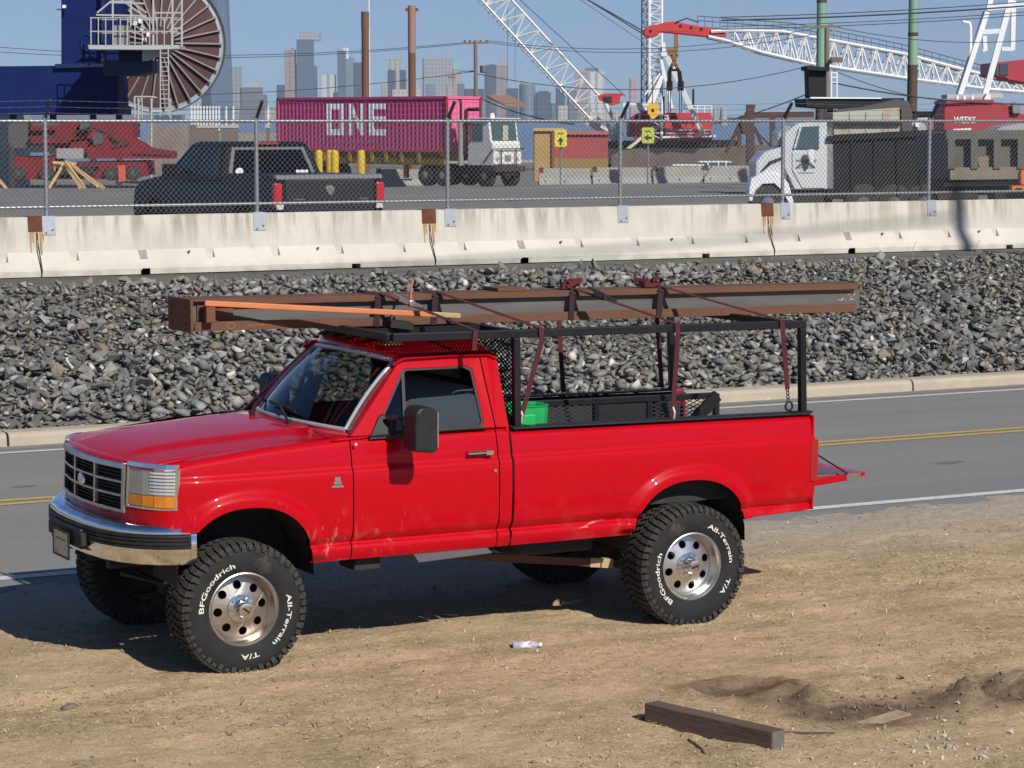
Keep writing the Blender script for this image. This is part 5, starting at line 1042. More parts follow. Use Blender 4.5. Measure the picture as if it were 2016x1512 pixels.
def add_wheel(par, c, ax, r, wd, rimcol):
    w_ = wheel_geo(MB(), c, ax, r, wd).build('wheel', M_RUBBER, par, smooth=40); hubcap(MB(), c, ax, r, wd).build('rim', rimcol, w_, smooth=40); return w_
# ---- black pickup
M_BLUEBLK = mat('black_blue_paint', (0.004, 0.006, 0.010), 0.4, coat=0.08, spec=0.10); M_DGLASS = glass('dark_glass', (0.03, 0.04, 0.05), ior=1.45)
RM = yt('pickup_truck', 'black crew cab pickup parked behind the fence with tailgate towards us', 'pickup', 648, 40.5, PI/2+math.radians(31), z=1.26)
def loft(mb, prof, ys):                                  # prof: list of (x,z); ys: [(y, inset_fn)]
    pass
body = MB().prism([(0.02, 0.50), (0.0, 0.80), (0.02, 1.36), (0.06, 1.42), (2.0, 1.42), (2.05, 1.30), (4.35, 1.30), (4.6, 1.34), (5.45, 1.24), (5.72, 1.10), (5.78, 0.75), (5.70, 0.45), (5.25, 0.45), (5.18, 0.75), (4.95, 0.93), (4.65, 0.93), (4.42, 0.75), (4.35, 0.45), (1.62, 0.45), (1.55, 0.75), (1.32, 0.93), (1.02, 0.93), (0.79, 0.75), (0.70, 0.45)], lambda x, z, t: (x, t*(1.0 if z < 1.0 else 1-0.05*(z-1.0)/0.4), z), -0.99, 0.99).build('body', M_BLUEBLK, RM, bevel=0.08)
gh_ = MB(); P0 = [(2.08, 1.30), (2.30, 1.88), (2.45, 1.93), (3.45, 1.93), (3.70, 1.88), (4.40, 1.32)]
gh_.prism(P0, lambda x, z, t: (x, t*(0.97-0.22*max(0, (z-1.30))/0.63), z), -1, 1); gh_.build('cab', M_BLUEBLK, RM, bevel=0.07)
inset = lambda z: 0.97-0.22*max(0, (z-1.30))/0.63
for s in (-1, 1):
    for P in ([(2.32, 1.38), (2.45, 1.80), (3.05, 1.84), (3.05, 1.38)], [(3.13, 1.38), (3.13, 1.84), (3.55, 1.82), (4.0, 1.48), (4.0, 1.38)]): MB().prism(P, lambda x, z, t: (x, s*(inset(z)+t), z), -0.02, 0.006).build('side_window', M_DGLASS, RM)
    MB().box(3.75, 3.92, min(s*1.0, s*1.22), max(s*1.0, s*1.22), 1.32, 1.55).build('mirror', M_BLUEBLK, RM, bevel=0.03)
    tl = MB().box(-0.022, 0.10, min(s*0.84, s*0.985), max(s*0.84, s*0.985), 0.90, 1.30).build('tail_light', mat('bright_tail_lens', (0.50, 0.012, 0.02), 0.2, coat=0.8), RM, bevel=0.03)
    MB().box(-0.026, 0.0, min(s*0.83, s*0.95), max(s*0.83, s*0.95), 0.88, 0.98).build('reversing_lens', mat('white_lens', (0.6, 0.55, 0.55), 0.3), tl)
    for x in (1.17, 4.80): add_wheel(RM, (x, s*0.83, 0.40), (0, 1, 0), 0.40, 0.27, M_DCHROME)
fr = lambda y, z, t: (2.08+0.22*max(0, (z-1.30))/0.58-t, y, z)
MB().holed([(-0.82, 1.34), (0.82, 1.34), (0.66, 1.84), (-0.66, 1.84)], [[(-0.74, 1.385), (0.74, 1.385), (0.61, 1.80), (-0.61, 1.80)]], fr, 0.0, 0.018).build('rear_window_frame', mat('grey_frame', (0.10, 0.11, 0.12), 0.4), RM)
MB().prism([(-0.75, 1.38), (0.75, 1.38), (0.615, 1.805), (-0.615, 1.805)], fr, 0.0, 0.012).build('rear_window', M_DGLASS, RM)
MB().lathe([(0, 0.004), (0.055, 0.004)], (0, 0, 0), (-1, 0, 0), 14).xf(lambda p: Vector((2.115+p.x, 0.60+p.y*1.3, 1.45+p.z))).build('round_sticker', mat('white_sticker', (0.75, 0.75, 0.75), 0.6), RM)
MB().box(2.10, 2.108, -0.66, -0.44, 1.41, 1.46).build('number_sticker', MATS['white_sticker'], RM)
MB().box(2.28, 2.34, -0.20, 0.20, 1.885, 1.925).build('high_brake_light', mat('brake_strip', (0.35, 0.02, 0.03), 0.3), RM)
tgt = MB().box(-0.015, 0.05, -0.79, 0.79, 0.78, 1.36).build('tailgate', mat('charcoal_paint', (0.016, 0.017, 0.020), 0.35, coat=0.3), RM, bevel=0.02)
MB().prism([(-0.02, 1.35), (0.14, 1.38), (0.12, 1.43), (0.0, 1.42)], lambda x, z, t: (x, t, z), -0.95, 0.95).build('tailgate_spoiler', mat('spoiler_grey', (0.16, 0.165, 0.17), 0.35, coat=0.5), tgt, bevel=0.012)
MB().prism([(-0.07, 1.16), (-0.085, 1.22), (-0.03, 1.255), (0.03, 1.255), (0.085, 1.22), (0.07, 1.16), (0.02, 1.10), (-0.02, 1.10)], lambda y, z, t: (-0.018-t, y, z), 0, 0.012).build('tailgate_emblem', M_CHROME, tgt, bevel=0.006)
for y, w_ in ((0.56, 0.20), (-0.60, 0.14)): MB().box(-0.022, -0.015, y-w_/2, y+w_/2, 1.02, 1.045).build('model_badge', M_CHROME, tgt)
MB().box(-0.16, 0.05, -0.98, 0.98, 0.48, 0.68).build('rear_bumper', M_CHROME, RM, bevel=0.03)
# ---- yellow bollards
M_YEL = mat('safety_yellow', (0.62, 0.42, 0.012), 0.55, col2=(0.52, 0.34, 0.01), scale=5)
for px, lab in ((627, 'yellow bollard half hidden by the black pickup cab'), (649, 'left one of the close pair of yellow bollards'), (658.5, 'right one of the close pair of yellow bollards'), (710.5, 'yellow bollard standing alone right of the pair')):
    d = 104+(1.5 if px == 649 else 0)+(3 if px == 627 else 0); b = yt('bollard', lab, 'bollard', px, d, group='yellow bollards'); h_ = W(px, 295, d).z-b.location.z
    MB().lathe([(0.165, 0), (0.165, h_-0.13), (0.145, h_-0.05), (0.08, h_-0.005), (0, h_)], (0, 0, 0), (0, 0, 1), 16).build('bollard_tube', M_YEL, b, smooth=50)
    MB().lathe([(0.24, 0), (0.24, 0.06), (0.165, 0.07)], (0, 0, 0), (0, 0, 1), 16).build('bollard_foot', M_CONC, b)
# ---- container on chassis with yard tractor. local x = forwards (towards right and viewer)
DC = 121.0; hd_ = math.atan2(-0.69, 0.724)
c0 = at(878, DC, None); zc = c0.z
def sub(name, lab, cat, off=0.0, group=None): t = thing(name, lab, cat, (c0.x, c0.y, zc), ANG+hd_); return t
CT = sub('shipping_container', 'magenta corrugated shipping container with large white lettering', 'container')
M_MAG = mat('magenta_paint', (0.52, 0.085, 0.21), 0.75, col2=(0.45, 0.065, 0.175), scale=2.0, detail=6, spec=0.2); M_PINK = mat('pale_pink_paint', (0.72, 0.13, 0.28), 0.65, col2=(0.66, 0.12, 0.25), scale=3)  # lighter pink for the end wall and end rails
z0, z1 = 1.62, 4.27; LN, WDc = 12.19, 2.44            # near long side lies on y=0 (towards viewer is -y), front end at x=0
def corr(x): k = (x % 0.28)/0.28; return 0.0 if k < 0.26 else ((k-0.26)/0.24*0.027 if k < 0.5 else (0.027 if k < 0.76 else (1-k)/0.24*0.027))
xs = [];x = 0.06
while x < LN-0.06: xs += [x, x+0.0728, x+0.14, x+0.2128]; x += 0.28
wl = MB().grid(lambda x, z: (-x, 0.03+corr(x-0.06), z), xs+[LN-0.05], [z0+0.12, z1-0.08]); wl.build('side_wall', M_MAG, CT, fix=False)
MB().grid(lambda x, z: (-x, WDc-0.03-corr(x), z), xs+[LN-0.05], [z0+0.12, z1-0.08]).build('far_wall', M_MAG, CT, fix=False)
ys = []; y = 0.10
while y < WDc-0.12: ys += [y, y+0.0728, y+0.14, y+0.2128]; y += 0.28
MB().grid(lambda y, z: (-0.03-corr(y-0.10), y, z), ys+[WDc-0.08], [z0+0.12, z1-0.08]).build('end_wall', M_PINK, CT, fix=False)
MB().box(-LN, 0, 0.04, WDc-0.04, z1-0.06, z1-0.03).box(-LN, -0.0, 0.02, WDc-0.02, z0+0.03, z0+0.12).build('roof_and_floor', M_MAG, CT)
for (a, b, m) in (((-LN, 0.04, z0+0.07), (0, 0.04, z0+0.07), M_MAG), ((-LN, 0.04, z1-0.05), (0, 0.04, z1-0.05), M_MAG), ((0-0.04, 0.05, z1-0.05), (-0.04, WDc-0.05, z1-0.05), M_PINK), ((-0.04, 0.05, z0+0.07), (-0.04, WDc-0.05, z0+0.07), M_PINK)): MB().beam(a, b, 0.10, 0.13).build('frame_rail', m, CT)
for x, y in ((-0.06, 0.06), (-LN+0.06, 0.06), (-0.06, WDc-0.06), (-LN+0.06, WDc-0.06)): MB().cbox((x, y, (z0+z1)/2), (0.14, 0.14, z1-z0-0.01)).build('corner_post', mat('dark_red_post', (0.22, 0.02, 0.04), 0.6) if x > -1 else M_MAG, CT)
M_WHT = mat('white_lettering', (0.78, 0.76, 0.76), 0.6)
def zone(u0, u1, zf, mb):                                # lettering laid on every flat of the corrugation between u0 and u1 (from the front end)
    x = 0.06
    while x < LN-0.3:
        for a, b, dep, dep2 in ((x, x+0.0728, 0.0, 0.0), (x+0.0728, x+0.14, 0.0, 0.027), (x+0.14, x+0.2128, 0.027, 0.027), (x+0.2128, x+0.28, 0.027, 0.0)):
            A, B = max(a, u0), min(b, u1)
            if B-A > 0.004:
                for zb_, zt_ in zf((A+B)/2): mb.add([(-A, 0.03+dep-0.006, zb_), (-B, 0.03+dep2-0.006, zb_), (-B, 0.03+dep2-0.006, zt_), (-A, 0.03+dep-0.006, zt_)], [(0, 1, 2, 3)])
        x += 0.28
zb, zt = z0+0.78, z0+2.34; sw = 0.34
O1, O0, N1, N0, E1, E0 = LN-3.72, LN-4.98, LN-5.34, LN-6.46, LN-6.80, LN-7.98   # distances from the front end (reading left to right)
lo = MB(); zone(O0, O0+sw, lambda x: [(zb, zt)], lo); zone(O1-sw, O1, lambda x: [(zb, zt)], lo); zone(O0+sw, O1-sw, lambda x: [(zb, zb+0.30), (zt-0.30, zt)], lo); lo.build('letter_o', M_WHT, CT)
ln_ = MB(); zone(N0, N0+sw*0.85, lambda x: [(zb, zt)], ln_); zone(N1-sw*0.85, N1, lambda x: [(zb, zt)], ln_); zone(N0+sw*0.85, N1-sw*0.85, lambda x: [(zb+(x-N0-0.28)/(N1-N0-0.56)*(zt-zb-0.5), zb+0.5+(x-N0-0.28)/(N1-N0-0.56)*(zt-zb-0.5))], ln_); ln_.build('letter_n', M_WHT, CT)
le = MB(); zone(E1-sw, E1, lambda x: [(zb, zt)], le); zone(E0, E1-sw, lambda x: [(zb, zb+0.30), ((zb+zt)/2-0.15, (zb+zt)/2+0.15), (zt-0.30, zt)], le); le.build('letter_e', M_WHT, CT)
sm_ = MB(); text_on(sm_, 'OCEAN NETWORK EXPRESS', 0.26, lambda x, y: (-(LN-5.85)+x, 0.020, z0+0.36+y), 0.0, 1.0); sm_.build('small_lettering', mat('faint_lettering', (0.48, 0.22, 0.30), 0.7), CT)
CS = sub('trailer_chassis', 'yellow container chassis trailer under the magenta container', 'trailer')
M_CHY = mat('chassis_yellow', (0.42, 0.25, 0.012), 0.6, col2=(0.30, 0.17, 0.012), scale=3)
for y in (0.55, 1.89): MB().box(-LN+0.1, 0.3, y-0.08, y+0.08, z0-0.42, z0-0.01).build('main_beam', M_CHY, CS)
for x in (-11.9, -9.4, -6.2, -3.6, -0.3): MB().box(x-0.12, x+0.12, 0.02, WDc-0.02, z0-0.16, z0+0.02).build('bolster', M_CHY, CS)
for x in (-8.7, -7.7, -6.8, -5.2, -4.2, -3.1, -1.9): MB().box(x-0.10, x+0.10, 0.0, 0.10, z0-0.50, z0+0.16).build('stake', M_CHY, CS)
MB().box(-11.9, -0.2, 0.05, 0.11, z0-0.62, z0-0.30).build('shade_strip', mat('chassis_shadow', (0.20, 0.12, 0.012), 0.7), CS)  # darker chassis yellow: shade below the container put into the colour
for y in (0.5, 1.94):
    lg = MB().box(-3.35, -3.15, y-0.1, y+0.1, 0.35, z0-0.4).build('landing_leg', M_CHY, CS); MB().box(-3.45, -3.05, y-0.2, y+0.2, 0.22, 0.30).build('landing_foot', M_CHY, lg)
for x in (-10.9, -9.7):
    for y in (0.28, WDc-0.28): add_wheel(CS, (x, y, 0.5), (0, 1, 0), 0.5, 0.5, M_DCHROME)
YTk = sub('yard_tractor', 'white yard tractor coupled to the magenta container', 'yard tractor')
M_TW = mat('tractor_white', (0.74, 0.74, 0.70), 0.5, col2=(0.60, 0.58, 0.53), scale=3)
MB().box(-2.2, 3.1, 0.75, 1.70, 0.55, 1.0).build('tractor_frame', M_DARK, YTk)
cabp = [(1.35, 1.02), (1.35, 3.10), (1.50, 3.20), (2.72, 3.16), (2.85, 2.2), (2.98, 2.05), (3.0, 1.02)]
MB().prism(cabp, lambda x, z, t: (x, t, z), 0.10, 2.0).build('cab', M_TW, YTk, bevel=0.03)
MB().prism([(1.30, 3.20), (1.45, 3.26), (2.95, 3.24), (2.95, 3.20)], lambda x, z, t: (x, t, z), 0.0, 2.1).build('roof_visor', M_TW, YTk, bevel=0.02)
M_TG = glass('tractor_glass', (0.25, 0.34, 0.32))
MB().prism([(2.735, 3.05), (2.86, 2.12), (2.885, 2.12), (2.755, 3.05)], lambda x, z, t: (x, t, z), 0.22, 1.88).build('windscreen', mat('green_glass', (0.06, 0.10, 0.10), 0.08, coat=1.0), YTk)
MB().box(1.62, 2.35, 0.085, 0.10, 2.15, 2.98).build('side_window', MATS['green_glass'], YTk); MB().box(1.40, 1.58, 0.083, 0.10, 2.1, 3.05).build('warning_stripes', mat('stripe_red', (0.45, 0.05, 0.06), 0.6, third=(0.75, 0.74, 0.72), tscale=2.2, tamt=0.5), YTk)
MB().box(2.86, 2.90, 0.9, 1.25, 2.2, 2.9).build('cab_seat_glimpse', mat('cream_seat', (0.45, 0.40, 0.30), 0.8), YTk)
fr_ = MB()
MB().box(2.98, 3.06, 0.10, 2.0, 1.08, 1.75).build('nose_panel', M_TW, YTk, bevel=0.02)
for k in range(6): MB().box(3.062, 3.07, 0.86+k*0.07, 0.90+k*0.07, 1.2, 1.5).build('grille_slot', M_DARK, YTk)
for y in (0.35, 1.70): MB().cyl((3.06, y, 1.32), (3.085, y, 1.32), 0.10, 12).build('headlight', mat('lamp_glass', (0.3, 0.3, 0.28), 0.2), YTk)
gd = MB().tube([(2.5, 0.02, 1.15), (3.1, 0.0, 1.80), (3.18, 0.5, 1.80), (3.18, 2.05, 1.80)], 0.03, 5).tube([(3.18, 0.5, 1.80), (3.18, 0.5, 0.9)], 0.03, 5).tube([(3.18, 1.5, 1.80), (3.18, 1.5, 0.9)], 0.03, 5).build('hand_rail', M_BLACK, YTk)
MB().box(2.3, 3.25, 0.05, 2.1, 0.72, 0.98).build('front_bumper', mat('rust_black', (0.05, 0.025, 0.02), 0.8), YTk, bevel=0.03)
MB().cyl((0.85, 0.15, 1.0), (0.85, 0.15, 3.1), 0.15, 12).build('exhaust_muffler', mat('grey_muffler', (0.32, 0.31, 0.30), 0.6, 0.3), YTk); MB().tube([(0.85, 0.15, 3.1), (0.85, 0.15, 4.0), (0.75, 0.15, 4.12)], 0.06, 8).build('exhaust_stack', M_DARK, YTk)
MB().tube([(1.15, 0.2, 1.6), (1.15, 0.2, 3.6), (1.2, 0.3, 3.65), (1.95, 0.3, 3.66)], 0.10, 6).build('air_intake', mat('dark_maroon', (0.05, 0.012, 0.015), 0.7), YTk)
MB().lathe([(0.12, 0), (0.12, 0.14), (0.07, 0.22), (0, 0.24)], (2.1, 1.0, 3.25), (0, 0, 1), 12).build('beacon', mat('beacon_white', (0.8, 0.78, 0.74), 0.4), YTk)
for x in (2.35, -0.4, -1.55):
    for y in (0.35, WDc-0.45): add_wheel(YTk, (x, y, 0.52), (0, 1, 0), 0.52, 0.34 if x > 0 else 0.5, mat('dusty_rim', (0.30, 0.28, 0.25), 0.6))
MB().prism([(-0.2, 4.35), (1.05, 3.85), (1.05, 3.80), (-0.2, 4.22)], lambda x, z, t: (x+0.4, t, z), 2.6, 4.2).build('shed_roof', mat('shed_roof', (0.24, 0.15, 0.11), 0.8), None)
sr = bpy.data.objects['shed_roof']; sr.location = (c0.x, c0.y, zc); sr.rotation_euler = (0, 0, ANG+hd_); tag(sr, 'small brown shed roof edge behind the magenta container', 'shed roof')
# ---- far barriers with signs
M_CONC2 = mat('far_concrete', (0.36, 0.345, 0.31), 0.9, col2=(0.29, 0.275, 0.25), scale=1.2)
dB = 128.0; labs = ['far grey barrier directly right of the yard tractor', 'far grey barrier below the up arrow sign', 'far grey barrier below the left arrow sign', 'far grey barrier left of the dump truck hood', 'far grey barrier showing through the gap under the container']
for k, (a, b) in enumerate(((1062, 1165), (1168, 1285), (1288, 1385), (1388, 1500), (740, 830))):
    t = yt('concrete_barrier', labs[k], 'barrier', a, dB, math.radians(4), group='far concrete barriers across the yard'); L_ = (b-a)*dB/FPX
    pr = [(0, 0), (0, 0.08), (0.16, 0.36), (0.22, 0.86), (0.38, 0.86), (0.44, 0.36), (0.6, 0.08), (0.6, 0)]
    MB().prism(pr, lambda p, q, u: (u, p, q), 0, L_).build('barrier_body', M_CONC2, t)
    nn = int(L_/1.0)
    for j in range(nn): MB().prism([(0.02, 0.10), (0.12, 0.28), (-0.01, 0.28)], lambda p, q, u: (u, p, q), 0.3+j*1.0, 0.36+j*1.0).build('lug', M_CONC2, t)
    MB().box(0.02, 0.22, 0.19, 0.41, 0.62, 0.90).build('joint_cap', M_RPL, t)
M_SIGN = mat('sign_yellow', (0.66, 0.58, 0.05), 0.5); M_INK = mat('sign_black', (0.02, 0.02, 0.02), 0.6)
for px, py0, py1, lab, up_ in ((1104, 255, 289, 'yellow sign with black up arrow', True), (1276, 251, 282, 'yellow green sign with black left arrow', False)):
    d = 126.0; t = yt('arrow_sign', lab, 'sign', px, d, group='yellow arrow signs'); g = PXF(t, d); q = 12
    mb = MB(); g.prism(mb, [(px-q, py0+2), (px-q+2, py0), (px+q-2, py0), (px+q, py0+2), (px+q, py1-2), (px+q-2, py1), (px-q+2, py1), (px-q, py1-2)], 0, 0.03); mb.build('sign_panel', M_SIGN if up_ else mat('sign_lime', (0.48, 0.52, 0.06), 0.5), t)
    m_ = (px, py1-11); mb = MB()
    A = [(0, -8), (6, 0), (2, 0), (2, 7), (-2, 7), (-2, 0), (-6, 0)] if up_ else [(-8, 0), (0, -6), (0, -2), (8, -2), (8, 2), (0, 2), (0, 6)]
    g.prism(mb, [(m_[0]+x, m_[1]+y) for x, y in A], -0.02, 0.016); mb.build('arrow', M_INK, t)
    mb = MB(); 
    for k in range(4): g.box(mb, px-6+k*3, px-4.2+k*3, py0+6, py0+9, -0.02, 0.016)
    tag(mb.build('sign_lettering', M_INK, t), kind='stuff')
    mb = MB(); z_ = t.location.z; mb.cyl((0, 0.06, 0), (0, 0.06, g.p(px, py1-3).z), 0.05, 6); mb.build('sign_post', M_GALV, t)
# ---- wooden braces (sawhorses)
M_LUM = mat('fresh_lumber', (0.62, 0.44, 0.20), 0.8, col2=(0.55, 0.37, 0.16), scale=4)
for (lab, segs, px) in (('pale lumber sawhorse frame in front of the red machine', [((127, 320), (97, 370), 0), ((127, 320), (160, 372), 0), ((130, 318), (174, 371), -0.8), ((136, 320), (210, 371), -0.6), ((136, 322), (190, 369), 0.6), ((104, 320), (150, 322), 0.1), ((107, 320), (105, 336), 0.3)], 140), ('pale lumber sawhorse frame cut off at the left edge', [((-30, 322), (13, 372), 0), ((-36, 322), (2, 371), -0.6), ((-40, 322), (-70, 371), 0)], 0)):
    d = 112.0; t = yt('sawhorse', lab, 'sawhorse', px, d, group='lumber sawhorses'); g = PXF(t, d)
    for a, b, dd in segs: MB().beam(g.p(*a, dd*0.3), g.p(*b, dd), 0.09, 0.12).build('leg' if b[1] > 340 else 'top_rail', M_LUM, t)
# ---- red heavy machine
d = 126.0; RMc = yt('heavy_transporter', 'red heavy equipment carrier behind the sawhorses', 'machine', 180, d); g = PXF(RMc, d)
M_MR = mat('machine_red', (0.21, 0.014, 0.020), 0.7, col2=(0.15, 0.012, 0.016), scale=1.2, third=(0.12, 0.012, 0.014), tscale=1.1, tamt=0.58, spec=0.2); M_MG = mat('machine_grey', (0.07, 0.07, 0.07), 0.7)
def part(nm, m, poly, dd, th, par, g=g, bev=0): mb = MB(); g.prism(mb, poly, dd, th); return mb.build(nm, m, par, bevel=bev)
part('main_frame', M_MR, [(60, 236), (170, 236), (215, 240), (262, 236), (262, 270), (210, 285), (180, 290), (170, 300), (60, 300)], 0, 2.4, RMc)
part('boom', M_MR, [(175, 290), (235, 262), (250, 262), (300, 292), (345, 298), (345, 312), (270, 312), (175, 312)], -0.5, 1.2, RMc)
part('lower_deck', M_MR, [(28, 308), (110, 308), (110, 320), (290, 316), (292, 345), (250, 353), (200, 352), (45, 353), (28, 340)], -0.3, 2.8, RMc)
part('counterweight', M_MG, [(18, 246), (28, 240), (56, 240), (56, 290), (28, 292), (18, 280)], -0.2, 2.4, RMc)
part('engine_cover', mat('machine_vent', (0.30, 0.29, 0.27), 0.6), [(112, 292), (165, 292), (165, 312), (112, 312)], -0.1, 1.2, RMc)
part('pump_box', M_MG, [(160, 238), (180, 236), (180, 256), (160, 258)], -0.4, 0.5, RMc)
for px in (40, 95, 222, 265): add_wheel(RMc, g.p(px, 341, -0.4), (0, 1, 0), 0.36, 0.5, M_MG)
for q_, nm_, m_ in (([(70, 242), (120, 240), (120, 246), (70, 248)], 'walkway_rail', M_MG), ([(186, 262), (205, 258), (207, 282), (188, 286)], 'hydraulic_pack', M_MG), ([(62, 268), (150, 266), (150, 272), (62, 274)], 'frame_rib', mat('machine_red_dark', (0.09, 0.008, 0.011), 0.7)), ([(62, 286), (110, 286), (110, 300), (62, 300)], 'shadow_bay', M_DARK), ([(228, 270), (246, 268), (258, 284), (222, 292)], 'pivot_plate', MATS['machine_red_dark']), ([(112, 322), (200, 320), (200, 328), (112, 330)], 'side_rail', MATS['machine_red_dark']), ([(120, 330), (190, 329), (190, 342), (120, 343)], 'tool_bay', M_DARK), ([(262, 298), (340, 302), (340, 306), (262, 303)], 'boom_rib', MATS['machine_red_dark'])): part(nm_, m_, q_, -0.58, 0.12, RMc)
MB().tube([g.p(150, 262, -0.5), g.p(185, 250, -0.7), g.p(215, 262, -0.6), g.p(236, 280, -0.7)], 0.06, 6).build('hose', M_DARK, RMc)
part('jack_leg', mat('machine_orange', (0.55, 0.09, 0.03), 0.6), [(236, 325), (250, 325), (252, 356), (238, 357)], -0.7, 0.3, RMc)
# ---- blue carousel tower with cable reel
d = 140.0; BL = yt('cable_tower', 'dark blue steel tower block with platform and ladder', 'tower', 150, d); g = PXF(BL, d)
M_BLUE = mat('navy_paint', (0.003, 0.014, 0.095), 0.6, col2=(0.002, 0.011, 0.075), scale=0.6, spec=0.15); M_BLU2 = mat('navy_trim', (0.008, 0.020, 0.08), 0.6, spec=0.2)
part('base_block', M_BLUE, [(-60, 131), (232, 128), (232, 226), (-60, 226)], 0, 5, BL, g); part('column', M_BLUE, [(118, -60), (236, -60), (236, 128), (118, 130)], 0.4, 4, BL, g)
for px in (10, 90, 170, 222): part('support_leg', mat('leg_dark', (0.03, 0.03, 0.035), 0.7), [(px-5, 226), (px+5, 226), (px+5, HOR+(CAMZ-BL.location.z)/140*FPX), (px-5, HOR+(CAMZ-BL.location.z)/140*FPX)], 2, 0.6, BL, g)
part('ledge', M_BLU2, [(110, 126), (236, 124), (236, 132), (110, 134)], -0.3, 0.8, BL, g); part('side_rib', M_BLU2, [(200, -60), (208, -60), (208, 126), (200, 126)], -0.2, 0.6, BL, g)
mb = MB(); mb.tube([g.p(168+11*math.cos(a), 85+17*math.sin(a), 0.36) for a in np.linspace(0, 2*PI, 22)], 0.05, 5, cap=False); mb.build('manhole_ring', M_BLU2, BL)
part('floodlight', mat('lamp_white', (0.8, 0.8, 0.8), 0.4), [(124, 10), (130, 10), (130, 16), (124, 16)], -0.2, 0.3, BL, g); part('lamp_arm', M_BLU2, [(112, 18), (132, 18), (132, 20), (112, 20)], -0.1, 0.2, BL, g)
part('hub_housing', mat('hub_navy', (0.010, 0.020, 0.08), 0.6), [(215, 120), (310, 120), (310, 142), (280, 150), (215, 150)], -2.0, 3, BL, g)
part('hub_box', M_BLUE, [(246, 100), (298, 100), (298, 122), (246, 122)], -2.3, 1.5, BL, g)
M_STG = mat('platform_grey', (0.42, 0.43, 0.42), 0.6, 0.2)
part('platform_deck', M_STG, [(198, 93), (372, 93), (372, 100), (325, 102), (200, 101)], -4.2, 2.6, BL, g); part('deck_bracket', M_STG, [(298, 102), (362, 101), (308, 123), (298, 123)], -3.5, 0.2, BL, g)
mb = MB()
for z_ in (41, 67):
    mb.beam(g.p(202, z_, -4.2), g.p(370, z_, -4.2), 0.06, 0.06)
    mb.beam(g.p(202, z_, -1.7), g.p(370, z_, -1.7), 0.05, 0.05)
for px in range(204, 372, 14): mb.beam(g.p(px, 94, -4.2), g.p(px, 40, -4.2), 0.05, 0.05)
tag(mb.build('platform_railing', M_STG, BL), kind='stuff')
mb = MB()
for a, b in (((240, -20), (240, 40)), ((250, 0), (312, 45)), ((235, 10), (300, 12)), ((275, -20), (275, 60)), ((318, -30), (318, 95)), ((373, -30), (373, 95)), ((355, -30), (355, 95)), ((210, 30), (236, 8)), ((236, 8), (275, 8)), ((275, 8), (305, 30)), ((208, 34), (305, 36)), ((373, 30), (318, 30)), ((356, 60), (373, 60))): mb.beam(g.p(*a, -3.2), g.p(*b, -3.2), 0.09, 0.09)
tag(mb.build('gantry_frame', M_STG, BL), kind='stuff')
part('control_cabinet', mat('cabinet_grey', (0.24, 0.24, 0.23), 0.6), [(243, 55), (272, 55), (272, 93), (243, 93)], -3.9, 0.8, BL, g)
for k, (px, py) in enumerate(((294, 46), (298, 60), (303, 82), (310, 72), (285, 50))): part('white_junction_box', mat('lamp_white', (0.8, 0.8, 0.8), 0.4), [(px-3, py-4), (px+3, py-4), (px+3, py+4), (px-3, py+4)], -3.6, 0.3, BL, g)
mb = MB(); a0, a1 = g.p(337, 100, -4.3), g.p(337, 230, -4.3); b0, b1 = g.p(352, 100, -4.3), g.p(354, 230, -4.3)
mb.beam(a0, a1, 0.06, 0.06).beam(b0, b1, 0.06, 0.06)
for k in range(15): mb.beam(a0.lerp(a1, k/15), b0.lerp(b1, k/15), 0.04, 0.04)
mb.build('ladder', M_STG, BL)
mb = MB(); [mb.tube([g.p(px, 195, -4.0), g.p(px, 350, -4.0)], 0.06, 5) for px in (293, 318)]; mb.tube([g.p(286, 192, -4), g.p(320, 192, -4), g.p(355, 200, -4)], 0.05, 5).tube([g.p(286, 192, -4), g.p(286, 232, -4)], 0.05, 5).tube([g.p(300, 192, -4), g.p(300, 232, -4)], 0.04, 5).tube([g.p(355, 195, -4), g.p(355, 235, -4)], 0.04, 5); mb.build('lower_stand', M_STG, BL)
RL = yt('cable_reel', 'huge maroon cable reel with pale radial ribs', 'cable reel', 330, d+1, z=W(330, 237, d).z-4.0); g = PXF(RL, d+1)
C_ = g.p(297, 82, 2.8); ax = (Vector((0.30, -0.954, 0.0))).normalized(); dv_, sv_, uv_ = frame_of(ax); RR = 3.86
M_REEL = mat('reel_maroon', (0.10, 0.055, 0.055), 0.8, col2=(0.075, 0.042, 0.043), scale=0.8, spec=0.2); M_RIB = mat('reel_rib', (0.26, 0.22, 0.22), 0.7)
MB().lathe([(0.6, 0.25), (RR-0.25, -0.35), (RR-0.25, -0.45), (0.6, 0.1)], C_, ax, 64).build('reel_flange', M_REEL, RL, smooth=30)
MB().lathe([(RR-0.30, -0.38), (RR-0.06, -0.40), (RR, -0.36), (RR, -0.5), (RR-0.3, -0.52)], C_, ax, 64).build('reel_rim', mat('rim_grey', (0.34, 0.36, 0.40), 0.5, 0.3), RL, smooth=30)
MB().tube([C_-ax*0.3+(sv_*math.cos(a)+uv_*math.sin(a))*(RR+0.05) for a in np.linspace(0, 2*PI, 73)], 0.05, 6, cap=False).build('rim_pipe', mat('rim_dark', (0.05, 0.055, 0.065), 0.5), RL)
for k in range(30):
    a = 2*PI*k/30; e = sv_*math.cos(a)+uv_*math.sin(a); MB().beam(C_+ax*0.22+e*0.9, C_-ax*0.30+e*(RR-0.12), 0.08, 0.30, ax).build('rib', M_RIB, RL)
MB().lathe([(0, 0.5), (0.8, 0.45), (0.9, 0.1), (0.9, -2.5), (0, -2.5)], C_, ax, 32).build('reel_drum', M_REEL, RL)
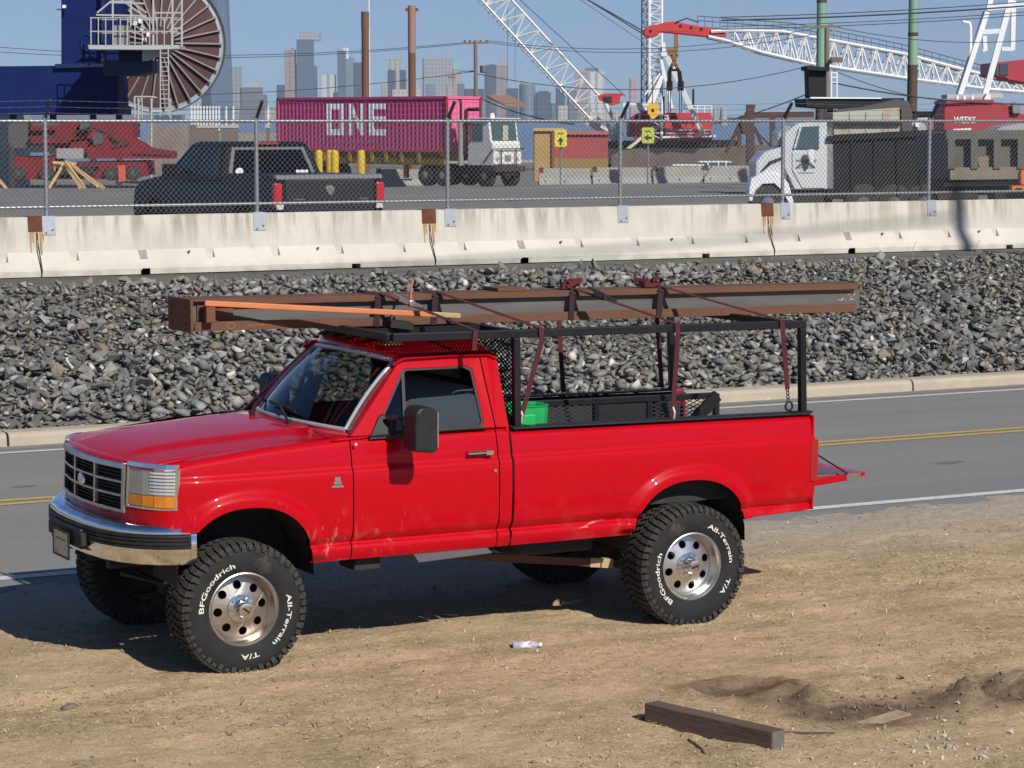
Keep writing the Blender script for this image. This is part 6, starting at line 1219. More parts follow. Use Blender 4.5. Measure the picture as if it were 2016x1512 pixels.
# ---- white dump truck
d = 66.0; DT = yt('dump_truck', 'white cabbed dump truck with dark body at the right', 'dump truck', 1560, d, z=0.82); g = PXF(DT, d)
M_DTW = mat('truck_white', (0.62, 0.64, 0.65), 0.4, col2=(0.50, 0.51, 0.52), scale=2, coat=0.4); M_DTD = mat('dump_body_dark', (0.010, 0.012, 0.013), 0.8, col2=(0.018, 0.019, 0.019), scale=1.5, spec=0.15)
part('cab', M_DTW, [(1545, 262), (1570, 243), (1600, 239), (1640, 241), (1642, 372), (1590, 373), (1565, 372), (1545, 330)], 0, 2.1, DT, g, 0.04)
part('hood', M_DTW, [(1488, 318), (1505, 300), (1550, 285), (1552, 345), (1545, 372), (1500, 372), (1488, 350)], 0.15, 1.8, DT, g, 0.06)
part('door', mat('door_grey_white', (0.56, 0.57, 0.58), 0.45), [(1560, 300), (1626, 300), (1624, 370), (1580, 370), (1560, 335)], -0.03, 0.06, DT, g)
part('door_window', MATS['green_glass'], [(1562, 292), (1574, 250), (1612, 248), (1612, 293)], -0.05, 0.05, DT, g); part('window_post', M_DTW, [(1574, 250), (1578, 250), (1566, 292), (1562, 292)], -0.07, 0.03, DT, g)
part('quarter_window', mat('pale_glass', (0.30, 0.36, 0.36), 0.15), [(1534, 262), (1546, 250), (1558, 248), (1552, 285), (1534, 287)], 0.3, 1.5, DT, g)
part('fender_flare', mat('fender_white', (0.74, 0.77, 0.80), 0.35, coat=0.4), [(1474, 372), (1478, 352), (1495, 342), (1520, 338), (1538, 345), (1552, 362), (1562, 400), (1552, 400), (1540, 376), (1524, 361), (1500, 362), (1486, 376), (1480, 396), (1474, 396)], -0.12, 0.9, DT, g, 0.02)
part('hood_stripe', M_DARK, [(1498, 337), (1515, 318), (1540, 309), (1540, 314), (1520, 322), (1502, 338)], 0.10, 0.08, DT, g)
part('mirror', mat('mirror_cream', (0.75, 0.73, 0.66), 0.4), [(1588, 294), (1601, 294), (1599, 320), (1594, 322), (1588, 305)], -0.30, 0.12, DT, g, 0.02)
part('step', M_DARK, [(1560, 374), (1640, 374), (1640, 412), (1560, 412)], 0.1, 0.4, DT, g)
mb = MB()
for k, (a, b, y) in enumerate(((1567, 1607, 318), (1570, 1604, 331), (1572, 1602, 341))):
    x = a
    while x < b: g.box(mb, x, x+2.2, y-(4 if k == 0 else 2), y, -0.045, 0.012); x += 3.4
tag(mb.build('door_lettering', mat('lettering_grey', (0.20, 0.20, 0.20), 0.6), DT), kind='stuff')
mb = MB(); mb.tube([g.p(1568+36*t, 330-10*math.sin(PI*t), -0.045) for t in np.linspace(0, 1, 9)], 0.03, 4); mb.build('door_arch_logo', MATS['lettering_grey'], DT)
part('dump_body', M_DTD, [(1628, 274), (1860, 262), (1864, 392), (1628, 392)], 0.0, 2.3, DT, g)
for px in (1675, 1720, 1765, 1810): part('body_rib', mat('body_rib_dark', (0.014, 0.015, 0.016), 0.8, spec=0.15), [(px, 276), (px+5, 276), (px+5, 385), (px, 385)], -0.06, 0.06, DT, g)
part('top_rail', M_DTD, [(1628, 268), (1862, 256), (1862, 266), (1628, 278)], -0.1, 2.5, DT, g); part('cab_guard', M_DARK, [(1628, 236), (1642, 236), (1642, 276), (1628, 276)], 0.0, 2.2, DT, g)
for px in (1512, 1700, 1760, 1820): add_wheel(DT, g.p(px, 400, 0.15), (0, 1, 0), 0.50, 0.32, M_DCHROME)
part('tailgate_lamp', mat('lamp_red_dull', (0.25, 0.02, 0.03), 0.5), [(1852, 278), (1862, 278), (1862, 300), (1852, 300)], -0.1, 0.1, DT, g)
sl_ = MB(); g.prism(sl_, [(1700, 276), (1715, 264), (1728, 262), (1745, 274), (1760, 276)], 0.4, 1.6); sl_.build('soil_heap', mat('heap_soil', (0.10, 0.085, 0.065), 0.95), DT)
# second dump body seen from behind
d = 58.0; D2 = yt('dump_trailer', 'grey brown dump body with ribbed tailgate at the right edge', 'dump trailer', 1935, d, z=0.95); g = PXF(D2, d)
M_D2 = mat('worn_grey_paint', (0.105, 0.10, 0.09), 0.8, col2=(0.15, 0.14, 0.12), scale=1.5, spec=0.2); M_D2B = mat('worn_tan', (0.26, 0.22, 0.16), 0.8, col2=(0.17, 0.14, 0.105), scale=3)
part('body_shell', M_D2, [(1866, 262), (2040, 262), (2034, 352), (1870, 354)], 0.12, 4.5, D2, g)
part('top_rail', M_D2, [(1862, 256), (2040, 256), (2040, 274), (1862, 274)], -0.08, 0.2, D2, g); part('bottom_rail', M_D2B, [(1870, 330), (2034, 328), (2034, 352), (1870, 354)], -0.06, 0.2, D2, g)
for px, w_ in ((1865, 14), (1910, 14), (1955, 14), (2002, 14)): part('tailgate_rib', M_D2, [(px, 274), (px+w_, 274), (px+w_, 332), (px, 332)], -0.10, 0.22, D2, g)
part('mud_patch', M_D2B, [(1925, 310), (1955, 305), (1958, 330), (1930, 332)], 0.05, 0.06, D2, g); part('under_beam', M_D2B, [(1862, 360), (2034, 356), (2034, 366), (1862, 368)], 0.2, 0.4, D2, g)
for px in (1890, 2000): add_wheel(D2, g.p(px, 390, 0.6), (0, 1, 0), 0.50, 0.5, M_DARK)
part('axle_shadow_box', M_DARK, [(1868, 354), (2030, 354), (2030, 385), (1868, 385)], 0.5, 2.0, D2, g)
tp_ = MB(); g.prism(tp_, [(1955, 262), (1975, 250), (2010, 243), (2040, 243), (2040, 262)], 0.2, 1.5); tp_.build('rolled_tarp', mat('silver_tarp', (0.42, 0.42, 0.42), 0.5, col2=(0.25, 0.25, 0.26), scale=3), D2)
d = 57.0; OR = yt('orange_crate', 'orange plastic crate at the right edge behind the fence', 'crate', 2006, d, z=W(2006, 378, d).z); g = PXF(OR, d); M_OR = mat('crate_orange', (0.60, 0.15, 0.025), 0.6)
part('crate_body', M_OR, [(1992, 366), (2030, 365), (2030, 378), (1993, 378)], 0, 0.4, OR, g); part('crate_grip', M_DARK, [(2000, 370), (2012, 370), (2012, 374), (2000, 374)], -0.02, 0.03, OR, g)
part('crate_sack', M_OR, [(2009, 340), (2014, 334), (2030, 336), (2030, 365), (2010, 365)], 0.05, 0.3, OR, g, 0.04)
MB().box(-0.5, 0.8, 0.0, 0.6, -1.3, -0.01).build('crate_stand', M_DARK, OR)
# ================================================================== WATERFRONT: POLES, CRANES, BARGES
def wires(mb, pts, r=0.02, sag=0.0, n=10):
    a, b = Vector(pts[0]), Vector(pts[1]); mb.tube([a.lerp(b, t)+Vector((0, 0, -sag*4*t*(1-t))) for t in np.linspace(0, 1, n)], r, 4)
# rusty pipe piles
M_PILE = mat('pile_rust', (0.20, 0.10, 0.06), 0.8, col2=(0.12, 0.055, 0.035), scale=0.7, stretch=(1, 1, 0.4)); M_PILE2 = mat('pile_pale', (0.34, 0.20, 0.17), 0.8, col2=(0.27, 0.15, 0.12), scale=1, stretch=(1, 1, 0.3))
for px, top, split, lab, fl in ((720, 24, 60, 'shorter rusty steel pile behind the magenta container', False), (811.5, 12, 105, 'taller rusty pile with collar behind the magenta container', True)):
    d = 158.0; t = yt('steel_pile', lab, 'pile', px, d, group='rusty steel piles'); zt_ = W(px, top, d).z-t.location.z; zs = W(px, split, d).z-t.location.z
    MB().cyl((0, 0, 0), (0, 0, zs), 0.235, 14).build('lower_pile', M_PILE, t, smooth=50); MB().cyl((0, 0, zs), (0, 0, zt_), 0.25, 14).build('upper_pile', M_PILE2 if fl else M_PILE, t, smooth=50)
    if fl: MB().box(-0.40, 0.40, -0.1, 0.1, zt_-0.35, zt_-0.15).build('collar_bar', M_PILE, t)
# thin mast behind the left pile
t = yt('mast', 'thin pale mast rising behind the shorter rusty pile', 'mast', 727, 300.0); MB().cyl((0, 0, 0), (0, 0, 24), 0.16, 6).build('mast_tube', mat('mast_grey', (0.55, 0.57, 0.6), 0.5), t)
# wooden utility pole
d = 165.0; UP = yt('utility_pole', 'wooden utility pole with crossarm and transformer left of the white boom', 'utility pole', 938, d); g = PXF(UP, d)
M_WOOD = mat('grey_pole_wood', (0.22, 0.19, 0.15), 0.9, col2=(0.15, 0.125, 0.10), scale=2, stretch=(1, 1, 0.3))
zt_ = g.p(936, 80).z; MB().cyl((0, 0, 0), (-0.06, 0, zt_), 0.16, 10, 0.12).build('shaft', M_WOOD, UP); MB().beam(g.p(912, 85), g.p(962, 84), 0.12, 0.14).build('crossarm', M_WOOD, UP)
for px in (915, 925, 946, 958): MB().cyl(g.p(px, 84), g.p(px, 79), 0.07, 8).build('insulator', mat('insulator_brown', (0.09, 0.06, 0.05), 0.4), UP)
MB().cyl(g.p(952, 143, -0.3), g.p(952, 130, -0.3), 0.24, 12).build('transformer', mat('transformer_grey', (0.12, 0.115, 0.11), 0.6), UP)
for px in (898, 900): pass
MB().tube([g.p(936, 140), g.p(910, 140), g.p(892, 148)], 0.04, 5).cbox(g.p(889, 152), (0.5, 0.3, 0.16)).build('street_lamp_arm', mat('lamp_grey', (0.18, 0.18, 0.18), 0.6), UP)
# distribution wires across the yard
def wire(px0, py0, d0, px1, py1, d1, lab, r=0.022, sag=0.0):
    a, b = W(px0, py0, d0), W(px1, py1, d1); mb = MB(); m = a.lerp(b, 0.5); wires(mb, (a, b), r, sag, 14); tag(mb.build('overhead_wire', mat('wire_dark', (0.05, 0.06, 0.07), 0.6)), lab, 'wire', 'overhead wires')
wire(912, 84, 165, -60, 88, 165, 'upper of two wires left of the wooden utility pole', 0.020, 0.75)
wire(915, 86, 165.5, -60, 98, 165, 'lower of two wires left of the wooden utility pole', 0.020, 0.72)
wire(958, 80, 165, 1640, 48, 165, 'upper of two wires right of the wooden utility pole', 0.020, 1.0)
wire(962, 84, 165.5, 1640, 60, 165, 'lower of two wires right of the wooden utility pole', 0.020, 1.0)
wire(938, 140, 165, -60, 175, 165, 'sagging wire passing behind the magenta container top', 0.022, 0.9)
wire(938, 145, 165, 1600, 128, 165, 'sagging wire crossing the white lattice boom', 0.026, 1.3)
wire(934, 188, 158, 1130, 245, 120, 'dark cable slanting down behind the yard tractor', 0.035, 0.25)
wire(1400, 245, 140, 1606, 178, 110, 'dark cable rising to the wooden pole from the left', 0.028, 0.15)
wire(1636, 162, 110, 2040, 205, 112, 'dark thick cable falling right of the wooden pole', 0.032, 0.25)
wire(1640, 138, 110, 1800, 190, 110, 'thin cable falling towards the right green pile', 0.018, 0.1)
for k, (a, b, r, lab) in enumerate(((34, 2, 0.020, 'topmost thin wire at upper right'), (40, 10, 0.034, 'thick dark wire at upper right'), (52, 22, 0.016, 'thin third wire at upper right'), (58, 28, 0.018, 'fourth wire at upper right'))): wire(1420, a, 112, 2040, b, 112, lab, r, 0.1)
wire(1640, 52, 110, 2040, 78, 112, 'lower wire at upper right sagging behind the A-frame', 0.016, 0.35)
wire(-40, 212, 150, 560, 214, 150, 'low wire in front of the reel and skyline', 0.02, 0.1)
# wooden pole and green spuds at right
d = 110.0; WP = yt('utility_pole', 'weathered wooden pole beside the left green pile', 'utility pole', 1630, d); g = PXF(WP, d)
MB().cyl((0, 0, 0), g.p(1628, 55), 0.13, 10, 0.11).build('shaft', M_WOOD, WP); MB().beam(g.p(1585, 53), g.p(1655, 52), 0.08, 0.10).build('crossarm', M_WOOD, WP); MB().beam(g.p(1630, 68), g.p(1650, 54), 0.05, 0.05).build('arm_brace', M_GALV, WP)
MB().cbox(g.p(1646, 118, -0.2), (0.5, 0.4, 0.22)).build('lamp_head', mat('lamp_brown', (0.14, 0.12, 0.09), 0.6), WP); MB().cyl(g.p(1634, 125), g.p(1634, 118), 0.10, 8).build('photocell', M_YEL, WP)
mb = MB()
for px in (1637, 1648): mb.beam(g.p(px, 141), g.p(px, 200), 0.05, 0.05)
for py in (143, 152, 162): mb.beam(g.p(1637, py), g.p(1648, py), 0.05, 0.05)
mb.build('ladder_bracket', mat('ladder_white', (0.75, 0.76, 0.76), 0.5), WP)
M_SPUD = mat('spud_green', (0.23, 0.38, 0.27), 0.6, col2=(0.18, 0.31, 0.22), scale=1.5, stretch=(1, 1, 0.3)); M_SPB = mat('spud_rust', (0.10, 0.065, 0.045), 0.85, col2=(0.05, 0.038, 0.03), scale=1.2, stretch=(2, 2, 0.25))
for px, sp_, bd, lab in ((1615, 132, 3, 'left pale green steel pile at the right of the picture'), (1795, 128, 68, 'right pale green steel pile above the dump truck')):
    d = 118.0; t = yt('spud_pile', lab, 'pile', px, d, group='green steel piles'); g = PXF(t, d); zs = g.p(px, sp_).z
    MB().cyl((0, 0, 0), (0, 0, zs), 0.235, 14).build('rusty_lower', M_SPB, t, smooth=50); MB().cyl((0, 0, zs), (0, 0, g.p(px, -60).z), 0.225, 14).build('green_upper', M_SPUD, t, smooth=50); zb_ = g.p(px, bd).z; MB().cyl((0, 0, zb_-0.08), (0, 0, zb_+0.08), 0.24, 14).build('band', M_SPB, t)
# dark canopy and cream hut
d = 100.0; CN = yt('canopy_roof', 'dark flat canopy roof on posts behind the dump truck', 'canopy', 1690, d); g = PXF(CN, d); M_CAN = mat('canopy_dark', (0.022, 0.023, 0.025), 0.8, spec=0.2)
part('roof_slab', M_CAN, [(1586, 194), (1780, 193), (1782, 212), (1640, 214), (1588, 210)], 0, 4, CN, g); part('roof_edge', mat('edge_white', (0.75, 0.76, 0.78), 0.5), [(1595, 191), (1735, 192), (1735, 194.5), (1595, 194)], -0.1, 0.3, CN, g)
for px in (1632, 1655, 1775): part('canopy_post', mat('post_dark', (0.04, 0.038, 0.036), 0.8), [(px, 212), (px+12, 212), (px+12, 340), (px, 340)], 0.5, 0.3, CN, g)
part('control_house', M_CAN, [(1600, 128), (1636, 133), (1636, 192), (1602, 192)], 1.5, 1.5, CN, g); part('house_cap', M_CAN, [(1596, 128), (1640, 132), (1640, 139), (1596, 136)], 1.2, 2.2, CN, g)
part('drooping_tarp', mat('tarp_dark', (0.075, 0.072, 0.07), 0.85), [(1640, 216), (1700, 210), (1762, 195), (1785, 200), (1792, 225), (1790, 262), (1772, 262), (1770, 214), (1700, 222), (1650, 238)], -0.6, 0.5, CN, g)
d = 97.0; HB = yt('cream_hut', 'stained cream panel hut behind the dump truck body', 'hut', 1705, d); g = PXF(HB, d)
part('hut_wall', mat('stained_cream', (0.48, 0.45, 0.37), 0.8, col2=(0.34, 0.33, 0.29), scale=0.8, third=(0.36, 0.21, 0.09), tscale=0.8, tamt=0.56), [(1640, 222), (1771, 212), (1771, 345), (1640, 345)], 0, 3, HB, g)
for px in (1672, 1704, 1738): part('panel_joint', mat('joint_grey', (0.30, 0.29, 0.26), 0.8), [(px, 221), (px+1.4, 221), (px+1.4, 340), (px, 340)], -0.03, 0.05, HB, g)
part('roof_lip', M_CAN, [(1638, 240), (1772, 240), (1772, 247), (1638, 248)], -0.15, 0.2, HB, g)
d = 104.0; GT = yt('grey_tank', 'pale grey rounded tank right of the cream hut', 'tank', 1805, d); g = PXF(GT, d)
part('tank_body', mat('tank_grey', (0.36, 0.36, 0.35), 0.7), [(1780, 246), (1790, 240), (1815, 240), (1824, 248), (1824, 340), (1780, 340)], 0, 2, GT, g, 0.15); part('tank_strap', M_DARK, [(1800, 250), (1803, 250), (1812, 264), (1809, 264)], -0.05, 0.06, GT, g)
part('tank_valve', mat('valve_white', (0.8, 0.8, 0.8), 0.5), [(1801, 242), (1808, 242), (1808, 250), (1801, 250)], -0.2, 0.2, GT, g)
d = 112.0; WB = yt('work_shed', 'small dull red shed with dark roof right of the green pile', 'shed', 1822, d); g = PXF(WB, d)
part('shed_wall', mat('dull_red_wall', (0.24, 0.12, 0.11), 0.8), [(1802, 222), (1838, 222), (1838, 340), (1802, 340)], 0, 2.5, WB, g); part('shed_roof_slab', M_CAN, [(1800, 219), (1842, 219), (1842, 223), (1800, 223)], -0.2, 3, WB, g); part('shed_window', mat('pale_pane', (0.45, 0.48, 0.52), 0.3), [(1806, 231), (1826, 231), (1826, 238), (1806, 238)], -0.03, 0.05, WB, g)
# dark mooring structure
d = 135.0; MS = yt('mooring_frame', 'dark rusted pile frame with braces left of the dump truck', 'pile frame', 1476, d); g = PXF(MS, d); M_MS = mat('dark_rust', (0.055, 0.035, 0.03), 0.9, col2=(0.10, 0.055, 0.04), scale=1)
for a, b, w_ in (((1477, 207), (1477, 345), 0.42), ((1470, 209), (1487, 209), 0.14), ((1466, 227), (1602, 225), 0.30), ((1521, 228), (1521, 345), 0.28), ((1462, 228), (1470, 262), 0.45), ((1462, 235), (1430, 300), 0.18), ((1456, 250), (1455, 290), 0.22), ((1485, 250), (1500, 285), 0.16), ((1485, 256), (1520, 290), 0.12), ((1545, 228), (1545, 240), 0.2)): MB().beam(g.p(*a), g.p(*b), w_, w_).build('pile_member' if w_ > 0.25 else 'brace', M_MS, MS)
# dark barges, red hopper, yellow container beyond the far barriers
def lowbox(nm, lab, cat, px0, px1, y0, d, th, m, extra=()):
    t = yt(nm, lab, cat, (px0+px1)/2, d); g = PXF(t, d); yb_ = HOR+(CAMZ-t.location.z)/d*FPX
    part('hull' if nm == 'barge' else 'shell', m, [(px0, y0), (px1, y0), (px1, yb_), (px0, yb_)], 0, th, t, g)
    for (n2, m2, poly, dd, tt) in extra: part(n2, m2, poly, dd, tt, t, g)
    return t
M_BRG = mat('barge_dark', (0.03, 0.027, 0.026), 0.85, col2=(0.06, 0.05, 0.045), scale=0.4, spec=0.2)
lowbox('barge', 'long dark work barge with clutter behind the far barriers', 'barge', 1195, 1570, 296, 172, 12, M_BRG, [('deck_clutter', mat('clutter_brown', (0.10, 0.07, 0.055), 0.9, col2=(0.16, 0.13, 0.11), scale=0.8), [(1200, 306), (1220, 296), (1260, 291), (1290, 304), (1310, 298), (1360, 302), (1370, 292), (1420, 290), (1470, 284), (1520, 286), (1560, 292), (1560, 345), (1200, 345)], -3, 2)])
lowbox('red_hopper', 'faded red steel bin behind the up arrow sign', 'bin', 1090, 1197, 262, 150, 6, mat('hopper_red', (0.36, 0.055, 0.06), 0.7, col2=(0.26, 0.05, 0.05), scale=0.5), [('hopper_lip', mat('hopper_lip', (0.40, 0.10, 0.10), 0.6), [(1088, 258), (1199, 258), (1199, 265), (1088, 265)], -0.2, 0.4), ('hopper_base', mat('base_yellow', (0.25, 0.17, 0.05), 0.8), [(1090, 312), (1197, 312), (1197, 345), (1090, 345)], -0.3, 0.5)])
lowbox('yellow_container', 'worn tan and yellow container right of the yard tractor', 'container', 1052, 1090, 258, 148, 6, mat('tan_yellow', (0.45, 0.28, 0.08), 0.75, col2=(0.30, 0.19, 0.10), scale=0.5), [('corner_post', mat('post_brown', (0.20, 0.07, 0.04), 0.8), [(1086, 258), (1091, 258), (1091, 345), (1086, 345)], -0.15, 0.3), ('top_lip', mat('lip_tan', (0.50, 0.34, 0.14), 0.7), [(1050, 252), (1110, 252), (1110, 258), (1050, 258)], -0.2, 0.4)])
# background hull strips at left: pale shed and quay clutter
lowbox('pale_shed', 'pale ribbed shed at the far left behind the red machine', 'shed', -40, 22, 226, 150, 6, mat('pale_rib', (0.42, 0.43, 0.42), 0.7, col2=(0.30, 0.31, 0.31), scale=0.8, stretch=(3, 3, 0.3)))
lowbox('quay_stack', 'brown clutter stacked on the quay below the reel', 'stack', 290, 372, 246, 160, 4, mat('stack_brown', (0.16, 0.10, 0.08), 0.85, col2=(0.26, 0.24, 0.22), scale=0.6))
lowbox('low_warehouse', 'long low grey brown quay building behind the black pickup', 'warehouse', 372, 560, 262, 190, 10, mat('warehouse_brown', (0.20, 0.18, 0.16), 0.85, col2=(0.28, 0.26, 0.24), scale=0.2))
for k, (a, b) in enumerate(((376, 432), (434, 470), (522, 532))):
    t = yt('white_rack', ['row of white upright frames on the quay above the black pickup', 'pair of white dock frames right of the white uprights', 'single white dock post left of the magenta container'][k], 'frame', (a+b)/2, 185.0); g = PXF(t, 185.0)
    xs_ = list(range(a, b, 6)) if k == 0 else ([444, 458] if k == 1 else [527])
    for x in xs_: part('upright', mat('frame_white', (0.66, 0.67, 0.68), 0.6), [(x, 209 if k == 0 else 210), (x+(3 if k == 0 else 3), 209), (x+3, 258 if k == 0 else 246), (x, 258 if k == 0 else 246)], 0, 0.2, t, g)
    part('sill', mat('sill_grey', (0.40, 0.38, 0.36), 0.7), [(a, 245), (b, 245), (b, 252), (a, 252)], -0.1, 0.4, t, g); yb_ = HOR+(CAMZ-t.location.z)/185*FPX
    part('plinth', mat('plinth_brown', (0.15, 0.12, 0.10), 0.8), [(a+2, 252), (b-2, 252), (b-2, yb_), (a+2, yb_)], -0.05, 0.3, t, g)
# parked cars behind the far barrier
for k, (px, lab) in enumerate(((1424, 'small white van roof showing over the far barrier'), (1372, 'low white car roof left of the white van over the far barrier'))):
    t = yt('parked_car', lab, 'car', px, 156.0, group='cars behind the far barriers'); hh = 1.50 if k == 0 else 1.30
    MB().prism([(-2.2, 0.25), (2.2, 0.25), (2.2, 0.75), (1.2, 0.9), (-2.1, 0.95)], lambda x, z, q: (x, q, z), 0, 1.7).build('body', mat('car_white', (0.75, 0.76, 0.76), 0.35), t, bevel=0.05)
    MB().prism([(-1.9, 0.9), (-1.4, hh-0.08), (0.5, hh-0.08), (1.2, 0.9)], lambda x, z, q: (x, q, z), 0.1, 1.6).build('windows', MATS['green_glass'], t)
    MB().prism([(-1.5, hh-0.08), (-1.4, hh), (0.45, hh), (0.6, hh-0.08)], lambda x, z, q: (x, q, z), 0.08, 1.62).build('roof', MATS['car_white'], t)
    for a in (-0.95, -0.3, 0.15): MB().box(a, a+0.08, 0.06, 0.12, 0.9, hh-0.05).build('window_pillar', MATS['car_white'], t)
    for x in (-1.4, 1.4): add_wheel(t, (x, 0.12, 0.32), (0, 1, 0), 0.32, 0.2, M_DCHROME)
# ---- cranes
M_CW = mat('crane_white', (0.76, 0.77, 0.77), 0.5, col2=(0.66, 0.67, 0.67), scale=0.6); M_CR = mat('crane_red', (0.50, 0.022, 0.030), 0.5, col2=(0.42, 0.020, 0.026), scale=0.5)
def lattice(mb, A, B, s, u, wa, wb_, n, r, lace):
    """four chords from A to B plus zigzag lacing on the four faces; s,u span the section"""
    A = Vector(A); B = Vector(B)
    def c(t, i, j): w_ = wa+(wb_-wa)*t; return A.lerp(B, t)+s*(w_/2*i)+u*(w_/2*j)
    for i in (-1, 1):
        for j in (-1, 1): mb.tube([c(0, i, j), c(1, i, j)], r, 6)
    for k in range(n):
        t0, t1 = k/n, (k+1)/n; f = (k % 2)*2-1
        for (p, q) in (((-1, 1), (1, 1)), ((-1, -1), (1, -1)), ((-1, -1), (-1, 1)), ((1, -1), (1, 1))):
            a, b = (p, q) if f > 0 else (q, p); mb.tube([c(t0, *a), c(t1, *b)], lace, 4)
            mb.tube([c(t1, *p), c(t1, *q)], lace*0.8, 4)
    return mb
d = 200.0; K1 = yt('lattice_boom', 'white lattice crane boom leaning up to the left', 'crane boom', 1210, d); g = PXF(K1, d)
A, B, Q = g.p(1176, 218), g.p(930, -52), g.p(1222, 270); dv_ = (B-A).normalized(); yv = Vector((0, 1, 0)); uv_ = dv_.cross(yv).normalized(); 
lattice(MB(), A, B, yv, uv_, 1.75, 1.75, 17, 0.085, 0.045).build('boom_lattice', M_CW, K1)
mb = MB()
for i in (-1, 1):
    for j in (-1, 1): mb.beam(A+yv*i*0.87+uv_*j*0.87, Q+yv*i*0.6+uv_*j*0.15, 0.22, 0.22)
mb.build('boom_foot', M_CW, K1); mb = MB(); mb.beam(A+uv_*0.9+yv*0.9, Q+uv_*0.1, 0.12, 1.0).build('foot_plate', M_CW, K1)
mb = MB()
for k in range(26): p = A.lerp(B, k/26)-uv_*1.15*(1 if uv_.x > 0 else -1); mb.tube([p, p+dv_*0.45+Vector((0, 0, 0.2))], 0.05, 4)
tag(mb.build('walkway_brackets', mat('grey_bracket', (0.5, 0.51, 0.52), 0.6), K1), kind='stuff')
# vertical mast and deck house
K2 = yt('derrick_crane', 'red and white floating derrick crane with upright lattice mast', 'crane', 1300, 195.0, z=-0.2); d = 195.0; g = PXF(K2, d)
lattice(MB(), g.p(1290, 275), g.p(1290, -60), Vector((1, 0, 0)), Vector((0, 1, 0)), 0.95, 0.95, 26, 0.11, 0.045).build('mast_lattice', M_CW, K2)
lattice(MB(), g.p(1270, 275, 2), g.p(1272, -60, 2), Vector((1, 0, 0)), Vector((0, 1, 0)), 0.42, 0.42, 30, 0.05, 0.03).build('rear_mast_lattice', mat('crane_grey', (0.42, 0.43, 0.44), 0.6), K2)
part('deck_house', M_CR, [(1240, 236), (1262, 222), (1400, 222), (1403, 232), (1403, 268), (1240, 270)], 0.6, 5, K2, g); part('house_deck', M_CW, [(1300, 268), (1408, 266), (1408, 270), (1300, 272)], -0.5, 6, K2, g); part('deck_skirt', mat('skirt_red', (0.30, 0.02, 0.025), 0.6), [(1290, 272), (1404, 270), (1400, 277), (1290, 279)], 0, 5, K2, g)
tx = MB(); text_on(tx, 'WEEKS', 0.50, lambda x, y: g.p(1298, 235, 0.55)+Vector((x, 0, y)), 0.02, 1.0); tx.build('house_lettering', M_WHT, K2)
part('hull', M_BRG, [(1190, 279), (1460, 277), (1455, 330), (1195, 330)], 0, 10, K2, g)
for a, b, w_ in (((1302, 150), (1255, 245), 0.28), ((1300, 160), (1268, 245), 0.2), ((1298, 145), (1266, 190), 0.12), ((1300, 118), (1322, 215), 0.22), ((1312, 112), (1384, 268), 0.34), ((1300, 108), (1330, 104), 0.3), ((1306, 85), (1306, 108), 0.18), ((1246, 212), (1275, 212), 0.22), ((1225, 206), (1270, 206), 0.3), ((1230, 206), (1230, 240), 0.2), ((1258, 206), (1258, 240), 0.2), ((1252, 275), (1268, 220), 0.4)): MB().beam(g.p(*a, -1.0), g.p(*b, -1.0), w_, w_).build('frame_leg', M_CW, K2)
for a, b in (((1310, 262), (1400, 262)), ((1310, 256), (1400, 256)), ((1345, 208), (1400, 208)), ((1345, 214), (1400, 214))): MB().beam(g.p(*a, -0.7), g.p(*b, -0.7), 0.06, 0.06).build('hand_rail', M_CW, K2)
for px in (1345, 1358, 1372, 1386, 1400): MB().beam(g.p(px, 207, -0.7), g.p(px, 222, -0.7), 0.06, 0.06).build('rail_post', M_CW, K2)
part('red_cab', M_CR, [(1178, 188), (1190, 184), (1222, 184), (1231, 187), (1221, 190), (1220, 204), (1205, 208), (1180, 196)], -0.5, 2, K2, g); part('cab_window', M_DARK, [(1186, 190), (1204, 190), (1204, 202), (1190, 200)], -0.56, 0.1, K2, g)
part('red_mast_foot', M_CR, [(1262, 222), (1276, 215), (1280, 262), (1256, 276), (1246, 270)], -1.6, 0.6, K2, g)
part('exhaust_pipe', M_DARK, [(1301, 190), (1308, 190), (1308, 270), (1301, 270)], -0.4, 0.4, K2, g); part('vent_pipe', M_DARK, [(1365, 175), (1369, 175), (1369, 222), (1365, 222)], 1, 0.3, K2, g)
part('grey_gantry', mat('gangway_cream', (0.62, 0.58, 0.48), 0.6), [(1226, 296), (1262, 266), (1266, 270), (1232, 298)], -2, 0.6, K2, g)
HK = yt('hook_block', 'yellow crane hook block hanging beside the white mast', 'hook block', 1285, 186.0, z=W(1285, 236, 186).z); g = PXF(HK, 186.0)
part('block_body', mat('block_yellow', (0.68, 0.40, 0.02), 0.5), [(1275, 208), (1280, 203), (1292, 203), (1297, 210), (1296, 225), (1288, 234), (1283, 234), (1275, 222)], 0, 0.5, HK, g); part('sheave_pin', M_DARK, [(1283, 214), (1288, 214), (1288, 220), (1283, 220)], -0.05, 0.05, HK, g); MB().tube([g.p(1285, 203, 0.2), g.p(1285, 150, 0.2)], 0.03, 4).build('hoist_line', M_DARK, HK)
RG = yt('lifting_rig', 'brown rigging spreader with two hooks below the red boom tip', 'rigging', 1325, 190.0, z=W(1325, 182, 190).z); g = PXF(RG, 190.0); M_RG = mat('rig_bronze', (0.22, 0.13, 0.045), 0.7)
for a, b, w_ in (((1331, 66), (1331, 100), 0.30), ((1314, 102), (1334, 102), 0.5), ((1320, 106), (1336, 140), 0.22), ((1334, 106), (1318, 140), 0.22), ((1317, 138), (1337, 138), 0.18), ((1318, 140), (1318, 166), 0.3), ((1337, 140), (1340, 166), 0.3), ((1318, 160), (1318, 178), 0.45), ((1340, 160), (1340, 178), 0.45)): MB().beam(g.p(*a), g.p(*b), w_, w_).build('rig_bar', M_RG, RG)
